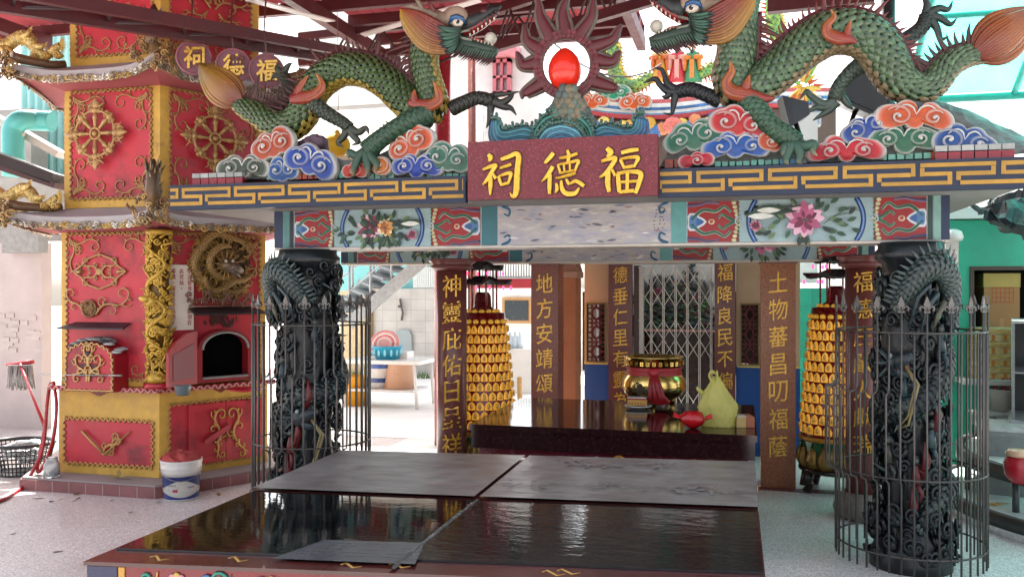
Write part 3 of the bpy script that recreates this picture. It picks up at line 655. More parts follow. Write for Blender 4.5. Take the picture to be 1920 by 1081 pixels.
def flame_orn(parent, pts_list, Y, name='flame'):
    m = MB()
    for pts in pts_list:
        q = spline(pts, 6); n = len(q)
        m.tube([at(u, v, Y) for u, v, r in q], [max(.0012, r * pxm(u, Y)) for u, v, r in q], 9, [mix(lin('#7d2a26'), lin('#b0713a'), (i / n) ** 1.5) for i in range(n)], .6, (0, 1, 0))
        m.tube([at(u, v, Y - .4 * r * pxm(u, Y)) for u, v, r in q[:-3]], [max(.001, .28 * r * pxm(u, Y)) for u, v, r in q[:-3]], 6, '#8f4234')
    return m.build(name, 'glossy_paint', parent)
def strands(m, root, tips, Y, r0, colA, colB, k=7, sag=0):
    """fan of ridged locks from a root curve to a tip curve in pixels"""
    for i, (a, b_) in enumerate(zip(root, tips)):
        mu, mv = (a[0] + b_[0]) / 2 + b_[2], (a[1] + b_[1]) / 2 + b_[3]
        q = spline([(a[0], a[1], a[2]), (mu, mv, b_[4] if len(b_) > 4 else a[2]), (b_[0], b_[1], a[2] * .4)], k); n = len(q)
        off = .02 * math.cos(math.pi * (i / max(1, len(root) - 1) - .5))
        m.tube([at(u, v, Y - off * math.sin(math.pi * j / n)) for j, (u, v, r) in enumerate(q)], [max(.0015, r * pxm(u, Y) * (1 - .75 * (j / n) ** 3)) for j, (u, v, r) in enumerate(q)], 7,
               [mix(lin(colA), lin(colB), min(1, j / n * 1.25)) for j in range(n)])
ND = V((0, -1, 0))
def plume(parent, root, tip, wid, Y, cols, n=11):
    m = MB(); ru, rv = root; tu, tv = tip; dx, dy = tu - ru, tv - rv; L = math.hypot(dx, dy); nx, ny = -dy / L, dx / L; bend = 10
    for layer, (yo, kk) in enumerate(((0, 1), (.035, .96), (-.03, .6))):
        for i in range(n):
            e = (i / (n - 1) - .5) * 2 * kk; pts = []
            for j in range(17):
                t = j / 16; wv_ = math.sin(math.pi * min(1, t * 1.02) ** .75) ** .8; sway = math.sin(t * 3) * 6 * (1 if tu > ru else -1)
                x = ru + dx * t + nx * (e * wid * wv_ + sway * .4 * t); y = rv + dy * t + ny * (e * wid * wv_ + sway * .4 * t) - bend * t * t * .4
                pts.append((x, y, t))
            rr = [pxm(ru, Y) * wid * .17 * (math.sin(math.pi * min(1, .12 + t * .86)) ** .7 + .05) for x, y, t in pts]
            bulge = .055 * math.cos(e * math.pi / 2)
            cc = []
            for x, y, t in pts:
                k = abs(e)
                c = mix(lin(cols[0]), lin(cols[1]), min(1, max(0, t * 1.5 - .2 + .3 * k))); c = mix(c, lin(cols[2]), max(0, t * 2 - 1.1) * .8); cc.append(c)
            m.tube([at(x, y, Y + yo - bulge * math.sin(math.pi * t)) for x, y, t in pts], rr, 7, cc)
    return m.build('tail_plume', 'glossy_paint', parent)
def head(parent, T, Y, s):
    """dragon head in its own units: x to the snout, y up; T(x, y) gives pixels, s pixel scale"""
    P = lambda x, y, dy=0: at(*T(x, y), Y + dy)
    k = pxm(T(0, 0)[0], Y) * s
    hd = MB('#8d7a68')
    # skull and brow
    for x, y, dy, rx, ry, rz, c in ((-38, 6, 0, 26, 22, 20, '#857463'), (0, 10, 0, 24, 21, 22, '#8f7d69'), (-12, 4, 0, 34, 18, 22, '#85735f')):
        hd.ball(P(x, y, dy), (rx * k, rz * k * 1.1, ry * k), c, 16, 10, None, .12)
    for sd in (-1, 1):      # brow domes
        hd.ball(P(2, 14, sd * 16 * k), (22 * k, 11 * k, 19 * k), '#96836f', 16, 10)
    hd.tube([P(16, 0), P(34, 4), P(50, 14), P(66, 26), P(80, 35)], [18 * k, 15 * k, 12 * k, 9 * k, 3 * k], 12, [lin('#39433f'), lin('#262c2c'), lin('#1e2123'), lin('#191b1d'), lin('#141517')], 1.15, (0, 1, 0))
    for sd in (-1, 1):
        hd.ball(P(50, 24, sd * 8 * k), (8 * k, 6 * k, 7 * k), '#4d1a1c', 10, 8)
        hd.spike(P(56, 26, sd * 6 * k), V((.3 if T(1, 0)[0] > T(0, 0)[0] else -.3, 0, 1)), 16 * k, 3 * k, '#22262a')
    for i in range(9):      # lip fringe on the upper jaw
        x = 22 + i * 6
        for sd in (-1, 1): hd.spike(P(x, -9 + i * 4.2, sd * 9 * k), P(x + 6, -18 + i * 4) - P(x, -9 + i * 4.2), 10 * k, 3.2 * k, '#23302d')
    hdo = hd.build('head', 'paint', parent)
    jw = MB()
    jw.tube([P(-8, -26), P(12, -34), P(34, -40), P(56, -46), P(73, -51)], [18 * k, 15 * k, 12 * k, 10.5 * k, 7 * k], 12, [lin('#1d3228')] * 2 + [lin('#22382c'), lin('#2c4034'), lin('#3a483c')], 1.1, (0, 1, 0))
    for row in range(3):
        for i in range(22):
            x = -20 + i * 4.3; y = -32 - .25 * max(0, x) - row * 5 - random.uniform(0, 2)
            d = P(x - 7 - 3 * row, y - 12) - P(x, y)
            for sd in (-1, 1): jw.spike(P(x, y, sd * (13 - row * 3 - .09 * max(0, x)) * k), d, (17 + 4 * (row == 2)) * k * random.uniform(.8, 1.2), 3.3 * k, ['#2e483a', '#22362c', '#3c1c22'][row], ['#4a5c4e', '#3a2628', '#52242c'][row], P(x + 5, y) * 0)
    jw.build('jaw', 'paint', parent)
    mo = MB(); mo.tube([P(6, -14), P(24, -12), P(44, -1), P(62, 12), P(75, 25)], [9 * k, 9.5 * k, 9 * k, 7 * k, 3 * k], 10, '#7d1219', 1.3, (0, 1, 0))
    mo.tube([P(4, -22), P(22, -29), P(40, -31), P(50, -33)], [6 * k, 6 * k, 5 * k, 2 * k], 10, '#b5564b', 1.4, (0, 1, 0))
    for i in range(7):
        for sd in (-1, 1):
            mo.spike(P(26 + i * 7, -17 + i * 5, sd * 8 * k), V((0, 0, -1)), 6 * k, 2 * k, '#cfc6b0'); mo.spike(P(28 + i * 6, -29 - i * 1.6, sd * 8 * k), V((0, 0, 1)), 5 * k, 1.8 * k, '#cfc6b0')
    mo.tube([P(26, -10, -11 * k), P(10, -14, -15 * k), P(4, -20, -16 * k), P(12, -25, -15 * k), P(30, -29, -12 * k)], 2.6 * k, 7, '#7f7f72'); mo.build('mouth', 'glossy_paint', parent)
    for sd in (-1,  1):
        e = MB(); c = P(5, 3, sd * 25 * k - .0)
        e.ball(c, (10.5 * k, 6 * k, 7.5 * k), '#cfc4b4', 14, 10); e.ball(c + V((1.5 * k * (1 if T(1, 0)[0] > T(0, 0)[0] else -1), sd * 4.6 * k, .2 * k)), (4 * k, 2.4 * k, 4 * k), '#101010', 10, 8)
        e.ball(c + V((0, sd * 6.6 * k, 1.6 * k)), (1.1 * k, .8 * k, 1.1 * k), '#e8e8e8', 6, 5)
        for j in range(3): e.tube([P(-11 + j * .6, 1 + j * 3, sd * 24 * k), P(-6, 10 + j * 2, sd * 27 * k), P(4, 13 + j * 1.7, sd * 28 * k), P(14, 8 + j * 2, sd * 26 * k), P(18, 1 + j, sd * 22 * k)], [1 * k, 3 * k, 3.4 * k, 2.6 * k, .8 * k], 7, ['#1c4a7d', '#27618f', '#16304f'][j])
        e.tube([P(-10, -1, sd * 24 * k), P(0, -6, sd * 27 * k), P(10, -6, sd * 27 * k), P(19, 0, sd * 22 * k)], 1.2 * k, 6, '#182424'); e.build('eye', 'glossy_paint', parent)
    for sd in (-1, 1):     # dark green cheek locks sweeping back over the jaw hinge
        ch = MB()
        for lay in range(2):
            for i in range(13):
                a = i / 12; x0, y0 = 12 - 6 * a - 12 * lay, -6 - 26 * a; x1, y1 = -30 + 14 * a * a - 10 * lay + random.uniform(-5, 3), 0 - 56 * a + random.uniform(-3, 3)
                q = spline([(x0, y0, 24), ((x0 + x1) / 2 + 2, (y0 + y1) / 2 - 4, 35 - 4 * a), (x1, y1, 36 - 3 * a)], 5); n = len(q); g_ = jit(lin('#2c5040'), .4)
                ch.tube([P(x, y, sd * (z - 2 * lay) * k) for x, y, z in q], [k * 3.3 * (math.sin(math.pi * (.15 + .8 * t / n)) + .08) for t in range(n)], 7, [mix(lin('#14261f'), g_, min(1, t / n * 2)) if t < n - 3 else lin('#101d18') for t in range(n)])
        ch.build('cheek_lock', 'glossy_paint', parent); fl = MB()     # shell shaped frill
        for i in range(13):
            a = i / 12; q = spline([(-94, 28), (lerp(-90, -64, a), lerp(2, 22, a)), (lerp(-66, -40, a), lerp(-36, 10, a)), (lerp(-42, -26, a), lerp(-51, 2, a)), (lerp(-14, -12, a), lerp(-53, -6, a))], 5); n = len(q); c0 = mix(lin('#b08c3a'), lin('#8a3a22'), min(1, a * 1.3)); c1 = mix(lin('#8a5a2a'), lin('#5c1718'), min(1, a * 1.5 + .2))
            fl.tube([P(x, y, sd * (31 + 6 * math.sin(math.pi * t / n) * (.5 + a * .6) - 6 * (1 - t / n)) * k) for t, (x, y) in enumerate(q)], [k * (1.2 + 3.4 * math.sin(math.pi * min(1, t / n * .9 + .05))) for t in range(n)], 7, [mix(c0, c1, t / n) if (i % 2) else mix(mix(c0, c1, t / n), (0, 0, 0), .25) for t in range(n)])
        fl.build('neck_frill', 'glossy_paint', parent)
    for sd in (-1, 1):
        hn = MB()
        hn.tube([P(-26, 12, sd * 13 * k), P(-50, 22, sd * 18 * k), P(-74, 32, sd * 20 * k), P(-92, 34, sd * 19 * k)], [7.5 * k, 6.5 * k, 5 * k, 1 * k], 9, [lin('#7d6a58'), lin('#857463'), lin('#8d7d6b'), lin('#5f5348')])
        hn.tube([P(-56, 24, sd * 19 * k), P(-62, 40, sd * 22 * k), P(-74, 52, sd * 22 * k)], [5 * k, 4 * k, 1 * k], 8, '#7d6d5c')
        hn.tube([P(-34, 18, sd * 12 * k), P(-40, 34, sd * 14 * k), P(-50, 46, sd * 14 * k)], [4.5 * k, 3.5 * k, 1 * k], 8, '#6c3430')
        hn.build('horn', 'paint', parent)
    pb = MB(); pb.ball(P(62, -26), 11 * k, '#b8b4a6', 16, 10); pb.build('mouth_pearl', 'glossy_paint', parent)
    return hdo
# ---------------------------------------------------------------- left dragon, facing right
DY = 5.34
ld = thing('dragon_statue', at(660, 330, DY), 'dark green arched dragon on the eaves, its tail plume against the red furnace', 'dragon statue')
LP = [(444, 190, 13), (460, 203, 17), (485, 215, 21), (515, 232, 25), (545, 234, 28), (568, 212, 29), (582, 180, 29), (604, 152, 29), (642, 131, 29), (688, 134, 30), (728, 157, 30), (758, 187, 30), (784, 207, 30), (804, 206, 30), (811, 186, 28), (804, 156, 25), (797, 124, 24), (797, 94, 25), (804, 60, 25)]
path = dragon_path([q for q in reversed(LP)], DY); m = MB()
scaled_tube(m, path, .036, 15, ND, 1, DG, lin('#7d9a5c'), '#a08a3e'); m.build('body', 'glossy_paint', ld)
m = MB(); fp_ = dragon_path([q for q in reversed(LP[5:12])], DY); dorsal_row(m, fp_, ND, 1, .026, .088, '#4a1b1e', -.1, '#5d3a30', 6, 1.7); m.build('dorsal_fin', 'paint', ld); m = MB()
fn_ = dragon_path([q for q in reversed(LP[14:19])], DY); dorsal_row(m, fn_, ND, 1, .028, .13, '#5a1c1e', .25, '#3b2a22', 3, 1.6); m.build('dorsal_fin', 'paint', ld); m = MB()
ft_ = dragon_path([q for q in reversed(LP[0:6])], DY); dorsal_row(m, ft_, ND, 1, .02, .13, '#4d2320', -.1, '#3a3328', 4, 1.35)
for i in range(34):     # fringe tufts behind the hip
    a = i / 33; u, v = 574 - 70 * a, 166 + 64 * a; m.spike(at(u, v, DY - .06 + .03 * (i % 4)), at(u - 40, v - 34 + 26 * a + 10 * math.sin(i * 2), DY) - at(u, v, DY), random.uniform(.10, .19), .010, '#4a1c1e', '#2c241f')
m.build('dorsal_fin', 'paint', ld)
plume(ld, (452, 196), (372, 122), 30, DY, ('#64201a', '#9a722e', '#4d3f1e'))
head(ld, lambda x, y: (853 + x * 1.08, 46 - y * 1.02), DY, 1.04)
m = MB(); limb(m, [(805, 212, 22, DY - .06), (780, 222, 20, DY - .1), (745, 240, 17, DY - .14), (712, 262, 17, DY - .16), (690, 282, 20, DY - .16)], '#33553f')
for tp in ((655, 300), (664, 330), (690, 328), (706, 322)): claw(m, [(690, 282, 12, DY - .16), ((690 + tp[0]) / 2 - 3, 292, 9, DY - .19), (tp[0], tp[1] - 14, 7, DY - .2), (tp[0] - 3, tp[1], 1, DY - .19)], '#2e4a3a', '#b9ab8c')
for i in range(9): m.spike(at(735 - i * 6, 236 + i * 5.5, DY - .17), V((-.8, -.2, .6)), .06, .012, '#26443c')
m.build('foreleg', 'paint', ld)
m = MB(); limb(m, [(845, 205, 14, DY + .06), (868, 194, 13, DY + .06), (895, 184, 12, DY + .06), (925, 190, 12, DY + .06)], '#35382f')
for a in (((925, 190, 10), (940, 194, 8), (957, 183, 5), (964, 172, 1)), ((925, 190, 10), (945, 200, 7), (958, 203, 5), (968, 216, 1)), ((922, 190, 9), (920, 206, 7), (918, 224, 5), (912, 240, 1)), ((915, 186, 8), (930, 178, 6), (950, 176, 4), (974, 172, 1))):
    claw(m, [(*q, DY + .06) for q in a], '#2f322c', '#3a3a32')
m.build('foreleg', 'paint', ld)
m = MB(); limb(m, [(590, 196, 15, DY - .08), (612, 212, 13, DY - .1), (640, 228, 11, DY - .1), (655, 240, 11, DY - .1)], '#3a4436')
for a in (((652, 238, 9), (645, 255, 7), (634, 268, 5), (644, 276, 1)), ((655, 240, 9), (672, 248, 7), (686, 240, 5), (692, 252, 1)), ((655, 242, 9), (664, 256, 7), (672, 266, 5), (660, 272, 1)), ((640, 230, 7), (630, 226, 5), (626, 236, 1))):
    claw(m, [(*q, DY - .1) for q in a], '#353c31', '#4a4436')
m.build('hind_leg', 'paint', ld)
m = MB(); limb(m, [(560, 190, 13, DY + .12), (545, 165, 11, DY + .14), (530, 140, 10, DY + .14)], '#3a4034')
for a in (((530, 140, 8), (520, 128, 6), (526, 120, 1)), ((532, 142, 8), (516, 142, 5), (508, 150, 1)), ((530, 140, 8), (540, 124, 5), (548, 118, 1))): claw(m, [(*q, DY + .14) for q in a], '#353a30', '#4a4436')
m.build('hind_leg', 'paint', ld)
flame_orn(ld, [[(545, 186, 9), (562, 184, 12), (585, 180, 12), (601, 168, 10), (603, 154, 6), (592, 138, 1)], [(556, 182, 9), (560, 168, 8), (570, 152, 5), (578, 142, 1)]], DY - .11)
flame_orn(ld, [[(766, 192, 6), (786, 196, 11), (806, 198, 12), (822, 188, 11), (822, 172, 8), (812, 152, 1)], [(778, 192, 9), (776, 178, 6), (778, 168, 1)]], DY - .115)
# ---------------------------------------------------------------- right dragon, facing left
rd = thing('dragon_statue', at(1560, 300, DY), 'bigger green dragon on the eaves, fiery tail raised against the turquoise awning', 'dragon statue')
RP = [(1392, -10, 33), (1385, 25, 33), (1384, 62, 33), (1380, 105, 35), (1374, 140, 36), (1382, 168, 36), (1412, 167, 35), (1455, 136, 36), (1500, 96, 38), (1552, 64, 40), (1602, 62, 40), (1642, 84, 39), (1664, 120, 37), (1682, 150, 33), (1714, 166, 28), (1748, 158, 25), (1776, 126, 23), (1806, 108, 20), (1836, 103, 16)]
path = dragon_path(RP, DY); m = MB()
scaled_tube(m, path, .037, 16, ND, -1, [lin('#233d29'), lin('#2d4a32'), lin('#1c3527'), lin('#3b573d')], lin('#8fa67c'), '#8a7a5c', -.8); m.build('body', 'glossy_paint', rd)
m = MB(); dorsal_row(m, dragon_path(RP[7:14], DY), ND, -1, .026, .085, '#571d22', -.05, '#7a3f36', 7, 1.6); m.build('dorsal_fin', 'paint', rd); m = MB()
dorsal_row(m, dragon_path(RP[1:5], DY), ND, -1, .03, .14, '#5d2024', .2, '#41382c', 3, 1.8); m.build('dorsal_fin', 'paint', rd); m = MB()
dorsal_row(m, dragon_path(RP[14:19], DY), ND, -1, .022, .10, '#4d2322', -.2, '#393529', 4, 1.6)
m.build('dorsal_fin', 'paint', rd)
plume(rd, (1828, 106), (1945, 18), 42, DY, ('#6d281b', '#94582a', '#64291c'))
head(rd, lambda x, y: (1304 - x * 1.18, 20 - y * 1.15), DY, 1.16)
m = MB(); limb(m, [(1402, 186, 24, DY - .08), (1420, 208, 21, DY - .12), (1446, 236, 18, DY - .16), (1474, 256, 20, DY - .18), (1490, 270, 21, DY - .18)], '#3d6048')
for tp in ((1474, 312), (1498, 312), (1524, 292), (1470, 296)): claw(m, [(1488, 266, 13, DY - .18), ((1488 + tp[0]) / 2 + 2, 274, 11, DY - .23), (tp[0] + 2, tp[1] - 22, 9, DY - .24), (tp[0], tp[1] - 8, 6, DY - .24), (tp[0] + 8, tp[1], 1, DY - .22)], '#2e5040', '#cfc2a6')
m.build('foreleg', 'paint', rd)
m = MB(); limb(m, [(1350, 190, 14, DY + .02), (1325, 178, 13, DY), (1296, 168, 13, DY), (1270, 172, 12, DY)], '#23282a')
for a in (((1276, 172, 10), (1254, 172, 8), (1238, 160, 6), (1228, 148, 5), (1206, 156, 1)), ((1270, 170, 9), (1252, 158, 7), (1246, 142, 5), (1240, 130, 4), (1226, 128, 1)), ((1268, 176, 9), (1264, 190, 7), (1262, 204, 5), (1258, 214, 3), (1244, 212, 1)), ((1256, 176, 7), (1248, 182, 5), (1240, 180, 1))):
    claw(m, [(*q, DY) for q in a], '#1d2224', '#2a2c2c')
m.build('foreleg', 'paint', rd)
m = MB(); limb(m, [(1622, 118, 17, DY + .1), (1598, 134, 14, DY + .12), (1574, 162, 13, DY + .12), (1566, 186, 14, DY + .12)], '#4a5c50')
for a in (((1566, 188, 10), (1545, 196, 8), (1520, 180, 6), (1512, 172, 5), (1500, 186, 1)), ((1566, 190, 10), (1548, 202, 7), (1530, 202, 6), (1512, 212, 1)), ((1568, 192, 10), (1556, 206, 7), (1540, 216, 5), (1524, 226, 1)), ((1578, 180, 8), (1590, 196, 6), (1600, 206, 1))):
    claw(m, [(*q, DY + .12) for q in a], '#45564c', '#4f544a')
m.build('hind_leg', 'paint', rd)
m = MB(); limb(m, [(1668, 92, 16, DY + .14), (1700, 74, 14, DY + .16), (1728, 52, 13, DY + .16), (1738, 30, 13, DY + .16)], '#33423a')
for a in (((1738, 28, 10), (1760, 16, 7), (1778, 18, 5), (1786, 2, 1)), ((1738, 30, 10), (1762, 34, 7), (1782, 46, 5), (1794, 34, 1)), ((1740, 34, 10), (1756, 52, 7), (1764, 74, 5), (1778, 68, 1)), ((1736, 26, 9), (1738, 8, 7), (1728, -8, 1))):
    claw(m, [(*q, DY + .16) for q in a], '#2c3a34', '#3c423a')
m.build('hind_leg', 'paint', rd)
flame_orn(rd, [[(1452, 184, 2), (1430, 184, 9), (1400, 178, 14), (1372, 172, 14), (1362, 154, 10), (1372, 134, 7), (1368, 114, 1)], [(1396, 176, 10), (1400, 158, 8), (1406, 140, 1)]], DY - .135)
flame_orn(rd, [[(1606, 80, 3), (1590, 74, 10), (1570, 72, 13), (1552, 62, 11), (1552, 46, 8), (1564, 32, 5), (1558, 18, 1)], [(1588, 74, 9), (1590, 56, 6), (1596, 38, 1)]], DY - .15)
# ================================================================== carved dragon columns and their iron cages
DC = [lin('#1c272b'), lin('#182226'), lin('#253336'), lin('#141c20')]
def spiral_curl(m, c, nrm, up, R0, r, turns, col, flip=1, push=.03):
    nrm = nrm.normalized(); x = up.cross(nrm).normalized(); y = nrm.cross(x); pts = []; rr = []; n = int(turns * 10)
    for i in range(n + 1):
        t = i / n; a = flip * t * turns * 6.283; q = R0 * (1 - t * .9)
        pts.append(c + x * math.cos(a) * q + y * math.sin(a) * q + nrm * push * t); rr.append(r * (1 - .4 * t))
    m.tube(pts, rr, 6, col)
paint('column_glaze', .34, wear=.45, scale=20, bump=.45, dirt='#0c1012')
DC = [mix(c, (0, 0, 0), .55) for c in DC]
def dragon_column(x, y, seed, label, red):
    random.seed(seed); H = 1.865; t = thing('dragon_column', (x, y, 0), label, 'column')
    c = V((x, y, 0)); m = MB('#10171a')
    prof = [(.28, 0), (.28, .06), (.26, .10), (.24, .14), (.185, .22)] + [(.185 + .012 * math.sin(i * 1.3), .3 + i * .09) for i in range(16)] + [(.19, 1.74), (.24, 1.77), (.245, 1.81), (.22, 1.83), (.22, H)]
    m.lathe(c, prof, 28); m.build('shaft', 'column_glaze', t)
    # coiling dragon
    def hel(a, z, rr): return c + V((math.cos(a) * rr, math.sin(a) * rr, z))
    path = []; A0 = -2.4 + seed * .3
    for i in range(90):
        u = i / 89; a = A0 + u * 9.4; z = .28 + 1.1 * u + .06 * math.sin(u * 17); path.append((hel(a, z, .215 + .02 * math.sin(u * 11)), .035 + .05 * math.sin(math.pi * min(1, .1 + u * .95)) ** .7))
    b = MB(); q = resample(path, .036); n = len(q)
    b.tube([p for p, r in q], [r * .95 for p, r in q], 10, '#161f24')
    for i in range(n - 1):
        p, r = q[i]; tt = (q[min(i + 1, n - 1)][0] - q[max(i - 1, 0)][0]).normalized(); out = V((p.x - x, p.y - y, 0)).normalized()
        sd = tt.cross(out)
        for j in range(9):
            th = math.pi * (j - 4 + .5 * (i % 2)) / 6.5; d = out * math.cos(th) + sd * math.sin(th)
            scale_at(b, p + d * r * .97, -tt, d, .046, r * .62, jit(random.choice(DC), .3), lin('#202b2d') if random.random() < .7 else lin('#5a6a62'), .010)
        if i % 2 == 0:
            d = (sd * .75 + out * .5); b.spike(p + d * r * .9, d - tt * .5, .07, .014, '#2c3c3e', '#4d5c58')
    b.build('coiled_dragon', 'column_glaze', t)
    # arched serpent body and fin near the capital, towards the courtyard front
    b = MB(); f0 = -math.pi / 2 + (.25 if x > -1 else -.35); k = 1 if x > -1 else -1
    arch = spline([(f0 - .75 * k, 1.50), (f0 - .45 * k, 1.60), (f0 - .1 * k, 1.70), (f0 + .35 * k, 1.72), (f0 + .75 * k, 1.62), (f0 + .85 * k, 1.46), (f0 + .6 * k, 1.36)], 7)
    AP = [(hel(a, z, .27), .028 + .05 * math.sin(math.pi * i / len(arch))) for i, (a, z) in enumerate(arch)]; q = resample(AP, .03); n = len(q)
    b.tube([p for p, r in q], [r * .95 for p, r in q], 10, '#182126')
    for i in range(n - 1):
        p, r = q[i]; tt = (q[min(i + 1, n - 1)][0] - q[max(i - 1, 0)][0]).normalized(); out = V((p.x - x, p.y - y, 0)).normalized(); sd = tt.cross(out)
        for j in range(8):
            th = math.pi * (j - 3.5 + .5 * (i % 2)) / 6; d = out * math.cos(th) + sd * math.sin(th); scale_at(b, p + d * r * .97, -tt, d, .04, r * .66, jit(random.choice(DC), .3), lin('#4f5d58'), .010)
        for s_ in (1,):
            d = sd * k * -1 + out * .2; b.spike(p + d * r * .85, d - tt * .35, .085, .016, '#2e3f42', '#57655e', flat=.5, fn=out)
    for j in range(3): b.tube([hel(f0 + (.1 + .22 * j) * k, 1.52 - .02 * j, .24), hel(f0 + (.0 + .2 * j) * k, 1.62 - .05 * j, .29), hel(f0 + (-.25 + .25 * j) * k, 1.55 - .05 * j, .28), hel(f0 + (-.45 + .3 * j) * k, 1.38, .27)], [.012, .02, .017, .006], 7, ['#2b3b3f', '#39494a', '#5a5a48'][j])
    b.build('arched_serpent', 'column_glaze', t)
    # head looking out of the relief
    h = MB(); a = -math.pi / 2 + (-.5 if x > -1 else .3); z = 1.18 if x > -1 else .75; o = V((math.cos(a), math.sin(a), 0)); p = hel(a, z, .27); sd = V((0, 0, 1)).cross(o)
    fr = Fr(p, sd, (0, 0, 1)); h.ball(p, (.075, .075, .065), '#25343a', 12, 9, None, .25)
    h.tube([p, p + o * .07 + sd * .05 + V((0, 0, .02)), p + o * .08 + sd * .13 + V((0, 0, .05))], [.055, .045, .02], 10, '#222f35'); h.tube([p, p + o * .06 + sd * .05 - V((0, 0, .05)), p + o * .06 + sd * .12 - V((0, 0, .06))], [.045, .03, .012], 9, '#2a3a40')
    h.tube([p + o * .05 + sd * .02 - V((0, 0, .015)), p + o * .06 + sd * .1 - V((0, 0, .005))], [.03, .015], 8, red)
    for s_ in (-1, 1): h.ball(p + o * .065 + sd * .01 + V((0, 0, .045)) + sd * .03 * s_, .016, '#9aa39a', 8, 6)
    for i in range(12): h.spike(p - sd * .03, -sd * 1 + V((0, 0, math.sin(i * 2.1))) + o * .4 * math.cos(i * 1.3), .13, .014, '#26363c', '#4a5a58')
    for i in range(2): h.tube([p + o * .07 + sd * .08, p + o * .1 + sd * (.16 + .02 * i) - V((0, 0, .1)), p + o * .06 + sd * .1 - V((0, 0, .28 + .05 * i)), p + o * .04 + sd * .02 - V((0, 0, .36))], [.009, .009, .008, .003], 6, '#8c7c50')
    h.build('dragon_head', 'column_glaze', t)
    # cloud scrolls, figures of waves and flames filling the shaft
    s = MB(); ups = V((0, 0, 1))
    for i in range(210):
        a = random.uniform(0, 6.283); z = random.uniform(.2, 1.76); rr = random.uniform(.2, .25); o = V((math.cos(a), math.sin(a), 0)); R0 = random.uniform(.03, .068)
        spiral_curl(s, hel(a, z, rr), o, ups, R0, R0 * .3, random.uniform(1.2, 1.9), jit(random.choice(DC), .3), random.choice((-1, 1)))
        if i % 3 == 0:
            tl = [hel(a + .02 * j * (1 if i % 2 else -1), z - R0 - .03 * j, rr + .012 * math.sin(j)) for j in range(6)]; s.tube(tl, [R0 * .3 * (1 - j / 6) + .002 for j in range(6)], 6, jit(random.choice(DC), .3))
    for i in range(46):
        a = random.uniform(0, 6.283); z = random.uniform(.25, 1.65); o = V((math.cos(a), math.sin(a), 0)); d = o * .5 + V((-o.y, o.x, 0)) * random.uniform(-1, 1) + ups * random.uniform(-.6, 1)
        s.spike(hel(a, z, .21), d, random.uniform(.07, .15), .016, random.choice(DC), '#4a5854', d.cross(o) * .05)
    for i in range(34):
        a = random.uniform(0, 6.283); z = random.uniform(.05, .34); o = V((math.cos(a), math.sin(a), 0)); s.ball(hel(a, z, .25), (.05, .05, .04), jit(random.choice(DC), .3), 8, 6, None, .4); spiral_curl(s, hel(a, z + .02, .29), o, ups, .045, .012, 1.5, jit(DC[2], .2))
    s.build('cloud_relief', 'column_glaze', t)
    # small clothed riders and red flames in the relief
    p_ = MB()
    for i, (a, z, c1) in enumerate(((-1.9, 1.0, '#2e4248'), (-1.2, .72, '#3b4f52'), (-1.6, .52, red), (-.9, 1.25, '#2a3d43'), (-2.3, .62, '#3c3a34'))):
        q0 = hel(a, z, .26); p_.tube([q0, q0 + V((0, 0, .06)), q0 + V((0, 0, .1))], [.035, .028, .016], 8, c1); p_.ball(q0 + V((0, 0, .125)), .022, '#4a524c', 8, 6); p_.ball(q0 + V((0, 0, .145)), (.02, .02, .012), '#1a2226', 8, 5)
        p_.tube([q0 + V((0, 0, .08)), q0 + V((.05, -.03, .06)), q0 + V((.07, -.05, .1))], [.012, .01, .007], 6, c1); p_.tube([q0, q0 + V((.03, -.04, -.05)), q0 + V((.02, -.03, -.1))], [.016, .014, .01], 6, c1)
    for i in range(3):
        a = -1.75 + .3 * i; p_.tube([hel(a, .3 + .25 * i, .255), hel(a + .1, .4 + .25 * i, .275), hel(a + .05, .5 + .25 * i, .265)], [.02, .03, .006], 8, red)
    p_.build('rider_figure', 'column_glaze', t); t.scale = (.8, .8, 1) if x > -1 else (.88, .88, 1)
    return t
dragon_column(at(1707, 600, 5.5).x, 5.5, 3, 'dark carved dragon column in the iron cage by the green wall', '#5c1a1c')
dragon_column(at(578, 600, 5.5).x, 5.5, 9, 'dark carved dragon column in the iron cage beside the red furnace', '#6a1a1a')
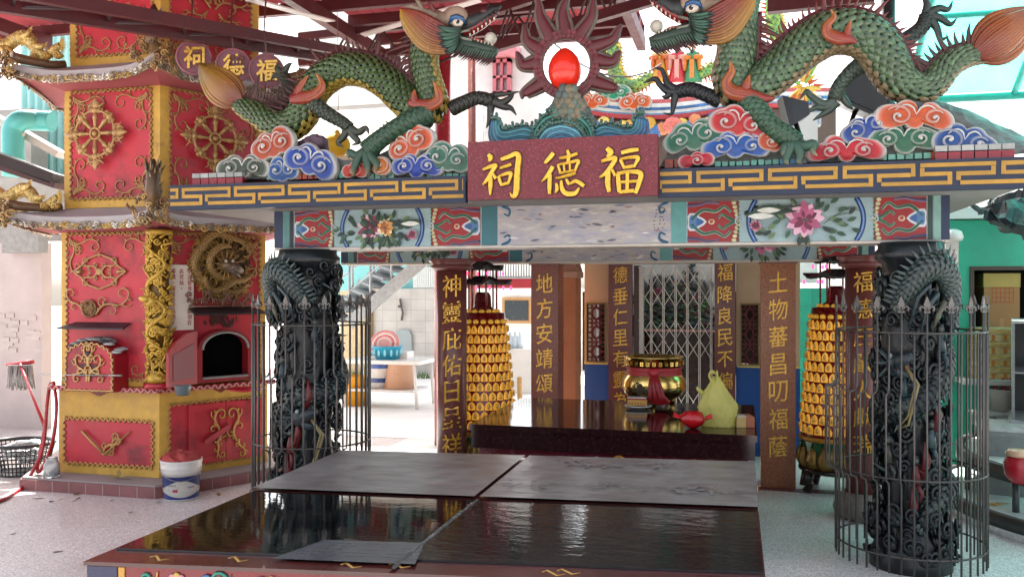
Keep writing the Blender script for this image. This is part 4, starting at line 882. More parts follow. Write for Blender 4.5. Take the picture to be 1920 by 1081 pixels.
def cage(x, y, rad, n, label, bulge, seed):
    t = thing('iron_cage', (x, y, 0), label, 'cage', 'iron cages round the dragon columns')
    hp = MB('#56524e')
    for z, rr in ((1.36, .006), (.57, .006), (.15, .006)):
        pts = [V((x + rad * math.cos(2 * math.pi * i / 64), y + rad * math.sin(2 * math.pi * i / 64), z)) for i in range(65)]; hp.tube(pts, rr, 6); hp.build('hoop', 'steel', t); hp = MB('#56524e')
    for i in range(n):
        a = 2 * math.pi * (i + .3) / n; o = V((math.cos(a), math.sin(a), 0)); p = V((x, y, 0)) + o * rad; b = MB('#605c58'); tall = i % 2 == 0
        dev = math.atan2(math.sin(a - bulge), math.cos(a - bulge)); lean = o * 0
        if abs(dev) < .75:
            out = o * .055; top = 1.50 if tall else 1.36
            pts = [p + V((0, 0, top)), p + V((0, 0, 1.06)), p + V((0, 0, 1.035)) + out * .3, p + V((0, 0, 1.025)) + out, p + V((0, 0, .985)) + out, p + V((0, 0, .6)) + out, p + V((0, 0, .565)) + out * .9, p + V((0, 0, .55)) + out * .2, p + V((0, 0, .52)), p + V((0, 0, .06))]
        else: pts = [p + V((0, 0, 1.50 if tall else 1.36)), p + V((0, 0, .05))]
        b.tube(pts, .006, 6)
        bo = b.build('bar', 'steel', t)
        if tall:
            fl = MB('#6e6a66'); fr = Fr(p + V((0, 0, 1.475)), V((-o.y, o.x, 0)), (0, 0, 1))
            fl.prism([(0, .085), (.010, .06), (.017, .04), (.010, .016), (.006, 0), (-.006, 0), (-.010, .016), (-.017, .04), (-.010, .06)], fr, -.004, .004)
            for s_ in (-1, 1): fl.tube([fr.p(s_ * .004, 0), fr.p(s_ * .014, .022), fr.p(s_ * .027, .03), fr.p(s_ * .036, .02), fr.p(s_ * .034, .006), fr.p(s_ * .026, .004)], [.006, .007, .007, .006, .005, .002], 6)
            fl.box((-.016, -.006, -.005), (.016, .004, .005), None, fr); fl.build('fleur_finial', 'steel', bo)
    return t
cage(at(1705, 600, 5.5).x, 5.5, .40, 40, 'iron bar cage with fleur finials round the column by the green wall', -2.55, 1)
cage(at(585, 600, 5.5).x, 5.5, .395, 40, 'iron bar cage with fleur finials round the column beside the furnace', -1.2, 2)
# ================================================================== shrine pillars with gilt couplets
solid('brown_granite', [(.25, '#86481f'), (.55, '#925226'), (.8, '#9d5d31')], 60, .28, bump=.03)
solid('maroon_granite', [(.3, '#653230'), (.6, '#6c3a35'), (.8, '#74423c')], 60, .3, bump=.03)
solid('red_granite', [(.25, '#763628'), (.55, '#80402f'), (.8, '#8a4a38')], 60, .3, bump=.03)
def vtext(parent, s, fr, a, ztop, zbot, size, mat='bright_gilt', col='#d9a640', d=.008, bold=.005, sx=.86):
    m = MB(col); n = len(s)
    for i, ch in enumerate(s): m.text(ch, a, lerp(ztop, zbot, i / max(1, n - 1)), size, fr, .0005, d, None, bold, .11, sx)
    return m.build('gilt_lettering', mat, parent)
def zat(v, u, Y): return at(u, v, Y).z
def square_pillar(x, Y, w_, s, vs, u, label, mat):
    t = thing('square_pillar', (x, Y + w_ / 2, 0), label, 'pillar'); m = MB(); m.box((x - w_ / 2, Y, 0), (x + w_ / 2, Y + w_, 1.80)); m.build('shaft', mat, t)
    c = MB('#6b4636'); c.box((x - w_ / 2 - .012, Y - .012, 1.80), (x + w_ / 2 + .012, Y + w_, 1.83)); c.build('cap', 'maroon_granite', t)
    vtext(t, s, FY(Y), x, zat(vs[0], u, Y), zat(vs[1], u, Y), .17); return t
square_pillar(at(1459, 600, 7.34).x, 7.34, .268, '土物蕃昌叨福蔭', (528, 836), 1459, 'brown granite square pillar lettered in gold standing free between altar and amber lamp tower', 'brown_granite')
square_pillar(at(1021, 600, 7.34).x, 7.34, .235, '地方安靖頌神庥', (531, 812), 1021, 'brown granite square pillar lettered in gold behind the polished altar, beside the orange pilaster', 'red_granite')
def round_pillar(x, y, rad, s, vs, u, label, sz=.17, mat='bright_gilt'):
    t = thing('round_pillar', (x, y, 0), label, 'pillar'); m = MB()
    m.lathe((x, y, 0), [(rad, .1), (rad, 1.74)], 32); m.build('shaft', 'maroon_granite', t)
    c = MB(); c.lathe((x, y, 0), [(rad + .005, 1.74), (rad + .05, 1.76), (rad + .05, 1.775), (rad + .03, 1.785), (rad + .06, 1.81), (rad + .06, 1.829)], 32); c.build('capital', 'maroon_granite', t)
    b = MB('#7b7268'); b.lathe((x, y, 0), [(rad + .03, .004), (rad + .07, .03), (rad + .085, .08), (rad + .06, .14), (rad + .02, .17), (rad + .012, .19)], 32); b.build('base', 'stone_paint', t)
    d = (EYE - V((x, y, CAMZ))).normalized(); fr = Fr(V((x, y, 0)) + d * (rad + .001), V((-d.y, d.x, 0)), (0, 0, 1)); m = MB('#d9a640'); n = len(s)
    for i, ch in enumerate(s):
        k = len(m.v); m.text(ch, 0, 0, sz, FR0, 0, .008, None, .005, .11, .86); z = lerp(vs[0], vs[1], i / (n - 1))
        for j in range(k, len(m.v)):
            a, b_, cc = m.v[j]; th = math.atan2(d.y, d.x) + a / rad; m.v[j] = (x + math.cos(th) * (rad + cc), y + math.sin(th) * (rad + cc), z + b_)
    m.build('gilt_lettering', mat, t); return t
FR0 = Fr((0, 0, 0), (1, 0, 0), (0, 1, 0))
RPY = 6.55
round_pillar(at(847, 600, RPY).x, RPY, .118, '神靈庇佑日呈祥', (zat(536, 847, RPY), zat(828, 847, RPY)), 847, 'maroon round pillar with gold couplet beside the open courtyard')
round_pillar(at(1618, 600, RPY).x, RPY, .115, '福德庄嚴人獻瑞', (zat(528, 1618, RPY), zat(828, 1618, RPY)), 1618, 'maroon round pillar half hidden behind the cage by the green wall', .14, 'gilt')
# ================================================================== little shrine house behind the altar
SY = 8.7
X = lambda u: at(u, 600, SY).x
Z = lambda v: at(1260, v, SY).z
sh = thing('shrine_house', (X(1262), SY + .8, 0), 'small cream and blue shrine house with barred doorway between maroon couplet boards', 'shrine')
fr = FY(SY)
solid('orange_plaster', [(.3, '#a2603f'), (.7, '#b87450')], 3, .7, bump=.15)
solid('cream_plaster', [(.3, '#b59a80'), (.7, '#c9b095')], 3, .7, bump=.15)
w0, w1 = X(1096), X(1500); wl, wr = X(1100), X(1135); dl, dr = X(1188), X(1338); zt = 2.13
m = MB('#c2a78c')
def wall_seg(xa, xb, za, zb): m.box((xa, SY, za), (xb, SY + .12, zb))
WZ0, WZ1 = Z(680), Z(570); winL = (X(1101), X(1134)); winR = (X(1390), X(1422)); bz = Z(683)
for xa, xb, wn in ((w0, X(1142), winL), (X(1380), w1, winR)):
    wall_seg(xa, wn[0], bz, zt); wall_seg(wn[1], xb, bz, zt); wall_seg(wn[0], wn[1], WZ1, zt); wall_seg(wn[0], wn[1], bz, WZ0)
wall_seg(X(1142), X(1380), Z(497) + .02, zt)
m.build('wall', 'plaster', sh)
for xa, xb in ((w0, X(1142)), (X(1380), w1)):
    m = MB('#1d4c94'); m.box((xa, SY - .006, 0), (xb, SY + .12, bz - .002))
    m.build('blue_dado', 'plaster', sh)
m = MB('#d6c26a')
for xa, xb in ((w0, X(1140)), (X(1382), w1)): m.box((xa, SY - .012, bz - .012), (xb, SY - .001, bz + .01))
m.build('dado_line', 'paint', sh)
m = MB(); d0 = SY + 1.7
m.box((w0 + .02, SY + .125, 0), (w0 + .10, d0, zt)); m.box((w1 - .1, SY + .125, 0), (w1 - .02, d0, zt)); m.box((w0 + .02, d0 + .002, 0), (w1 - .02, d0 + .1, zt)); m.box((w0, SY + .13, zt + .004), (w1, SY + .8, zt + .1))
m.col = lin('#9d9a94'); m.build('inner_wall', 'plaster', sh)
m = MB(); q = MB()
pa, pb_ = X(1060), X(1094); m.box((pa, SY - .55, 0), (pb_ + .02, SY - .25, 1.70)); m.build('pilaster', 'orange_plaster', sh)
q.box((pa - .02, SY - .57, 1.702), (pb_ + .04, SY - .23, 1.76), '#b98a78'); q.prism([(pa - .02, 1.762), (pb_ + .04, 1.762), (pb_ + .01, 1.86), (pa + .06, 1.92), (pa, 1.86)], FY(SY - .55), -.28, 0, '#a97464'); q.build('pilaster_cap', 'plaster', sh)
for nm, (xa, xb) in (('l', (X(1142), X(1186))), ('r', (X(1340), X(1379)))):
    m = MB(); m.box((xa, SY - .035, 0), (xb, SY + .02, Z(495))); cb = m.build('couplet_board', 'maroon_granite', sh)
    vtext(cb, '德垂仁里有靈為' if nm == 'l' else '福降良民不偏私', FY(SY - .035), (xa + xb) / 2, Z(515 if nm == 'l' else 511), Z(752 if nm == 'l' else 750), .165)
m = MB(); m.box((X(1142), SY - .03, Z(495) + .002), (X(1379), SY + .02, Z(495) + .06)); m.build('lintel', 'maroon_granite', sh)
m = MB(); m.box((X(1188), SY + .03, 0), (X(1200), SY + .1, Z(497)), '#5c4038'); m.build('door_jamb', 'paint', sh)
for xa, xb in (winL, winR):       # fretwork windows
    k_ = MB('#241512'); k_.box((xa - .1, SY + .30, WZ0 - .12), (xb + .1, SY + .32, WZ1 + .12)); k_.build('dark_window_backing', 'plaster', sh)  # dark panel added behind the fretwork to paint the darkness of the room
    f = MB('#8a7a48'); wa = .014
    for lo, hi in (((xa - wa, WZ0 - wa), (xa, WZ1 + wa)), ((xb, WZ0 - wa), (xb + wa, WZ1 + wa)), ((xa, WZ1), (xb, WZ1 + wa)), ((xa, WZ0 - wa), (xb, WZ0))): f.box((lo[0], SY - .014, lo[1]), (hi[0], SY + .05, hi[1]))
    wo = f.build('window_frame', 'paint', sh); l = MB('#5d1c20'); h3 = (WZ1 - WZ0) / 3; cx = (xa + xb) / 2; hw = (xb - xa) / 2
    for k in range(3):
        cz = WZ0 + h3 * (k + .5); ring = [V((cx + hw * .5 * math.cos(i * math.pi / 8), SY + .03, cz + h3 * .30 * math.sin(i * math.pi / 8))) for i in range(17)]; l.tube(ring, .013, 6)
        for a, b_ in (((-1, 0), (-.5, 0)), ((1, 0), (.5, 0)), ((0, -.5), (0, -.3)), ((0, .5), (0, .3))): l.bar((cx + a[0] * hw, SY + .03, cz + a[1] * h3), (cx + b_[0] * hw, SY + .03, cz + b_[1] * h3), .022, .02)
        l.box((xa, SY + .02, cz + h3 * .5 - .008), (xb, SY + .04, cz + h3 * .5 + .008))
        for s_ in (-1, 1):
            for s2 in (-1, 1): l.bar((cx + s_ * hw * .95, SY + .03, cz + s2 * h3 * .28), (cx + s_ * hw * .45, SY + .03, cz + s2 * h3 * .28), .012, .014); l.bar((cx + s_ * hw * .5, SY + .03, cz + s2 * h3 * .28), (cx + s_ * hw * .5, SY + .03, cz + s2 * h3 * .5), .012, .014)
    l.build('fretwork', 'paint', wo)
# scissor gate
g = MB('#d2cec8'); gz0, gz1 = .03, Z(499); gx = [X(u) for u in (1197, 1220, 1243, 1266, 1288, 1311, 1333)]
for i, x in enumerate(gx):
    g.box((x - .011, SY + .045, gz0), (x - .003, SY + .07, gz1)); g.box((x + .003, SY + .045, gz0), (x + .011, SY + .07, gz1))
gt = g.build('scissor_gate', 'plastic', sh); l = MB('#d9d5cf')
bands = [(Z(515), Z(570)), (Z(592), Z(650)), (Z(720), Z(775)), (Z(800), Z(845))]
for za, zb in ((Z(500), Z(575)), (Z(600), Z(672)), (Z(735), Z(808))):
    for i in range(len(gx) - 1):
        hgt = (za - zb) / 2
        for k in range(2):
            z1 = za - k * hgt; l.bar((gx[i], SY + .036 + .004 * k, z1), (gx[i + 1], SY + .036 + .004 * k, z1 - hgt), .006, .018, None, (0, 1, 0)); l.bar((gx[i], SY + .078 + .004 * k, z1 - hgt), (gx[i + 1], SY + .078 + .004 * k, z1), .006, .018, None, (0, 1, 0))
l.build('lattice_arm', 'plastic', gt)
m = MB(); m.box((X(1198), SY + .02, gz0), (X(1206), SY + .09, gz1), '#b5aca4'); m.build('gate_post', 'steel', sh)
# carved and painted back panel with deity figures inside
bp = MB(); B = d0 - .02; fb = FY(B); random.seed(5)
bp.box((w0 + .12, B, .6), (w1 - .12, B + .018, 2.0), '#a9a8a4')
for i in range(150):
    u, v = random.gauss(1268, 44), random.gauss(612, 42); p = at(u, v, B - .03)
    if abs(p.x - X(1265)) > .9 or not .75 < p.z < 1.98: continue
    for k in range(7): bp.ball(p + V((random.gauss(0, .04), random.uniform(-.03, 0), random.gauss(0, .03))), (.035, .02, .025), jit(lin(random.choice(['#1c3a24', '#274a2a', '#16281e', '#2c4426', '#1a1c1c', '#4a2420', '#1c2a3e', '#20241e'])), .3), 7, 5)
for i in range(14):
    u = 1205 + i * 9.6; q = [at(u + 6 * math.sin(k + i), 520 + 9 * k + 5 * math.cos(i), B - .04) for k in range(6)]; bp.tube(q, [.016, .02, .02, .016, .012, .005], 6, random.choice(['#1d2320', '#243028', '#5a2026', '#1a1c22']))
for u, v in ((1268, 530), (1235, 545), (1300, 560)):
    for k in range(5): bp.ball(at(u + 4 * math.cos(k * 1.3), v + 4 * math.sin(k * 1.3), B - .06), .016, '#7d2f4a', 7, 5)
bp.build('carved_panel', 'paint', sh)
al = MB(); al.box((X(1185), SY + .7, 0), (X(1350), SY + 1.1, 1.12), '#2b1512'); al.box((X(1180), SY + .65, 1.122), (X(1355), SY + 1.1, 1.15), '#3a1a15'); tag(al.build('inner_altar', 'glossy_paint'), 'dark wooden altar inside the barred shrine doorway', 'altar')
lm = MB(); lm.ball(at(1412, 617, SY + .4), (.03, .03, .03), None, 12, 8); pass
glow('red_lamp', '#ff1408', .7); tag(lm.build('altar_lamp', 'red_lamp'), 'small glowing red lamp seen through the fretwork window', 'lamp')
# ================================================================== altar table and the things on it
random.seed(31)
AX0, AX1, AY0, AY1, AZ = -1.655, .09, 5.28, 6.66, .75
at_ = thing('altar_table', ((AX0 + AX1) / 2, 5.9, 0), 'polished dark red granite altar table in front of the shrine', 'altar table')
m_, nt_, b_ = _mk('polished_granite'); n_ = _noise(nt_, 70, 5, .7); r_ = _ramp(nt_, n_.outputs[0], [(.35, '#140a0b'), (.55, '#221112'), (.7, '#331c19')]); nt_.links.new(r_.outputs[0], b_.inputs['Base Color']); b_.inputs['Roughness'].default_value = .09
n2_ = _noise(nt_, 3, 3); _bump(nt_, b_, n2_.outputs[0], .02, .02); MATS['polished_granite'] = m_
m = MB(); m.box((AX0, AY0, AZ - .04), (AX1, AY1, AZ)); m.build('top', 'polished_granite', at_)
m = MB(); m.box((AX0 + .012, AY0 + .012, AZ - .148), (AX1 - .012, AY1 - .01, AZ - .042)); m.build('edge_slab', 'polished_granite', at_)
m = MB('#4e1620'); m.box((AX0 + .05, AY0 + .06, .08), (AX1 - .05, AY1 - .06, AZ - .15)); ap = m.build('apron', 'glossy_paint', at_)
m = MB(); fr = FY(AY0 + .06)
for i in range(26):
    a = AX0 + .1 + i * .064; bz_ = random.choice((.52, .45, .55, .36)); c = random.choice(['#8a8f9a', '#c28a2e', '#2f5f4a', '#7d2f3a', '#385a8a', '#a5a08c'])
    spiral_curl(m, fr.p(a, bz_, .003), fr.n, V((0, 0, 1)), random.uniform(.02, .04), .009, 1.5, c, random.choice((1, -1)), .004)
    curl(m, fr, [(a - .03, bz_ - .05), (a, bz_ - .08), (a + .04, bz_ - .05), (a + .05, bz_)], .008, random.choice(['#9a9a90', '#b58a3a', '#3a6a55']), .004)
m.build('apron_carving', 'glossy_paint', ap)
m = MB('#2c1214'); m.box((AX0 + .02, AY0 + .03, .004), (AX1 - .02, AY1 - .03, .079)); m.build('plinth', 'polished_granite', at_)
# brass incense censer
def on_altar(u, v): return atz(u, v, AZ)
c = on_altar(1226, 757); cx, cy = c.x, c.y + .01; s = (c - EYE).dot(FWD) / F
cz = thing('incense_censer', (cx, cy, AZ), 'big polished brass incense pot tied with a red ribbon on the altar', 'censer')
solid('brass', [(.3, '#c09a48'), (.7, '#f0d58a')], 8, .2, 1, .04)
h = 90 * s; Rm = 60 * s
m = MB(); m.lathe((cx, cy, AZ), [(.08, .03), (Rm * .62, .04), (Rm * .9, h * .22), (Rm, h * .38), (Rm * .96, h * .52), (Rm * .84, h * .64), (Rm * .79, h * .70), (Rm * .86, h * .78), (Rm * .88, h * .80), (Rm * .90, h * .80), (Rm * .90, h * .97), (Rm * .93, h * .98), (Rm * .93, h), (Rm * .86, h), (Rm * .84, h * .9), (.002, h * .88)], 48); m.build('pot', 'brass', cz)
m = MB('#8d6a22')
for i in range(30):
    a = 2 * math.pi * i / 30; o = V((math.cos(a), math.sin(a), 0)); fr = Fr(V((cx, cy, AZ + h * .83)) + o * Rm * .905, V((-o.y, o.x, 0)), (0, 0, 1))
    for lo, hi in (((-.014, 0), (.012, .004)), ((-.014, .004), (-.010, .022)), ((-.014, .022), (.010, .026)), ((.006, .010), (.010, .022)), ((-.006, .010), (.006, .014))): m.box((lo[0], lo[1], 0), (hi[0], hi[1], .003), None, fr)
m.build('rim_pattern', 'brass', cz)
for a in (-1.57, .52, 2.62):
    f = MB(); o = V((math.cos(a), math.sin(a), 0)); p = V((cx, cy, AZ)) + o * Rm * .55; f.tube([p + V((0, 0, .06)), p + o * .02 + V((0, 0, .03)), p + o * .01 + V((0, 0, .001))], [.03, .022, .026], 10); f.build('foot', 'brass', cz)
m = MB('#2c2412')
for i in range(34):
    a = -1.57 + random.gauss(-.28, .22); zz = h * random.gauss(.36, .07); o = V((math.cos(a), math.sin(a), 0)); spiral_curl(m, V((cx, cy, AZ + zz)) + o * Rm * (.985), o, V((0, 0, 1)), .016, .004, 1.4, '#3a3018', random.choice((1, -1)), .003)
m.build('engraving', 'gilt', cz)
m = MB('#9c1018'); rb = [V((cx + Rm * .80 * math.cos(2 * math.pi * i / 40), cy + Rm * .80 * math.sin(2 * math.pi * i / 40), AZ + h * .71)) for i in range(41)]; m.tube(rb, [h * .075] * 41, 8, None, .28, (0, 0, 1)) if False else None
m.lathe((cx, cy, AZ), [(Rm * .86, h * .62), (Rm * .865, h * .66), (Rm * .83, h * .72), (Rm * .90, h * .785), (Rm * .85, h * .786)], 40, '#9c1018', True, False)
kx = cx + .02; ky = cy - Rm * .88
m.ball((kx, ky - .005, AZ + h * .70), (.04, .03, .035), '#a3121c', 12, 8, None, .3)
for k in range(9):
    e = (k - 4) / 4; pts = [(kx + e * .015, ky - .015, AZ + h * .68), (kx + .01 + e * .03, ky - .055 - .012 * math.cos(k * 2), AZ + h * .5), (kx + .025 + e * .045, ky - .06 - .014 * math.cos(k * 2.2), AZ + h * .25), (kx + .045 + e * .06, ky - .045, AZ + .03 + abs(e) * .012)]
    q = spline(pts, 6); m.tube(q, [.011 + .010 * i / len(q) for i in range(len(q))], 7, jit(lin('#8c0f16'), .2), .6, (0, 1, 0))
m.build('red_ribbon', 'sheen_cloth' if 'sheen_cloth' in MATS else 'paint', cz)
m = MB('#6a655e'); m.lathe((cx, cy, AZ + h * .885), [(Rm * .83, 0), (Rm * .5, .006), (.002, .004)], 24); m.build('ash', 'plaster', cz)
for i in range(7):
    p = V((cx + random.uniform(-.12, .1), cy + random.uniform(-.08, .08), AZ + h * .88)); m = MB('#6d3b2a'); m.tube([p, p + V((random.uniform(-.02, .02), 0, random.uniform(.06, .17)))], .0022, 5)
    tag(m.build('incense_stick', 'paint'), 'thin brown incense stick standing in the brass censer', 'incense stick', 'incense sticks in the censer')
# offering plate with bread loaf
p = on_altar(1197, 765); t = thing('offering_plate', p, 'white patterned plate in front of the brass censer', 'plate')
m = MB('#d8d6d0'); m.lathe(p, [(.05, .001), (.055, .006), (.088, .016), (.098, .020), (.096, .024), (.06, .013), (.002, .011)], 32); m.build('dish', 'plastic', t)
m = MB()
for i in range(18):
    a = i / 18 * 6.283; m.ball(p + V((.078 * math.cos(a), .078 * math.sin(a), .019)), (.008, .006, .003), random.choice(['#3c4a5e', '#5d6572', '#7c8794']), 6, 4)
m.build('rim_motif', 'plastic', t)
m = MB('#b8863c'); k = p + V((-.005, .0, .024)); m.box((k.x - .068, k.y - .032, k.z), (k.x + .068, k.y + .032, k.z + .040)); m.col = lin('#d9cbb2'); m.box((k.x - .066, k.y - .033, k.z + .041), (k.x + .066, k.y + .033, k.z + .050), '#8e1722')
m.box((k.x - .07, k.y - .035, k.z + .051), (k.x + .064, k.y + .03, k.z + .056), '#d8cfc2')
for i in range(6): m.box((k.x - .06 + i * .02, k.y - .0335, k.z + .01), (k.x - .048 + i * .02, k.y - .0322, k.z + .018), '#5d2e1a')
tag(m.build('cake_packet', 'plastic'), 'small packet of yellow cakes on the white plate', 'food')
# red candy bag
p = on_altar(1299, 803); m = MB('#a30d16'); fr = FY(p.y)
pts = []
for i in range(9):
    for j in range(20):
        ph = math.pi * i / 8; th = 2 * math.pi * j / 20; r_ = (.075 * math.sin(ph) * (1 + .12 * math.sin(th * 3 + i)), .045 * math.sin(ph), -.05 * math.cos(ph) * (1 + .1 * math.sin(th * 5)))
        x = r_[0] * math.cos(th); m.vert((p.x + x, p.y + r_[1] * math.sin(th), p.z + .052 + r_[2] + abs(x) * .15), jit(lin('#a30d16'), .12))
for i in range(8):
    for j in range(20): a = i * 20 + j; b2 = i * 20 + (j + 1) % 20; m.face((a, a + 20, b2 + 20, b2), True)
for s_ in (-1, 1):
    for k in range(5): m.spike((p.x + s_ * .075, p.y - .01 + .005 * k, p.z + .065), (s_, -.2 + .1 * k, .15 + .15 * k), .05, .01, '#b3141d')
tag(m.build('red_sweet_bag', 'glossy_plastic' if 'glossy_plastic' in MATS else 'glossy_paint'), 'crumpled shiny red packet on the altar beside the yellow bag', 'packet')
# yellow plastic shopping bag
p = on_altar(1345, 800); m_ = None
t = thing('shopping_bag', p, 'crumpled yellow plastic shopping bag with tied handles on the altar', 'plastic bag')
sheer('yellow_film', '#e2dc8a', .55); m = MB('#d6cd5c'); n = 60; rows = 26; s = (p - EYE).dot(FWD) / F
for i in range(rows + 1):
    v = i / rows; w_ = (.100 + .016 * math.sin(math.pi * v * 1.3)) * (1 - (max(0, v - .42) / .58) ** 1.25 * .80); zz = v * .30
    for j in range(n):
        a = 2 * math.pi * j / n; k = 1 + .08 * math.sin(a * 7 + v * 5) * (.3 + v) + .07 * math.sin(a * 12 - v * 7) * v + .05 * math.sin(a * 19 + v * 4) * v + .05 * noise.noise(V((math.cos(a) * 3, math.sin(a) * 3, v * 6))) + .11 * abs(noise.noise(V((math.cos(a) * 6, math.sin(a) * 6, v * 9)))) - .03
        m.vert((p.x + math.cos(a) * w_ * k - .02 * max(0, v - .5), p.y + .03 + math.sin(a) * w_ * .62 * k, p.z + .001 + zz + .01 * math.sin(a * 5) * v), jit(lin('#d6cd5c'), .05))
for i in range(rows):
    for j in range(n): a = i * n + j; b2 = i * n + (j + 1) % n; m.face((a, b2, b2 + n, a + n), (i * 7 + j * 3) % 5 < 3)
m.face([j for j in reversed(range(n))]); m.build('bag_body', 'yellow_film', t)
m = MB('#dad166')
for dx, dz, l in ((-.045, 0, 1), (.03, .01, -1)):
    q = spline([(p.x - .02 + dx * .3, p.y + .02, p.z + .28), (p.x - .02 + dx * .7, p.y, p.z + .315), (p.x - .015 + dx * .4, p.y + .02, p.z + .335), (p.x - .005, p.y + .03, p.z + .32), (p.x - .02, p.y + .03, p.z + .285)], 6); m.tube(q, [.02, *[.014] * (len(q) - 2), .02], 7, None, .35, (1, 0, 0))
m.tube([(p.x - .09, p.y + .03, p.z + .2), (p.x - .125, p.y + .02, p.z + .235), (p.x - .118, p.y + .02, p.z + .245)], [.02, .008, .002], 6); m.build('handle', 'yellow_film', t)
# incense paper bundle
p = on_altar(1396, 800); m = MB(); fr = Fr(p + V((0, 0, .001)), V((.96, .25, 0)), V((-.25, .96, 0)))
for k in range(14): m.box((-.055 + random.uniform(-.003, .003), -.03, k * .0045), (.05 + random.uniform(-.004, .004), .10, k * .0045 + .004), jit(lin('#a8905a'), .15), fr)
m.box((-.05, -.02, .0632), (.046, .09, .066), '#c9bfb0', fr); m.box((.0, -.031, .0), (.054, -.028, .066), '#8a5238', fr); m.box((.012, -.032, .0664), (.05, .09, .068), '#9c5f44', fr)
tag(m.build('joss_paper_bundle', 'paper'), 'bundle of tan joss paper with orange wrapper at the altar corner', 'paper bundle')
# ================================================================== big offering table in the foreground
TZ = .75
tf = [atz(155, 1050, TZ), atz(1436, 1098, TZ), atz(1420, 958, TZ), atz(470, 920, TZ)]
def offtable(label, cs, parts): pass
FLp, FRp = V((-1.995, 2.33, 0)), V((.07, 2.62, 0)); MLp, MRp = V((-1.997, 3.30, 0)), V((.065, 3.50, 0)); BLp, BRp = V((-2.009, 4.20, 0)), V((.063, 4.42, 0))
def quad_slab(m, a, b, c, d, z0, z1, col=None):
    k = len(m.v); cc = lin(col) if col else m.col
    for z in (z0, z1):
        for p in (a, b, c, d): m.vert((p.x, p.y, z), cc)
    for f in ((3, 2, 1, 0), (4, 5, 6, 7), (0, 1, 5, 4), (1, 2, 6, 5), (2, 3, 7, 6), (3, 0, 4, 7)): m.face([k + i for i in f])
ot = thing('offering_table', (-.97, 2.95, 0), 'low red painted offering table with two glossy black glass tops', 'offering table')
solid('rim_lacquer', [(.3, '#331314'), (.6, '#47201e'), (.75, '#5b322b')], 5, .22, bump=.1, coat=.3)
m = MB(); quad_slab(m, FLp, FRp, MRp, MLp, TZ - .016, TZ - .004); m.build('top', 'rim_lacquer', ot)
def water(name, base, scale, strength, vec, rough=.03):
    m, nt, b = _mk(name); b.inputs['Base Color'].default_value = (*lin(base), 1); b.inputs['Roughness'].default_value = rough; b.inputs['IOR'].default_value = 2.0 if 'rip' not in name else 1.7
    n = _noise(nt, scale, 3, .55, 'Object', vec); n2 = _noise(nt, scale * 4.2, 3, .5, 'Object', vec)
    a = nt.nodes.new('ShaderNodeMath'); a.operation = 'MULTIPLY_ADD'; nt.links.new(n2.outputs[0], a.inputs[0]); a.inputs[1].default_value = .35; nt.links.new(n.outputs[0], a.inputs[2])
    _bump(nt, b, a.outputs[0], strength, .04); MATS[name] = m
water('black_glass', '#060a0b', 6, .010, (1, 2.2, 1)); water('rippled_glass', '#030509', 9, .05, (1, 2.4, 1), .04)
L = lambda a, b, t: a.lerp(b, t)
def sub(u0, u1, v0, v1): P = lambda u, v: L(L(FLp, FRp, u), L(MLp, MRp, u), v); return P(u0, v0), P(u1, v0), P(u1, v1), P(u0, v1)
m = MB(); quad_slab(m, *sub(.008, .466, .13, .988), TZ - .003, TZ + .003); m.build('glass_top', 'black_glass', ot)
m = MB(); quad_slab(m, *sub(.474, .997, .13, .988), TZ - .003, TZ + .003); m.build('glass_top', 'rippled_glass', ot)
sheer('seam_film', '#8f9a98', .3); m_, nt_, b_ = _mk('clear_film'); b_.inputs['Base Color'].default_value = (.06, .065, .065, 1); b_.inputs['Roughness'].default_value = .1; n_ = _noise(nt_, 24, 4, .6, 'Object', (1, .4, 1)); _bump(nt_, b_, n_.outputs[0], .5, .02); MATS['clear_film'] = m_
m = MB(); P = lambda u, v: L(L(FLp, FRp, u), L(MLp, MRp, u), v); N = 40
for i in range(N + 1):
    for j, u in enumerate((.4655, .468, .470, .472, .4745)):
        p = P(u, .02 + .965 * i / N); m.vert((p.x, p.y, TZ + .001 + (.003 + .012 * abs(noise.noise(V((i * .22, j * .8, 0))))) * (1 if 0 < j < 4 else .1)))
for i in range(N):
    for j in range(4): a = i * 5 + j; m.face((a, a + 1, a + 6, a + 5), True)
m.build('seam_film', 'clear_film', ot)
fdir = (FRp - FLp).normalized(); fr = Fr(V((FLp.x, FLp.y, 0)), fdir, (0, 0, 1)); W = (FRp - FLp).length
m = MB('#7a1f24'); a1, a2, a3, a4 = FLp + V((.006, .012, 0)), FRp + V((-.006, .012, 0)), MRp + V((-.01, -.01, 0)), MLp + V((.01, -.01, 0)); quad_slab(m, a1, a2, a3, a4, .10, TZ - .0165); ap = m.build('apron', 'glossy_paint', ot)
m = MB(); fr2 = Fr(V((FLp.x + .006, FLp.y + .012, 0)), fdir, (0, 0, 1))
m.box((0, .1, 0), (.10, TZ - .02, .004), '#18224a', fr2); m.box((.105, .1, 0), (.125, TZ - .02, .005), '#b8892f', fr2); m.box((.98, .1, 0), (1.04, TZ - .02, .005), '#18224a', fr2); m.box((1.05, .1, 0), (1.075, TZ - .02, .005), '#b8892f', fr2)
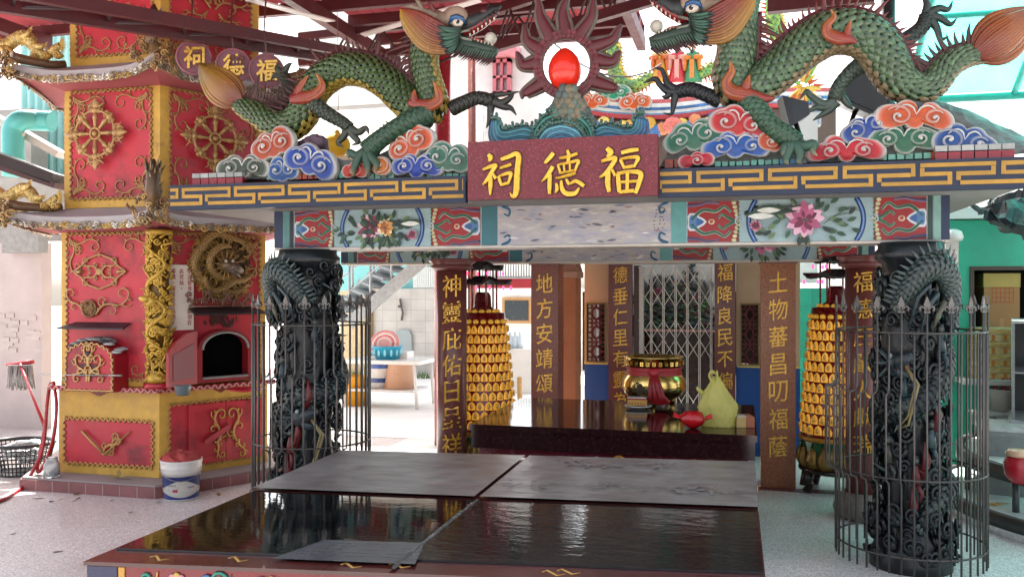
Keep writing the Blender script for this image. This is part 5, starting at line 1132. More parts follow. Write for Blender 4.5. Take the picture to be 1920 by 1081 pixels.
for i in range(54):
    a = .16 + i * .034; z = random.choice((.70, .68, .65, .6, .5)); c = random.choice(['#b8a8a0', '#c48a3e', '#2f7f6a', '#3f6fa0', '#b3545a', '#c9b07a'])
    spiral_curl(m, fr2.p(a, z, .004), fr2.n, V((0, 0, 1)), random.uniform(.014, .03), .006, 1.4, c, random.choice((1, -1)), .004)
    curl(m, fr2, [(a - .02, z - .03), (a, z - .05), (a + .03, z - .03), (a + .04, z + .02)], .005, random.choice(['#a9a9a0', '#c9a040', '#2f6f60', '#5a80aa']), .005)
    if i % 9 == 4:
        for k in range(8): m.ball(fr2.p(a + .02 * math.cos(k * .785), .69 + .02 * math.sin(k * .785), .004), (.012, .012, .005), '#c98a90' if k % 2 else '#c4a24a', 7, 5, fr2)
m.build('apron_painting', 'glossy_paint', ap)
m = MB()
for k in range(3):      # gilt motifs in the rim
    for (u, v) in ((.10 + .3 * k, .06), (.22 + .25 * k, .08)): p = P(u, v); m.tube([(p.x - .03, p.y, TZ - .003), (p.x - .02, p.y + .02, TZ - .003), (p.x + .02, p.y - .02, TZ - .003), (p.x + .04, p.y, TZ - .003)], [.004, .006, .006, .003], 6, '#a5803e', .3, (0, 0, 1))
m.build('rim_motif', 'glossy_paint', ot)
m = MB()
for i, (x, y) in enumerate(((FLp.x + .08, FLp.y + .12), (FRp.x - .08, FRp.y + .1), (MRp.x - .08, MRp.y - .1), (MLp.x + .08, MLp.y - .1))):
    l = MB('#3a1214'); l.box((x - .05, y - .05, 0), (x + .05, y + .05, .099)); l.build('leg', 'glossy_paint', ot)
pn = MB(); q = [atz(510, 1046, TZ + .004), atz(778, 1057, TZ + .004), atz(796, 1017, TZ + .004), atz(608, 1011, TZ + .004)]
pn.quad(*[(p.x, p.y, TZ + .0045) for p in q], lin('#45494d')); 
for i in range(5):
    for j in range(9):
        a = q[3].lerp(q[0], .15 + .15 * i); b2 = q[2].lerp(q[1], .15 + .15 * i); c = a.lerp(b2, .1 + .09 * j); e = a.lerp(b2, .1 + .09 * j + random.uniform(.04, .085))
        if random.random() < .8: pn.quad((c.x, c.y, TZ + .0049), (e.x, e.y, TZ + .0049), (e.x, e.y + .004, TZ + .0049), (c.x, c.y + .004, TZ + .0049), lin('#383c40'))
sheet_m = solid('damp_paper', [(.3, '#8b9095'), (.7, '#a5aaad')], 12, .25, bump=.1)
paint('damp_sheet', .2, wear=.15); tag(pn.build('paper_notice', 'damp_sheet'), 'pale grey printed sheet lying on the black glass table top', 'paper')
ob = thing('offering_table', (-.97, 3.9, 0), 'offering table with dull grey film covered tops between the black glass table and altar', 'offering table')
m_, nt_, b_ = _mk('dusty_film'); n_ = _noise(nt_, 7, 5, .6, 'Object', (1, 1.8, 1)); r_ = _ramp(nt_, n_.outputs[0], [(.36, '#524d4b'), (.5, '#6b6967'), (.66, '#7b7b79')]); n2_ = _noise(nt_, 2.2, 2); r2_ = _ramp(nt_, n2_.outputs[0], [(.45, '#5c5351'), (.6, '#6f6d6b')])
nt_.links.new(_mul(nt_, r_.outputs[0], r2_.outputs[0], 'MIX', .45), b_.inputs['Base Color']); b_.inputs['Roughness'].default_value = .3; n3_ = _noise(nt_, 11, 4, .6, 'Object', (.35, 2.6, 1)); _bump(nt_, b_, n3_.outputs[0], .35, .012); MATS['dusty_film'] = m_
m = MB(); quad_slab(m, BLp + V((0, -.90 + .015, 0)), BRp + V((0, -.92 + .015, 0)), BRp, BLp, TZ - .05, TZ); m.build('top', 'rim_lacquer', ob)
def filmsheet(u0, u1):
    m = MB(); P2 = lambda u, v: L(L(MLp + V((0, .012, 0)), MRp + V((0, .012, 0)), u), L(BLp, BRp, u), v); NX, NY = 40, 26
    for i in range(NY + 1):
        for j in range(NX + 1):
            p = P2(lerp(u0, u1, j / NX), i / NY * 1.004); e = .004 * (noise.noise(V((p.x * 5, p.y * 16, 1))) + .6 * noise.noise(V((p.x * 14, p.y * 5, 4)))); k = min(j, NX - j, i, NY - i)
            m.vert((p.x, p.y, TZ + .012 + e * min(1, k / 2)))
    for i in range(NY):
        for j in range(NX): a = i * (NX + 1) + j; m.face((a, a + 1, a + NX + 2, a + NX + 1), True)
    # hem
    for i in range(NY + 1): pass
    return m
filmsheet(.0, .462).build('film_cover', 'dusty_film', ob); filmsheet(.472, 1.0).build('film_cover', 'dusty_film', ob)
m = MB()
for s_, ra in ((random, (.50, .97)),):
    for i in range(7):
        u, v = lerp(*ra, (i + .5) / 7 * .95), random.choice((.28, .8, .75)); P2 = lambda u, v: L(L(MLp, MRp, u), L(BLp, BRp, u), v); p = P2(u, v)
        for k in range(12):
            a = random.uniform(0, 6.28); r_ = random.uniform(.01, .09); fr3 = Fr(V((p.x, p.y, TZ + .0185)), (1, 0, 0), (0, 1, 0)); leafblob(m, fr3, r_ * math.cos(a) * 1.3, r_ * math.sin(a) * .6, .04, .016, a, jit(lin(random.choice(['#756a68', '#726f6d', '#7a6c6a', '#6e6b69', '#787472'])), .1), .0002 * k)
m.build('faded_flower_print', 'dusty_film_print' if False else 'paint', ob)
m = MB(); quad_slab(m, BLp + V((.03, -.84, 0)), BRp + V((-.03, -.86, 0)), BRp + V((-.03, -.03, 0)), BLp + V((.03, -.03, 0)), .09, TZ - .052, '#571a1e'); m.build('apron', 'glossy_paint', ob)
for x, y in ((BLp.x + .1, BLp.y - .78), (BRp.x - .1, BRp.y - .8), (BRp.x - .1, BRp.y - .1), (BLp.x + .1, BLp.y - .1)):
    l = MB('#3a1214'); l.box((x - .05, y - .05, 0), (x + .05, y + .05, .089)); l.build('leg', 'glossy_paint', ob)
# ================================================================== red and gold joss paper furnace
random.seed(77)
TC = V((-4.935, 6.863, 0)); TS = .95
def hexv(i, rad, z): a = R(-60 + 60 * i); return TC + V((math.cos(a) * rad, math.sin(a) * rad, z))     # vertex 0 is the front right corner
def hexprism(m, rad, z0, z1, col=None, rad1=None):
    col = lin(col) if col else m.col; k = len(m.v)
    for z, r_ in ((z0, rad), (z1, rad1 or rad)):
        for i in range(6): m.vert(hexv(i, r_, z), col)
    for i in range(6): m.face((k + i, k + (i + 1) % 6, k + 6 + (i + 1) % 6, k + 6 + i))
    m.face([k + i for i in reversed(range(6))]); m.face([k + 6 + i for i in range(6)])
def face(i, rad, off=0):
    """frame of the face between corner i and i+1: origin at the middle of its foot, z is the world z"""
    a, b_ = hexv(i, rad, 0), hexv(i + 1, rad, 0); x = (b_ - a).normalized(); f = Fr((a + b_) / 2, x, (0, 0, 1)); f.o = f.o + f.n * off; return f
fu = thing('joss_furnace', (TC.x, TC.y, 0), 'tall red hexagonal joss paper furnace with yellow edges and gilt scrollwork', 'furnace')
YC, RC = '#d0a345', '#bd2c3a'
solid('step_tile', [(.3, '#6f4444'), (.7, '#8d5a58')], 4, .5, bump=.15)
m = MB(); hexprism(m, 1.24, 0, .085); m.build('step', 'step_tile', fu)
m = MB('#9a8f8c'); hexprism(m, 1.225, .086, .10); m.build('step_top', 'plaster', fu)
m = MB('#a08a86')
for f_ in (4, 5, 0):
    fr = face(f_ + 0, 1.24)
    for i in range(9): a = (i / 8 - .5) * 1.24; m.box((a - .004, .002, -.002), (a + .004, .084, .0015), None, fr)
m.build('tile_joint', 'paint', fu)
def wavy(m, fr, x0, z0, x1, z1, r=.0075, amp=.011, wl=.048, c=.006, col=None, sides='trbl'):
    def run(a, b_):
        L = math.hypot(b_[0] - a[0], b_[1] - a[1]); n = max(8, int(L / wl * 8)); dx, dz = (b_[0] - a[0]) / L, (b_[1] - a[1]) / L; pts = []
        k = max(1, round(L / wl))
        for i in range(n + 1):
            t = i / n; w_ = amp * math.sin(t * k * 6.283); pts.append(fr.p(a[0] + dx * L * t - dz * w_, a[1] + dz * L * t + dx * w_, c))
        m.tube(pts, r, 5, col)
    if 'b' in sides: run((x0, z0), (x1, z0))
    if 't' in sides: run((x1, z1), (x0, z1))
    if 'r' in sides: run((x1, z0), (x1, z1))
    if 'l' in sides: run((x0, z1), (x0, z0))
def scroll(m, fr, x, z, s, ang, flip=1, r=.008, c=.012, col=None):
    """an S scroll with a spiral end, a counter curl and leaflets"""
    ca, sa = math.cos(ang), math.sin(ang); T = lambda p, q: fr.p(x + s * (p * ca - q * flip * sa), z + s * (p * sa + q * flip * ca), c)
    main = [(0, 0), (.25, .12), (.5, .08), (.75, -.06), (1.0, -.02), (1.12, .14), (1.02, .28), (.86, .26), (.84, .14), (.93, .11)]
    q = spline(main, 5); n = len(q); m.tube([T(*p) for p in q], [r * (1.15 - .6 * i / n) for i in range(n)], 6, col)
    for pts in ([(.22, .11), (.2, .28), (.34, .34), (.41, .25), (.34, .20)], [(.55, .06), (.6, -.12), (.5, -.2), (.41, -.13), (.47, -.08)], [(.8, -.06), (.92, -.18), (1.08, -.18)]):
        q = spline(pts, 4); n = len(q); m.tube([T(*p) for p in q], [r * (.85 - .5 * i / n) for i in range(n)], 5, col)
    for p, d in (((.3, .12), 1.2), ((.62, .02), -1.1), ((1.0, -.02), -.5), ((.14, .06), 2.0)):
        a = T(*p); b_ = T(p[0] + .13 * math.cos(d), p[1] + .13 * math.sin(d)); m.tube([a, (a + b_) / 2, b_], [r * .5, r * 1.35, r * .3], 5, col, .5, fr.n)
def storey(name, rad, z0, z1, border=.075, top=True):
    m = MB(YC); hexprism(m, rad, z0, z1); w_ = m.build(name, 'worn_paint', fu); return w_
def panels(rad, z0, z1, hw, gilt, corners=True, faces=(5, 0), bot=.06, top=.05, waves=True):
    m = MB(RC); g = MB(); inr = rad * math.cos(R(30))
    for f in faces:
        fr = face(f, rad); m.box((-hw, z0 + bot, -.004), (hw, z1 - top, .006), None, fr)
        if waves: wavy(gilt, fr, -hw, z0 + bot, hw, z1 - top, c=.008, col='#c49a55')
    return m
# ---- base cabinet
m = MB(YC); hexprism(m, .95, .101, .78); m.build('base_cabinet', 'worn_paint', fu)
gi = MB('#b98f52'); m = MB(RC); fr = face(5, .95); 
P = lambda f, u, v: f.loc(u, v)
x0, z0 = P(fr, 122, 866); x1, z1 = P(fr, 287, 790); m.box((x0, z0, -.004), (x1, z1, .006), None, fr); wavy(gi, fr, x0, z0, x1, z1, r=.008, amp=.012, wl=.05, c=.010)
fr0 = face(0, .95); x0, z0 = P(fr0, 318, 880); x1, z1 = P(fr0, 500, 775); m.box((-.40, .16, -.004), (.45, .67, .006), None, fr0); wavy(gi, fr0, -.40, .16, .45, .67, c=.010, sides='lbt')
m.build('cabinet_panel', 'sooty_paint', fu)
s0 = P(fr, 158, 806); s1 = P(fr, 203, 850); s2 = P(fr, 247, 808)
gi.tube([fr.p(*s0, .02), fr.p(*s1, .05), fr.p(*s2, .02)], [.006, .009, .006], 7); gi.tube([fr.p(s0[0], s0[1], .03), fr.p(s1[0] - .02, s1[1] + .02, .05)], .010, 7)
scroll(gi, fr, s1[0] - .02, s1[1], .19, .75, 1, .009, .035); scroll(gi, fr, s1[0], s1[1], .16, .9, -1, .007, .035)
gi.build('cabinet_scroll', 'gilt', fu)
for k, (xa, xb) in enumerate(((-.245, .075), (.08, .40))):
    m = MB('#b01f2c'); m.box((xa, .17, .0065), (xb, .655, .02), None, fr0)
    for lo, hi in (((xa, .17), (xa + .05, .655)), ((xb - .05, .17), (xb, .655)), ((xa + .05, .6), (xb - .05, .655)), ((xa + .05, .17), (xb - .05, .22))): m.box((lo[0], lo[1], .0205), (hi[0], hi[1], .026), '#b82632', fr0)
    d = m.build('cabinet_door', 'sooty_paint', fu); h = MB('#c2934e'); cx = -.03 if k == 0 else .19; sg = -1 if k == 0 else 1
    scroll(h, fr0, cx + sg * -.02, .32, .25, 1.57, sg, .010, .036); scroll(h, fr0, cx - sg * .0, .34, .14, -1.2, -sg, .009, .036); h.tube([fr0.p(.075, .33, .04), fr0.p(.075, .48, .04)], .007, 6); h.build('door_handle', 'gilt', d)
m = MB('#a8323a'); q0 = fr0.p(-.02, .40, .07); m.bar(fr0.p(-.12, .34, .05), fr0.p(.09, .45, .055), .02, .045); m.build('door_latch', 'paint', fu)
# ---- counter
m = MB('#a81e2a'); hexprism(m, 1.03, .781, .815); m.build('counter', 'glossy_paint', fu); gi = MB('#c9b48a')
for f in (4, 5, 0):
    fr = face(f, 1.03); wavy(gi, fr, -.51, .795, .51, .795, r=.009, amp=.014, wl=.062, c=.006, sides='b', col='#c98a86')
m = MB('#7d2a20'); frc = face(5, .952); m.prism([(-.20, .78), (.05, .78), (-.075, .735)], frc, 0, .02); frd = face(0, .952); m.prism([(-.05, .78), (.12, .78), (.035, .735)], frd, 0, .02); m.build('bracket', 'sooty_paint', fu)
gi.build('counter_trim', 'paint', fu)
# ---- main storey
MR = .93
storey('main_wall', MR, .816, 2.07)
gi = MB('#b08a58'); fr = face(5, MR); fr1 = face(0, MR); m = MB(RC)
m.box((-.405, .87, -.004), (.465, 2.04, .006), None, fr); wavy(gi, fr, -.405, .87, .465, 2.04, c=.010, sides='lbt')
m.box((-.44, .83, -.004), (.41, 2.04, .006), None, fr1); wavy(gi, fr1, -.44, .83, .41, 2.04, c=.010, sides='rt')
m.build('main_panel', 'sooty_paint', fu)
def filigree(m, fr, x0, z0, x1, z1, s, r=.007, which='tl tr bl br'):
    for key, (x, z, sx, sz) in {'bl': (x0, z0, 1, 1), 'br': (x1, z0, -1, 1), 'tl': (x0, z1, 1, -1), 'tr': (x1, z1, -1, -1)}.items():
        if key not in which: continue
        a1 = math.atan2(sz * .10, sx); a2 = math.atan2(sz, sx * .10)
        scroll(m, fr, x + sx * .03, z + sz * .035, s, a1, sx * sz, r); scroll(m, fr, x + sx * .035, z + sz * .03, s, a2, -sx * sz, r)
        scroll(m, fr, x + sx * .03, z + sz * .03, s * .55, math.atan2(sz, sx), sx * sz, r)
filigree(gi, fr, -.405, .87, .465, 2.04, .26, which='tl tr'); filigree(gi, fr, -.405, .87, .465, 2.04, .2, which='br'); filigree(gi, fr1, -.44, .87, .41, 2.04, .26, which='tl tr'); pass
# diamond scroll medallion
cx, cz = P(fr, 190, 509)
for sx in (-1, 1):
    for sz in (-1, 1):
        scroll(gi, fr, cx + sx * .02, cz, .15, math.atan2(sz * .55, sx), sx * sz, .007, .02); q = spline([(sx * .25, 0), (sx * .17, sz * .05), (sx * .12, sz * .1), (0, sz * .14)], 5); gi.tube([fr.p(cx + a, cz + b_, .02) for a, b_ in q], .008, 6)
    gi.spike(fr.p(cx + sx * .17, cz, .02), fr.x * sx, .08, .02); gi.spike(fr.p(cx + sx * .2, cz, .02), fr.x * sx + V((0, 0, 1)), .05, .008); gi.spike(fr.p(cx + sx * .2, cz, .02), fr.x * sx - V((0, 0, 1)), .05, .008)
gi.ball(fr.p(cx, cz, .02), (.03, .012, .03)); gi.spike(fr.p(cx, cz + .12, .02), V((0, 0, 1)), .06, .014)
# crest over the hood
cx, cz = P(fr, 172, 578)
ring = [fr.p(cx + .065 * math.cos(i * math.pi / 12), cz + .065 * math.sin(i * math.pi / 12), .03) for i in range(25)]; gi.tube(ring, .009, 6, '#7d5a34'); gi.ball(fr.p(cx, cz, .02), (.055, .012, .055), '#6b4a2c')
for i in range(12): spiral_curl(gi, fr.p(cx + random.uniform(-.04, .04), cz + random.uniform(-.04, .04), .03), fr.n, V((0, 0, 1)), .018, .005, 1.3, '#8a6638', random.choice((1, -1)), .004)
scroll(gi, fr, cx + .06, cz - .05, .32, .42, 1, .008, .025); scroll(gi, fr, cx - .06, cz - .05, .22, math.pi - .8, -1, .008, .025)
gi.build('main_scrollwork', 'gilt', fu)
# hood and stove door box on the front face
m = MB('#25222a'); h0 = P(fr, 134, 611); h1 = P(fr, 256, 600)
k = [(h0[0], h0[1] - .005, .16), (h1[0], h0[1] - .005, .16), (h1[0] - .05, h0[1] + .035, .006), (h0[0] + .05, h0[1] + .035, .006)]
b0 = len(m.v)
for a, b_, c in k + [(a, b_ - .012, c) for a, b_, c in k]: m.vert(fr.p(a, b_, c))
for q in ((0, 1, 2, 3), (7, 6, 5, 4), (0, 4, 5, 1), (1, 5, 6, 2), (2, 6, 7, 3), (3, 7, 4, 0)): m.face([b0 + i for i in q])
m.build('hood', 'worn_paint', fu)
c0, z0 = P(fr, 128, 727); c1, z1 = P(fr, 236, 622); c0, c1 = c0 + .095, c1 + .0; c0 += .03; c1 += .03; cm = (c0 + c1) / 2; hw = (c1 - c0) / 2
archp = [(c0, z0), (c1, z0)] + [(cm + hw * math.cos(t * math.pi / 12), z0 + .26 + .13 * math.sin(t * math.pi / 12)) for t in range(13)]
m = MB('#ab1f2b'); m.prism(archp, fr, .007, .17); bo = m.build('stove_box', 'sooty_paint', fu)
m = MB('#b52734'); ins = [(cm + (a - cm) * .9, z0 + .02 + (b_ - z0) * .92) for a, b_ in archp]; m.prism(ins, fr, .171, .18); dd = m.build('stove_door', 'sooty_paint', bo)
m = MB('#c9a468'); n = len(archp)
def along(poly, k):
    out = []; pts = poly + [poly[0]]
    for a, b_ in zip(pts, pts[1:]):
        L = math.hypot(b_[0] - a[0], b_[1] - a[1]); c = max(1, int(L / k))
        out += [(lerp(a[0], b_[0], i / c), lerp(a[1], b_[1], i / c)) for i in range(c)]
    return out
pa = along([(cm + (a - cm) * .95, z0 + .012 + (b_ - z0) * .95) for a, b_ in archp], .006)
m.tube([fr.p(cm + (a - cm) * (1 + .03 * math.sin(i * .8)), z0 + .1 + (b_ - z0 - .1) * (1 + .03 * math.sin(i * .8)), .184) for i, (a, b_) in enumerate(pa)], .007, 5)
for sx in (-1, 1):
    scroll(m, fr, cm + sx * .01, z0 + .08, .2, math.pi / 2 - sx * .55, sx, .008, .19); scroll(m, fr, cm + sx * .01, z0 + .2, .15, math.pi / 2 - sx * .15, sx, .008, .19); scroll(m, fr, cm + sx * .02, z0 + .2, .14, -math.pi / 2 + sx * .9, -sx, .007, .19)
    m.box((cm + sx * .05 - .028, z0 + .12, .182), (cm + sx * .05 + .028, z0 + .22, .186), '#4a1a1e', fr)
m.ball(fr.p(cm, z0 + .30, .19), (.03, .012, .02), '#3a2a26'); m.build('door_scrollwork', 'gilt', dd)
m = MB('#57524c')
for i in range(26): a = random.uniform(c0, c1); m.ball(fr.p(a, z0 + .27 + .13 * math.sqrt(max(0, 1 - ((a - cm) / hw) ** 2)) + .012, random.uniform(.02, .15)), (.05, .04, .014), random.choice(['#8d8a86', '#3c3a38', '#6d6864', '#b5b2ae']), 8, 5, None, .5)
tag(m.build('ash_sheet', 'plaster'), 'crumpled scorched ash paper lying on the arched stove box', 'ash paper')
m = MB('#a5a39f'); r0 = P(fr, 104, 697); r1 = P(fr, 262, 699); m.tube([fr.p(r0[0], r0[1], .21), fr.p(r1[0], r1[1], .21)], .004, 6); m.tube([fr.p(r1[0] - .12, r1[1], .21), fr.p(r1[0], r1[1], .21)], .008, 6); tag(m.build('poker_rod', 'steel'), 'thin steel poker resting across the stove door scrollwork', 'poker')
# arched opening with open door on the right face
fr = fr1; q0 = P(fr, 373, 716); q1 = P(fr, 478, 620); x0, x1 = -.2, .28; z0 = .835; zt_ = 1.10; cm = (x0 + x1) / 2; hw = (x1 - x0) / 2
arch = [(x0, z0), (x1, z0)] + [(cm + hw * math.cos(t * math.pi / 14), zt_ + .16 * math.sin(t * math.pi / 14)) for t in range(15)]
solid('sooty_darkness', [(.3, '#020203'), (.7, '#060607')], 8, .95, spec=.05); m = MB('#050508'); m.prism([(cm + (a - cm) * .86, z0 + .03 + (b_ - z0) * .88) for a, b_ in arch], fr, .0065, .012); m.build('firebox_dark', 'sooty_darkness', fu)  # flat black plate painted in for the dark hollow behind the opening
m = MB('#8f2028'); inn = [(cm + (a - cm) * .84, z0 + .04 + (b_ - z0) * .86) for a, b_ in arch]; k = len(m.v); n = len(arch)
for pl_, c in ((arch, .007), (arch, .11), (inn, .11), (inn, .012)):
    for a, b_ in pl_: m.vert(fr.p(a, b_, c))
for r_ in range(3):
    for i in range(n): j = (i + 1) % n; m.face((k + r_ * n + i, k + r_ * n + j, k + (r_ + 1) * n + j, k + (r_ + 1) * n + i))
of = m.build('opening_frame', 'sooty_paint', fu)
m = MB('#9a9794'); m.tube([fr.p(a, b_, .113) for a, b_ in inn[2:]], .011, 6); m.box((inn[0][0], inn[0][1] - .012, .06), (inn[1][0], inn[1][1] + .004, .118), '#9a9896', fr); m.build('frame_edge', 'dull_metal', of)
hz = fr.p(x0 - .01, 0, .10); dx = (-fr.x * .85 + fr.n * .42).normalized(); fd = Fr(hz, -dx, (0, 0, 1)); fd = Fr(hz - (-dx) * 0, -dx, (0, 0, 1))
m = MB('#9c1f2b'); wd = .34; lf = [(0, z0), (-wd, z0), (-wd, zt_ + .0), (-wd * .75, zt_ + .08), (-wd * .4, zt_ + .14), (0, zt_ + .16)]
lf = [(a, b_) for a, b_ in lf]; m.prism(lf, fd, -.012, .012); dl = m.build('furnace_door', 'sooty_paint', fu)
m = MB('#8a1f2a')
for cc in (.0125, -.0165): m.prism([(-.05, z0 + .05), (-wd + .05, z0 + .05), (-wd + .05, zt_ - .02), (-.05, zt_ + .06)], fd, cc, cc + .004, '#7f3a44')
m.build('door_panel', 'sooty_paint', dl)
m = MB('#5d2a2c')
for zz in (z0 + .06, zt_ + .05): m.tube([hz + V((0, 0, zz - .03)), hz + V((0, 0, zz + .03))], .012, 8)
m.build('hinge', 'dull_metal', dl)
m = MB('#201c22'); h0, hz0 = -.30, 1.43; b0 = len(m.v)
k = [(-.30, 1.40, .27), (.36, 1.40, .27), (.30, 1.45, .007), (-.24, 1.45, .007)]
for a, b_, c in k + [(a, b_ - .012, c) for a, b_, c in k]: m.vert(fr.p(a, b_, c))
for q in ((0, 1, 2, 3), (7, 6, 5, 4), (0, 4, 5, 1), (1, 5, 6, 2), (2, 6, 7, 3), (3, 7, 4, 0)): m.face([b0 + i for i in q])
m.build('hood', 'worn_paint', fu)
g = MB('#80604c')
for i in range(7):
    a = -.25 + .09 * i; scroll(g, fr, a, 1.46 + .02 * math.sin(i), .1, (1.2 if i % 2 else 1.9), 1 if i % 2 else -1, .007, .10); spiral_curl(g, fr.p(a + .03, 1.49, .10), fr.n, V((0, 0, 1)), .03, .007, 1.5, '#8a5d50', 1, .004)
g.tube([fr.p(-.27, 1.455, .1), fr.p(.34, 1.455, .1)], .008, 6); g.build('hood_crest', 'gilt', fu)
def soot_patch(fr, cx, cz, w_, h_, n, c):
    m = MB(); 
    for i in range(n):
        a_, b_ = random.gauss(0, .38), random.random() ** 1.4; leafblob(m, fr, cx + a_ * w_ * (1 - .5 * b_), cz + b_ * h_, random.uniform(.03, .09), random.uniform(.012, .03), 1.57 + random.gauss(0, .3), mix(lin('#5a1218'), lin('#1d0a0c'), random.uniform(0, 1) * (1 - b_)), c + .00012 * i)
    m.build('soot_stain', 'sooty_paint', fu)
soot_patch(fr1, .04, 1.27, .22, .11, 60, .0085); soot_patch(fr, .04, 1.47, .2, .14, 34, .0085)
# round coiled dragon medallion
g = MB('#9a7a44'); cx, cz = 0.06, 1.80
def rp(a, r_, c=.04): return fr.p(cx + r_ * math.cos(a), cz + r_ * math.sin(a), c)
loops = [[(i * .21 + .4, .25 + .015 * math.sin(i * 1.1), .04) for i in range(26)], [(i * .3 + 1.2, .16 - .004 * i, .06) for i in range(16)], [(3.6 + i * .16, .20 + .05 * math.sin(i * .5), .07) for i in range(16)]]
for L_, rr in zip(loops, (.038, .034, .032)):
    pts = [rp(*p) for p in L_]; n = len(pts); path = [(p, rr * (.35 + .65 * math.sin(math.pi * (i + 1) / (n + 1)))) for i, p in enumerate(pts)]; q = resample(path, .022); nn = len(q)
    g.tube([p for p, r_ in q], [r_ * .95 for p, r_ in q], 8, '#8a662e')
    for i in range(1, nn - 1):
        p, r_ = q[i]; t = (q[i + 1][0] - q[i - 1][0]).normalized(); B = t.cross(fr.n)
        for j in range(5):
            th = math.pi * (j - 2 + .5 * (i % 2)) / 5; d = fr.n * math.cos(th) + B * math.sin(th); scale_at(g, p + d * r_ * .96, t, d, .028, r_ * .66, jit(lin('#94733e'), .25), lin('#ab8c58'), .006)
        if i % 2: g.spike(p + B * r_, B + fr.n * .3 + t * .3, .045, .009, '#a8823e')
for i in range(16):
    a = i * .3927; scroll(g, fr, cx + .19 * math.cos(a), cz + .19 * math.sin(a), .11, a + random.uniform(-.5, .9), random.choice((1, -1)), .008, .04)
g.ball(fr.p(cx, cz, .014), (.255, .245, .014), '#4f3a20', 28, 8, fr)
for i in range(70):
    a, r_ = random.uniform(0, 6.28), .22 * math.sqrt(random.random()); spiral_curl(g, fr.p(cx + r_ * math.cos(a), cz + r_ * math.sin(a), .03), fr.n, V((0, 0, 1)), random.uniform(.018, .034), .008, 1.4, jit(lin('#8a6a3c'), .3), random.choice((1, -1)), .012)
hd_ = fr.p(cx - .02, cz - .01, .12); g.ball(hd_, (.075, .06, .06), '#6d5a44', 12, 9, None, .35); g.tube([hd_, hd_ + fr.x * .06 + fr.n * .05 - V((0, 0, .02)), hd_ + fr.x * .12 + fr.n * .04 - V((0, 0, .05))], [.05, .04, .02], 9, '#6f5f52'); g.tube([hd_, hd_ + fr.x * .05 + fr.n * .05 - V((0, 0, .06)), hd_ + fr.x * .1 + fr.n * .04 - V((0, 0, .1))], [.035, .025, .01], 8, '#63564c')
for i in range(14): g.spike(hd_, fr.x * math.cos(i * .45 + 1.2) + V((0, 0, math.sin(i * .45 + 1.2))) + fr.n * .3, .14, .014, '#7a6038', '#a8823e')
for s_ in (-1, 1): g.ball(hd_ + fr.n * .055 + V((0, 0, .035)) + fr.x * .03 * s_, .014, '#c9c0a8', 8, 6)
for (a, e) in ((.7, .30), (2.5, .30), (3.9, .29), (5.4, .30)):
    for k in range(4): g.spike(rp(a, e - .03, .05), fr.x * math.cos(a + (k - 1.5) * .5) + V((0, 0, math.sin(a + (k - 1.5) * .5))), .06, .01, '#a8823e')
g.build('dragon_medallion', 'gilt', fu)
# notice board on the right face
nb = MB('#d8cdbf'); n0 = P(fr1, 313, 619); n1 = P(fr1, 358, 497); nx0, nx1, nz0, nz1 = n0[0], n1[0] + .005, n0[1], n1[1]
fn_ = Fr(fr1.p(0, 0, .035), fr1.x, (0, 0, 1)); nb.box((nx0, nz0, -.004), (nx1, nz1, .004), None, fn_); nbo = nb.build('notice_board', 'paper'); tag(nbo, 'white upright notice with red handwriting beside the dragon medallion', 'notice')
tx = MB('#a3262a'); wN = nx1 - nx0
for ci, s in enumerate(('祭送替身金紙．請勿在', '此焚燒．', '庫錢．銀紙往生紙頭．')):
    for i, ch in enumerate(s):
        tx.text(ch, nx1 - wN * (.17 + .33 * ci), nz1 - .05 - i * .046, .040 if ch != '．' else .012, fn_, .0042, .002, None, .004, .08, .9)
tx.build('red_lettering', 'paint', nbo)
# carved gilt corner column
m = MB('#c9a13f'); cc = hexv(0, MR + .02, 0); fz = Fr(cc, (1, 0, 0), (0, 0, 1))
z0, z1 = .85, 2.06
m.tube([cc + V((0, 0, .9)), cc + V((0, 0, 2.06))], .072, 12, '#6d4c18')
for i in range(260):
    a = random.uniform(-2.9, .6); z = random.uniform(.9, 2.03); o = V((math.cos(a), math.sin(a), 0)); p = cc + o * .088 + V((0, 0, z))
    if i % 3 == 0: m.spike(p, V((-o.y, o.x, 0)) * random.uniform(-1, 1) + V((0, 0, random.uniform(-.4, 1))) + o * .4, random.uniform(.04, .09), .011, '#c9a13f')
    else: spiral_curl(m, p, o, V((0, 0, 1)), random.uniform(.018, .036), .010, random.uniform(1.1, 1.7), jit(lin('#c9a13f'), .2), random.choice((1, -1)), .012)
hl = [(cc + V((math.cos(-1.3 + .8 * math.sin(i * .3)) * .095, math.sin(-1.3 + .8 * math.sin(i * .3)) * .095, .98 + i * .017)), .008 + .010 * math.sin(math.pi * i / 60)) for i in range(60)]
m.tube([p for p, r_ in hl], [r_ for p, r_ in hl], 8, '#c9a13f')
for i in range(2, 58, 2): m.spike(hl[i][0], V((math.cos(i), -.6, .3)), .04, .008, '#c9a13f')
p = cc + V((.0, -.11, 1.50)); m.ball(p, (.05, .045, .045), '#d6b04e', 10, 8, None, .4); m.tube([p, p + V((-.02, -.05, .02)), p + V((-.05, -.07, .03))], [.035, .028, .012], 8, '#d6b04e')
for i in range(14): m.spike(p, V((math.cos(i * .45), -.2, math.sin(i * .45))), .09, .009, '#c9a13f')
m.lathe(cc, [(.10, .86), (.105, .90), (.09, .93)], 16); m.lathe(cc, [(.1, 2.02), (.11, 2.06)], 16)
m.build('carved_column', 'gilt', fu); m = MB('#a81f2b'); m.lathe(cc, [(.12, .816), (.12, .858)], 16); m.build('column_foot', 'glossy_paint', fu)
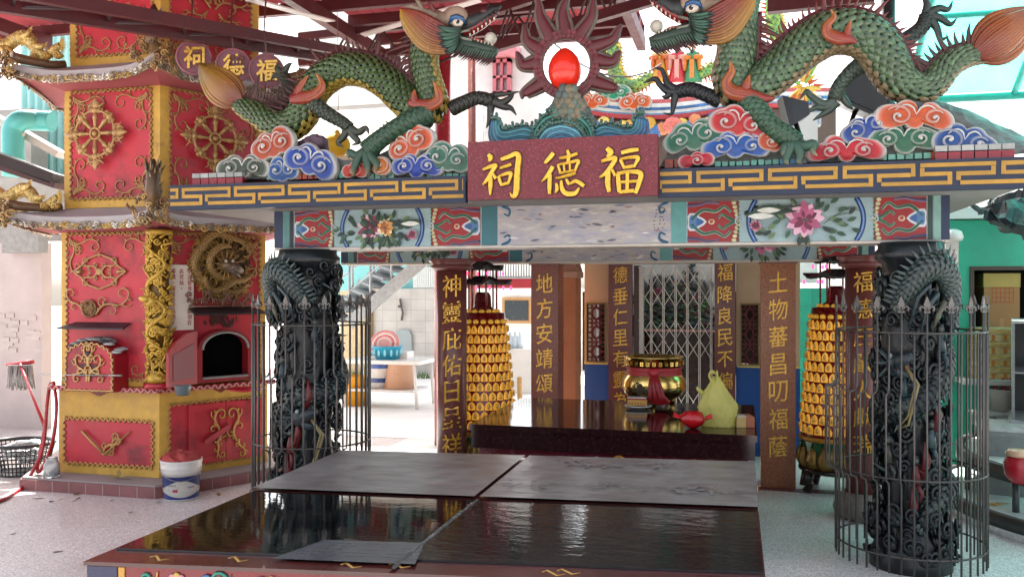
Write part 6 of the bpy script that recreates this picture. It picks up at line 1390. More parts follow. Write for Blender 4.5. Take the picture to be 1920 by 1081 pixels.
# ---- flared roofs with gilt trim
def roof(z_in_top, z_eave, r_in_low, r_in, r_out, lift, nm, drg):
    m = MB('#a8a2a2'); N = 16; M = 8; und = MB('#9a4a4c'); trim = MB('#b89a6a')
    def pt(f, s, t, dz=0):     # f face, s 0..1 along the eave, t 0 inner .. 1 outer
        a = hexv(f, lerp(r_in, r_out, t), 0).lerp(hexv(f + 1, lerp(r_in, r_out, t), 0), s); e = abs(2 * s - 1)
        flare = e ** 4 * max(0, t) ** 1.6; p = a + (a - TC).normalized() * .13 * flare; p = V((p.x, p.y, lerp(z_in_top, z_eave + .085, max(0, t) ** .8) + lift * flare + dz)); return p
    for f in range(6):
        k = len(m.v)
        for i in range(N + 1):
            for j in range(M + 1): m.vert(pt(f, i / N, j / M))
            m.vert(pt(f, i / N, 1) - V((0, 0, .075)))
        for i in range(N):
            for j in range(M + 1): a = k + i * (M + 2) + j; m.face((a, a + 1, a + M + 3, a + M + 2), j < M)
        k = len(und.v)
        for i in range(N + 1):
            for j in range(5):
                t = j / 4; p = pt(f, i / N, lerp(-.02, 1, t)); q = V((p.x, p.y, lerp(z_eave - .02, p.z - .075, t) if t > .01 else z_eave - .02)); und.vert(q)
        for i in range(N):
            for j in range(4): a = k + i * 5 + j; und.face((a, a + 5, a + 6, a + 1), True)
        # ragged gilt and tin leaf trim along the eave
        if f in (3, 4, 5, 0, 1):
            for i in range(52):
                s = (i + .5) / 52; p = pt(f, s, 1.01) - V((0, 0, .072)); o = (hexv(f, 1, 0) + hexv(f + 1, 1, 0) - TC * 2).normalized(); tn = (hexv(f + 1, 1, 0) - hexv(f, 1, 0)).normalized(); fr = Fr(p, tn, (0, 0, 1)); c = jit(lin(random.choice(['#c2a878', '#9c8f7c', '#d6d0c2', '#7d6c54', '#b8954e'])), .2)
                spiral_curl(trim, p + o * .012 + V((0, 0, random.uniform(-.012, .015))), o, V((0, 0, 1)), random.uniform(.018, .030), .0075, 1.3, c, 1 if i % 2 else -1, .012)
                if i % 2: trim.spike(p + o * .02, tn * random.uniform(-1, 1) + V((0, 0, random.uniform(-.8, .9))), .045, .009, c)
            trim.tube([pt(f, i / 24, 1.01) - V((0, 0, .085 + .006 * (i % 2))) for i in range(25)], .008, 6, '#8f7d62')
    m.build(nm, 'plaster', fu); und.build('eave_underside', 'plaster', fu); trim.build('eave_trim', 'gilt', fu)
    # weathered corner ridge ends
    for f in (5, 0, 1):
        g = MB('#6b5138'); tip = pt(f, 0, 1)
        pts = [pt(f, 0, t) + V((0, 0, .02 + .03 * t)) for t in (0, .3, .6, .85, 1)]
        g.tube(pts, [.035, .035, .035, .04, .045], 8, '#7a6048'); up_ = (pts[-1] - pts[0]).normalized()
        q = [tip + V((0, 0, .02)), tip + up_ * .04 + V((0, 0, .10)), tip + up_ * .03 + V((0, 0, .2)), tip + up_ * .0 + V((0, 0, .30)), tip + up_ * -.02 + V((0, 0, .36))]
        if f == 0:
            g.tube(q, [.06, .055, .05, .04, .012], 9, [lin(c) for c in ('#8a6a44', '#6a5038', '#5a4632', '#4f3f30', '#463a2e')])
            for i in range(60):
                j = random.random(); p = q[0].lerp(q[3], j); a = random.uniform(0, 6.28); o = V((math.cos(a), math.sin(a), 0)); g.spike(p + o * .045, V((0, 0, 1)) + o * random.uniform(.1, .7), random.uniform(.05, .10), .012, random.choice(['#5a4632', '#4a3c2e', '#7d6244', '#8f7450', '#a59478']))
        for i in range(34):
            o = (tip - TC); o.z = 0; o.normalize(); a = random.uniform(-1.3, 1.3); o2 = Matrix.Rotation(a, 3, 'Z') @ o; p = tip + o2 * random.uniform(.02, .08) + V((0, 0, random.uniform(-.12, .08))) + Matrix.Rotation(math.pi / 2, 3, 'Z') @ o * random.uniform(-.12, .12)
            spiral_curl(g, p, o2, V((0, 0, 1)), random.uniform(.02, .04), .008, 1.5, jit(lin(random.choice(['#8a6a40', '#a5854e', '#6b4e34', '#b59a6a'])), .2), random.choice((1, -1)), .015)
        g.build('corner_ridge', 'gilt', fu)
    return pt
r1 = roof(2.25, 2.075, .93, .93, 1.20, .05, 'lower_roof', 1)
r2 = roof(3.42, 3.235, .9, .9, 1.17, .06, 'upper_roof', 1)
# gilt dragons lying on the left ridges
def ridge_dragon(u0, v0, sc, Y, label):
    t = thing('gilt_dragon', at(u0, v0, Y), label, 'dragon ornament'); T = lambda x, y: (u0 + x * sc, v0 + y * sc); g = MB('#d9bb72')
    px = [(-58, -30, 11), (-44, -8, 13), (-22, 4, 12), (-4, -6, 11), (14, -14, 11), (30, -4, 10), (40, 14, 9), (56, 22, 8), (70, 12, 7), (80, 4, 5)]
    q = spline([(*T(x, y), r_ * sc) for x, y, r_ in px], 7); path = [(at(u, v, Y), r_ * pxm(u, Y)) for u, v, r_ in q]
    scaled_tube(g, path, .016, 10, ND, 1, [lin('#d4b468'), lin('#c2a05a'), lin('#e0c684')], lin('#e0c680'), '#d9bc78', -.75, .007)
    rs = resample(path, .02)
    for i in range(1, len(rs) - 1): p, r_ = rs[i]; tt = (rs[i + 1][0] - rs[i - 1][0]).normalized(); B = tt.cross(ND); g.spike(p + B * r_, B - tt * .3, .035, .007, '#c9a455')
    for i in range(12): g.spike(at(*T(80, 4), Y), at(*T(98 - abs(i - 6) * 1.5, 4 + (i - 6) * 4), Y) - at(*T(80, 4), Y), .09 * sc, .008, '#c9a455')
    for i in range(22): g.spike(at(*T(-58, -34), Y), at(*T(-58 + 34 * math.cos(i * .3 - 1), -34 - 30 * math.sin(i * .3 - 1)), Y - .03) - at(*T(-58, -34), Y), random.uniform(.09, .14) * sc, .010, '#c49c4a')
    g.build('body', 'gilt', t); g = MB('#d9bb72')
    g.ball(at(*T(-62, -30), Y), (.07 * sc, .055 * sc, .055 * sc), '#cba656', 12, 9, None, .4); g.tube([at(*T(-64, -28), Y), at(*T(-76, -24), Y), at(*T(-88, -26), Y)], [.05 * sc, .045 * sc, .02 * sc], 9, '#cba656'); g.tube([at(*T(-62, -24), Y), at(*T(-74, -14), Y), at(*T(-84, -12), Y)], [.035 * sc, .026 * sc, .012 * sc], 8)
    for a, b_ in (((-30, 4), (-6, 30)), ((-20, 6), (10, 34)), ((10, -12), (26, -28)), ((36, 4), (54, 2))):
        g.tube([at(*T(*a), Y - .03), at(*T((a[0] + b_[0]) / 2 + 3, (a[1] + b_[1]) / 2 + 3), Y - .06), at(*T(*b_), Y - .04)], [.028 * sc, .022 * sc, .012 * sc], 8)
        for k in range(4): g.spike(at(*T(*b_), Y - .04), V((.6 * math.cos(k * .6 - .4), -.2, -.6 * math.sin(k * .6 - .3))), .05 * sc, .007, '#d4b264')
    g.build('head', 'gilt', t); g = MB('#cfae62')
    for i in range(6): c = at(*T(-30 + i * 22, 26 + 4 * math.sin(i)), Y - .02); g.ball(c, (.04 * sc, .03, .03 * sc), '#b48e44', 8, 6, None, .4); spiral_curl(g, c + V((0, -.03, 0)), V((0, -1, 0)), V((0, 0, 1)), .028 * sc, .007, 1.5, '#d4b264', 1, .008)
    g.build('cloud_base', 'gilt', t)
ridge_dragon(32, 366, .92, 5.95, 'gilt carved dragon on the ridge of the lower furnace roof')
ridge_dragon(30, 82, 1.0, 5.95, 'gilt carved dragon on the ridge of the upper furnace roof')
# ---- second storey with the wheels
SR = .905; storey('second_wall', SR, 2.255, 3.24); m = MB(RC); gi = MB('#a8814f')
for f, (xa, xb) in ((5, (-.385, .375)), (0, (-.375, .385)), (4, (-.38, .38))):
    fr = face(f, SR); m.box((xa, 2.33, -.004), (xb, 3.20, .006), None, fr); wavy(gi, fr, xa, 2.33, xb, 3.20, c=.012); filigree(gi, fr, xa, 2.33, xb, 3.20, .27)
m.build('second_panel', 'sooty_paint', fu); gi.build('second_scrollwork', 'gilt', fu)
def wheel(fr, cx, cz, Rw):
    g = MB('#b08a56'); C = lambda a, r_, c=.07: fr.p(cx + r_ * math.cos(a), cz + r_ * math.sin(a), c)
    g.tube([C(i * math.pi / 24, Rw) for i in range(49)], .011, 7); g.tube([C(i * math.pi / 12, .045) for i in range(25)], .012, 7); g.ball(C(0, 0, .07), (.025, .025, .025))
    for i in range(8):
        a = i * math.pi / 4; g.tube([C(a, .05), C(a, Rw * .35), C(a, Rw * .62), C(a, Rw * .66), C(a, Rw * .95)], [.009, .014, .018, .024, .012], 8); big = i % 2 == 0; L = 1.62 if big else 1.22
        g.ball(C(a, Rw * 1.0), (.03, .02, .03), None, 10, 7); g.tube([C(a, Rw), C(a, Rw * (1 + (L - 1) * .45)), C(a, Rw * (1 + (L - 1) * .75)), C(a, Rw * L)], [.018, .03 if big else .024, .02, .002], 8, None, .5, fr.n)
        for s_ in (-1, 1):
            for rr, sz in (((1.12, .055), (1.28, .042), (1.0, .03)) if big else ((1.05, .03), (.9, .024))): c = C(a + s_ * .16 * (1.2 if rr < 1.2 else .7), Rw * rr); spiral_curl(g, c, fr.n, V((0, 0, 1)), sz * .62, .007, 1.4, None, s_, .008)
            if big: g.spike(C(a + s_ * .2, Rw * 1.18), fr.x * math.cos(a + s_ * .9) + V((0, 0, math.sin(a + s_ * .9))), .06, .011)
    for i in range(3): g.tube([C(i * 2.09, .02, .006), C(i * 2.09, .02, .07)], .008, 6)
    g.build('wheel_emblem', 'gilt', fu)
fa5, fa0 = face(5, SR), face(0, SR)
wheel(fa5, *P(fa5, 190, 253), .185); wheel(fa0, P(fa0, 396, 262)[0], P(fa0, 396, 262)[1], .185)
# ---- third storey and name discs
storey('third_wall', .86, 3.43, 4.7); m = MB(RC); gi = MB('#b08a56')
for f in (5, 0, 4):
    fr = face(f, .86); m.box((-.36, 3.50, -.004), (.36, 4.6, .006), None, fr); wavy(gi, fr, -.36, 3.50, .36, 4.6, c=.012); filigree(gi, fr, -.36, 3.50, .36, 4.1, .27, which='bl br'); 
    for sx in (-1, 1): scroll(gi, fr, sx * .02, 3.93, .3, math.pi / 2 - sx * 1.2, sx, .009, .03); scroll(gi, fr, sx * .02, 3.97, .22, math.pi / 2 - sx * .6, sx, .009, .03); scroll(gi, fr, sx * .05, 3.90, .2, -math.pi / 2 + sx * 1.2, -sx, .008, .03)
m.build('third_panel', 'sooty_paint', fu); gi.build('third_scrollwork', 'gilt', fu)
for u, v, ch, nm in ((364, 108, '祠', 'first beside the furnace corner'), (438, 123, '德', 'between the two other discs'), (500, 133, '福', 'just above the dragon tail plume')):
    d = atd(u, v, 6.55); back = (EYE - d).normalized(); ux = V((0, 0, 1)).cross(back).normalized() if False else V((-back.y, back.x, 0)).normalized()
    t = thing('name_disc', d, 'round plum disc with the gold character %s, %s' % (ch, nm), 'sign disc'); fr = Fr(d, ux, (0, 0, 1)); m = MB('#7d4a55'); n = 32
    m.prism([(.128 * math.cos(i * 6.283 / n), .128 * math.sin(i * 6.283 / n)) for i in range(n)], fr, -.03, 0); m.build('disc', 'paint', t); m = MB('#8d5660')
    m.tube([fr.p(.122 * math.cos(i * 6.283 / n), .122 * math.sin(i * 6.283 / n), 0) for i in range(n + 1)], .009, 6); m.build('disc_rim', 'paint', t)
    m = MB('#e0b050'); m.text(ch, 0, 0, .165, fr, .001, .022, None, .022, .12, .92); m.build('gold_character', 'bright_gilt', t)
    m = MB('#5a3032'); m.tube([fr.p(0, .12, -.02), fr.p(-.02, .3, -.10), fr.p(.0, .7, -.2)], .006, 6); m.build('hanger', 'paint', t)
# ---- things on and round the furnace
c0 = atz(170, 736, .816); f5 = face(5, 1.0)
m = MB('#8f8c88'); p = hexv(5, .86, .816) + V((.16, -.06, 0)); m.lathe(p, [(.002, .01), (.10, .004), (.135, .05), (.15, .058), (.145, .062), (.12, .03), (.002, .028)], 28)
for i in range(14): m.ball(p + V((random.uniform(-.1, .1), random.uniform(-.1, .1), .05)), (.04, .04, .014), jit(lin('#a5a29e'), .3), 8, 5, None, .6)
tag(m.build('foil_tray', 'dull_metal'), 'foil tray of grey ash on the furnace counter under the arched stove box', 'tray')
p = atz(343, 741, .816); m = MB('#5f6a6c'); m.lathe(p, [(.045, .002), (.06, .07), (.062, .074), (.055, .074), (.042, .012), (.002, .012)], 24); tag(m.build('small_pot', 'plastic'), 'small grey plastic pot on the red counter', 'pot')
p = atz(462, 733, .816); m = MB('#b82430'); m.lathe(p, [(.08, .002), (.14, .015), (.15, .02), (.145, .024), (.08, .01), (.002, .01)], 32); tag(m.build('red_plate', 'plastic'), 'shallow red plastic plate on the counter under the furnace opening', 'plate')
p = atz(340, 933, 0); bk = thing('paint_bucket', p, 'white paint bucket stuffed with a pink plastic bag at the furnace step', 'bucket')
d = (p - EYE).dot(FWD); s = d / F; rb, rt, hb = 31 * s, 36.5 * s, 74 * s
m = MB('#cfcac2'); m.lathe(p, [(rb * .96, 0), (rb, .006), (lerp(rb, rt, .66), hb * .66), (lerp(rb, rt, .66) + .006, hb * .67), (rt * .985, hb * .74), (rt * .985, hb * .76), (rt + .003, hb * .8), (rt + .003, hb * .84), (rt * .99, hb * .85), (rt + .006, hb * .96), (rt + .006, hb), (rt - .006, hb), (rt - .008, hb * .9), (.002, hb * .88)], 36); m.build('pail', 'plastic', bk)
m = MB(); a0 = math.atan2(-p.y, -p.x)
def onp(th, z, e=.0015): r_ = lerp(rb, rt, z / hb) + e; return p + V((math.cos(a0 + th) * r_, math.sin(a0 + th) * r_, z))
k = 24
for i in range(k):
    t0, t1 = lerp(-1.35, 1.35, i / k), lerp(-1.35, 1.35, (i + 1) / k); w0, w1 = [.42 + .10 * math.cos(t * 2.2) for t in (t0, t1)]
    m.quad(onp(t0, hb * (w0 + .0)), onp(t1, hb * w1), onp(t1, hb * .62), onp(t0, hb * .62), lin('#1f2d62')); m.quad(onp(t0, hb * .05), onp(t1, hb * .05), onp(t1, hb * (.16 - .06 * math.cos(t1 * 2))), onp(t0, hb * (.16 - .06 * math.cos(t0 * 2))), lin('#25366e'))
for i in range(6): m.quad(onp(-.5 + .02, hb * (.24 + .0)), onp(-.2, hb * .24), onp(-.2, hb * .31), onp(-.48, hb * .31), lin('#a83a44')) if i == 0 else None
for i in range(5): m.quad(onp(-.75 + .1 * i, hb * .38, .002), onp(-.69 + .1 * i, hb * .38, .002), onp(-.69 + .1 * i, hb * .43, .002), onp(-.75 + .1 * i, hb * .43, .002), lin('#8a8d94'))
for i in range(4): m.quad(onp(.35 + .1 * i, hb * .33, .002), onp(.42 + .1 * i, hb * .33, .002), onp(.42 + .1 * i, hb * .36, .002), onp(.35 + .1 * i, hb * .36, .002), lin('#33427a'))
m.build('label_band', 'plastic', bk); m = MB('#8d8a86'); m.tube([onp(-1.5, hb * .8, .01)] + [onp(lerp(-1.3, 1.3, i / 10), hb * (.8 - .28 * math.sin(math.pi * i / 10)), .02) for i in range(11)] + [onp(1.5, hb * .8, .01)], .003, 5); m.build('wire_handle', 'steel', bk)
sheer('pink_film', '#d86a66', .4); m = MB('#d66a64'); n = 40
for i in range(9):
    v = i / 8
    for j in range(n):
        a = 6.283 * j / n; r_ = (rt - .012) * (1.06 + .12 * math.sin(a * 5) * v) * (math.cos(v * 1.35)) + .012 * math.sin(a * 9 + v * 6); m.vert(p + V((math.cos(a) * r_, math.sin(a) * r_, hb * .97 + .055 * math.sin(v * 1.7) + .016 * math.sin(a * 4 + v * 7) + .012 * noise.noise(V((a * 2, v * 4, 0))))))
for i in range(8):
    for j in range(n): a = i * n + j; b2 = i * n + (j + 1) % n; m.face((a, b2, b2 + n, a + n), True)
m.face([8 * n + j for j in range(n)]); tag(m.build('plastic_bag', 'pink_film'), 'crumpled pink plastic bag stuffed in the white paint bucket', 'plastic bag')
# laundry basket, mop, hose, jar, leaves
p = atz(38, 886, 0); bs = thing('laundry_basket', p, 'black plastic mesh basket of clear bottles by the pink wall', 'basket'); m = MB('#17191c'); Rb, Rt, H = .19, .245, .25
for i in range(8): r_ = lerp(Rb, Rt, i / 7); m.tube([p + V((r_ * 1.15 * math.cos(j * .19635), r_ * math.sin(j * .19635), .01 + H * i / 7)) for j in range(33)], .0055 if i < 7 else .012, 5)
for j in range(44): a = j * 6.283 / 44; m.tube([p + V((Rb * 1.15 * math.cos(a), Rb * math.sin(a), .01)), p + V((Rt * 1.15 * math.cos(a), Rt * math.sin(a), H))], .0045, 5)
m.lathe(p, [(.19, .004), (.19, .012)], 24); m.build('mesh', 'plastic', bs); m = MB('#1d1f22'); m.tube([p + V((Rt * 1.17 * math.cos(j * .19635), Rt * 1.02 * math.sin(j * .19635), H + .015)) for j in range(33)], .014, 6); m.build('rim', 'plastic', bs)
m_, nt_, b_ = _mk('clear_plastic'); b_.inputs['Base Color'].default_value = (.8, .83, .84, 1); b_.inputs['Roughness'].default_value = .12; b_.inputs['Transmission Weight'].default_value = .7; b_.inputs['IOR'].default_value = 1.2; MATS['clear_plastic'] = m_
for i in range(9):
    m = MB('#c9cdd0'); q = p + V((random.uniform(-.15, .15), random.uniform(-.12, .12), .14 + .05 * (i % 3))); a = random.uniform(0, 3.14); dx = V((math.cos(a), math.sin(a), random.uniform(-.2, .4))).normalized(); m.tube([q - dx * .1, q - dx * .09, q + dx * .03, q + dx * .07, q + dx * .075, q + dx * .1], [.03, .036, .036, .014, .013, .013], 10); tag(m.build('clear_bottle', 'clear_plastic'), 'clear empty plastic bottle heaped in the black basket', 'bottle', 'bottles in the black basket')
p = atz(96, 885, .1) + V((-.02, .02, 0)); m = MB('#b9c0bc'); p = atz(97, 893, .10); m.lathe(p, [(.055, .001), (.06, .01), (.06, .10), (.042, .13), (.044, .155), (.04, .155), (.038, .13), (.055, .1), (.055, .012), (.002, .012)], 24); tag(m.build('glass_jar', 'clear_plastic'), 'clear glass jar standing on the furnace step beside the red hose', 'jar')
def hose(pts, r, label, col='#a31c26'):
    m = MB(col); q = spline(pts, 8); m.tube(q, r, 8); tag(m.build('red_hose', 'glossy_paint'), label, 'hose')
w_ = lambda u, v, d: tuple(atd(u, v, d))
hose([w_(93, 720, 7.25), w_(88, 760, 7.2), w_(82, 830, 7.15), w_(68, 870, 7.1), tuple(atz(40, 915, .015)), tuple(atz(5, 936, .015)), tuple(atz(-40, 950, .015))], .014, 'red rubber hose looping down the furnace corner and across the floor')
hose([w_(100, 715, 7.2), w_(106, 760, 7.1), w_(100, 820, 7.05), w_(84, 868, 7.1), w_(70, 880, 7.12), w_(84, 800, 7.25), w_(90, 740, 7.3), w_(96, 716, 7.3)], .014, 'coiled red hose hanging by the furnace corner near the mop')
mp = thing('mop', atd(38, 690, 7.9), 'red handled string mop upside down leaning on the pink wall', 'mop'); m = MB('#a8242c'); m.tube([w_(14, 684, 8.0), w_(62, 678, 7.95)], [.02, .02], 8); m.tube([w_(38, 682, 7.95), w_(60, 740, 7.7), w_(84, 800, 7.4)], .013, 8); m.build('handle', 'plastic', mp); m = MB('#7d7a78')
for i in range(46): u = 15 + i * 1.03; m.tube([w_(u, 684, 7.96 - .02 * (i % 3)), w_(u + random.uniform(-3, 3), 708, 7.93), w_(u + random.uniform(-5, 6), random.uniform(722, 732), 7.94)], [.008, .009, .004], 5, jit(lin('#8a8683'), .3))
m.build('mop_string', 'plaster', mp)
m = MB()
for u, v in ((138, 925), (150, 933), (143, 938), (165, 922), (205, 925), (212, 938), (60, 935), (118, 936), (400, 921), (408, 925), (360, 936), (92, 941), (225, 905 - 12), (98, 1036), (250, 960), (30, 1000), (300, 942)):
    p = atz(u, v, .0); fr = Fr(p + V((0, 0, .006)), (math.cos(u), math.sin(u), 0), (-math.sin(u), math.cos(u), .3)); leafblob(m, fr, 0, 0, random.uniform(.05, .09), .03, u, jit(lin(random.choice(['#9a6f2c', '#b8923a', '#6a4a2a', '#4a382a'])), .2), .003)
tag(m.build('fallen_leaves', 'paper'), 'dry yellow leaves scattered on the floor before the furnace', 'leaves', kind='stuff')
m = MB(); p = atz(222, 897, .104); 
for i in range(5): fr = Fr(p + V((0, 0, .012)), (math.cos(i), math.sin(i), .2), (-math.sin(i), math.cos(i), .4)); leafblob(m, fr, 0, 0, .1, .035, i * 1.2, jit(lin('#a5925a'), .2), .003 + .004 * i)
tag(m.build('dry_leaf', 'paper'), 'curled dry leaf on the furnace step', 'leaf')
# ================================================================== canopy, trusses and the courtyard behind
random.seed(99)
sheer('red_sheet', '#8a4044', .14)
cn = thing('canopy_roof', (-3, 4, 4.4), 'dark red sheet canopy on steel purlins with unseen parts extended to shade the shrine court', 'canopy')
CZ = 4.42
def corrug(m, x0, x1, y0, y1, z, zs=0):
    n = int((x1 - x0) / .075); k = len(m.v)
    for i in range(n + 1):
        x = x0 + (x1 - x0) * i / n; dz = .018 * (1 if i % 2 else -1)
        m.vert((x, y0, z + dz)); m.vert((x, y1, z + dz + zs))
    for i in range(n): a = k + 2 * i; m.face((a, a + 1, a + 3, a + 2))
m = MB(); corrug(m, -8.6, 1.5, 3.75, 7.9, CZ); corrug(m, -3.9, -1.0, 7.9, 9.5, CZ); m.build('roof_sheet', 'red_sheet', cn)  # unseen stretch of sheet is sized to keep sun off pavilion and dragons
m = MB('#5a1f24')
for i in range(5): y = 3.8 + i * 1.0; m.box((-8.6, y, CZ - .13), (1.5, y + .07, CZ - .025))
for y in (8.3, 9.0, 9.42): m.box((-3.9, y, CZ - .13), (-1.0, y + .07, CZ - .025))
for x in (-7.2, -3.95, -1.08, 1.4): m.box((x, 3.75, CZ - .27), (x + .09, 9.5 if x in (-3.95, -1.08) else 7.85, CZ - .135))
m.build('purlin', 'truss_paint', cn)
m = MB('#d8cfcb')  # plain white bars for the pale translucent stripes between roof panels
for u0, v0, d0, u1, v1, d1 in ((470, 0, 7.0, 620, 40, 8.2), (680, 66, 8.4, 900, 0, 8.0)): m.bar(atd(u0, v0, d0), atd(u1, v1, d1), .10, .012)
tag(m.build('white_stripe_bar', 'plastic'), 'long white bars fixed under the red canopy', 'lamp batten')
def truss(label, A0, A1, B0, B1, n, w_=.06, col='#561c22', webs='zig'):
    t = thing('roof_truss', A0, label, 'truss'); m = MB(col); m.bar(A0, A1, w_, w_ * 1.3); m.bar(B0, B1, w_, w_ * 1.3); m.build('chord', 'truss_paint', t); g = MB('#4a3634')
    for i in range(n):
        p = A0.lerp(A1, i / n); q = B0.lerp(B1, (i + .5) / n); r_ = A0.lerp(A1, (i + 1) / n); g.tube([p, q], .011, 6); g.tube([q, r_], .011, 6); g.tube([p + V((.03, .03, 0)), q + V((.03, .03, 0))], .008, 6)
    g.build('web_bar', 'truss_paint', t); return t
DT = FWD + RGT * .397 + V((0, 0, .163))
A0 = atd(0, 10, 5.0); A1 = A0 + DT * 3.9; B0 = atd(115, 0, 5.15); B1 = B0 + DT * 3.75
truss('dark red lattice truss slanting over the top of the furnace', A0 - DT * 1.2, A1, B0 - DT * 1.2, B1, 8)
A = atd(930, 88, 8.6); Bq = atd(1260, -10, 7.4); up_ = V((0, 0, .36))
truss('dark red lattice girder crossing behind the flaming pearl', A, Bq, A + up_, Bq + up_, 6, .07)
truss('dark red rear girder above the white patio behind the arched dragon', atd(560, 118, 9.2), atd(1000, 70, 9.0), atd(560, 70, 9.2), atd(1000, 22, 9.0), 7, .06)
truss('dark red short girder above the neck of the fiery tailed dragon', atd(1440, 12, 7.2), atd(1640, -8, 6.9), atd(1440, -40, 7.2), atd(1640, -60, 6.9), 3, .09)
# ---- left background: pink wall, corrugated cladding, drain pipe, old eaves
m = MB('#b9aeac'); a, b_ = at(-140, 500, 8.3), at(78, 500, 8.3); m.box((a.x, 8.3, 0), (b_.x, 8.45, 2.12)); 
pw = m.build('pink_wall', 'plaster'); tag(pw, 'blotchy pink plaster wall behind the mop', 'wall')
m = MB('#d6b9b6')
for i in range(26): u, v = random.uniform(0, 75), random.uniform(590, 660); p = at(u, v, 8.298); m.box((p.x - .05, 8.285 + .0004 * i, p.z - .025), (p.x + .05, 8.3005, p.z + .025), jit(lin('#bdb2af'), .06))
m.build('patched_brick', 'plaster', pw)
m = MB('#8f8f8d'); m.box((at(-150, 400, 9.3).x, 9.3, 2.2), (at(150, 400, 9.3).x, 9.6, 3.02)); m.box((at(-150, 400, 9.3).x, 9.32, 2.0), (at(56, 400, 9.3).x, 9.6, 3.9)); tag(m.build('concrete_wall', 'concrete'), 'weathered grey concrete house wall behind the gilt ridge dragons', 'wall')
sheer('teal_cladding', '#a9d6d2', .1); m = MB(); n = 16; x0 = at(40, 100, 10).x; x1 = at(270, 100, 10).x; k = 0
for i in range(n * 4 + 1):
    x = lerp(x0, x1, i / (n * 4)); y = 10.0 - (.05 if i % 4 in (1, 2) else 0); m.vert((x, y, 2.3)); m.vert((x, y, 6.2))
for i in range(n * 4): m.face((2 * i, 2 * i + 1, 2 * i + 3, 2 * i + 2))
tag(m.build('corrugated_cladding', 'plastic'), 'pale teal corrugated cladding of the house behind the furnace', 'cladding'); bpy.context.scene.objects['corrugated_cladding'].data.color_attributes['Col'].data.foreach_set('color', [c for _ in range(len(m.v)) for c in (*lin('#9fd2cf'), 1)])
m = MB('#54b5b4'); q = spline([atd(98, 228, 9.1), atd(70, 226, 9.1), atd(40, 226, 9.0), atd(26, 240, 9.0), atd(24, 270, 9.0), atd(26, 330, 9.0)], 6); m.tube(q, .105, 14); m.tube([atd(4, 252, 9.0), atd(46, 252, 9.0)], .02, 8, '#c9c4ba'); tag(m.build('drain_pipe', 'plastic'), 'fat turquoise plastic drain pipe with an elbow beside the furnace', 'pipe')
m = MB('#c9c6c2'); m.bar(atd(-30, 208, 9.2), atd(118, 292, 9.2), .25, .07); tag(m.build('gutter', 'plaster'), 'white painted gutter slanting behind the lower gilt dragon', 'gutter')
m = MB('#2d1b19'); m.bar(atd(-40, 282, 8.4), atd(112, 338, 8.4), .3, .1); m.bar(atd(-40, 300, 8.35), atd(112, 350, 8.35), .2, .05, '#4a2a26'); tag(m.build('old_eave', 'truss_paint'), 'dark rotten wooden eave board under the concrete wall', 'eave board')
m = MB('#9c9a98'); m.box((at(22, 430, 8.29).x, 8.15, 2.0), (at(90, 430, 8.29).x, 8.29, 2.32)); tag(m.build('meter_box', 'dull_metal'), 'grey sheet metal box on top of the pink wall', 'box')
# ---- courtyard house behind the left column
tiled('white_tile', '#c6c0bb', '#bdb7b4', '#a09a98', .28, .2, .3, rot=(R(90), 0, 0)); YB = 15.2
m = MB('#c4beb9'); m.box((at(650, 600, YB).x, YB, 0), (at(835, 600, YB).x, YB + .2, at(700, 541, YB).z)); tw = m.build('tiled_wall', 'white_tile'); tag(tw, 'white tiled wall with a tap across the sunny courtyard', 'wall')
m = MB('#c9b08a'); m.box((at(640, 600, YB).x, YB - .06, 0), (at(692, 600, YB).x, YB - .005, at(690, 545, YB).z)); d_ = m.build('door', 'paint'); tag(d_, 'cream wooden door under the metal staircase', 'door')
m = MB('#a5803c'); xx = at(690, 600, YB).x; m.box((xx, YB - .08, 0), (xx + .1, YB - .005, at(690, 530, YB).z)); m.build('door_frame', 'paint', d_)
m = MB('#98a2a6'); p = at(758, 640, YB - .02); m.prism([(p.x - .16, p.z - .18), (p.x + .16, p.z - .18), (p.x + .16, p.z + .1), (p.x + .1, p.z + .22), (p.x - .1, p.z + .22), (p.x - .16, p.z + .1)], FY(YB - .02), 0, .05); m.build('wash_board', 'plastic', tw)
m = MB('#6f6a66'); p = at(753, 575, YB - .02); m.tube([at(753, 600, YB - .04), at(755, 585, YB - .06), at(752, 574, YB - .05), at(750, 560, YB - .03)], .02, 7); m.tube([at(750, 574, YB - .02), at(748, 574, YB - .16)], .025, 8); m.build('tap', 'dull_metal', tw)
m = MB('#7ec0c2'); m.box((at(560, 480, YB + .3).x, YB + .3, 1.3), (at(860, 480, YB + .3).x, YB + .4, 3.0)); tag(m.build('teal_shed_wall', 'plastic'), 'pale turquoise sheet wall behind the metal staircase', 'wall')
m = MB('#e2dfda'); m.box((at(560, 480, YB + .5).x, YB + .5, 3.0), (at(1010, 480, YB + .5).x, YB + 1, 8.5)); tag(m.build('white_house', 'plaster'), 'bright white house wall rising behind the courtyard', 'house')
lv = MB('#a9aeb0'); xa, xb, za, zb = at(774, 540, 14.2).x, at(828, 540, 14.2).x, at(800, 541, 14.2).z, at(800, 498, 14.2).z; lv.box((xa, 14.22, za), (xb, 14.4, zb), '#8d9496')
for i in range(13): x = lerp(xa, xb, (i + .3) / 13); lv.box((x, 14.18, za + .02), (x + .035, 14.215, zb - .02), '#cfd4d5')
tag(lv.build('louvre_panel', 'plastic'), 'pale slatted louvre panel above the tiled wall', 'louvre')
st = thing('metal_staircase', atz(640, 800, 0), 'grey steel staircase with thin handrails climbing over the cream courtyard door', 'staircase'); YS = 11.2
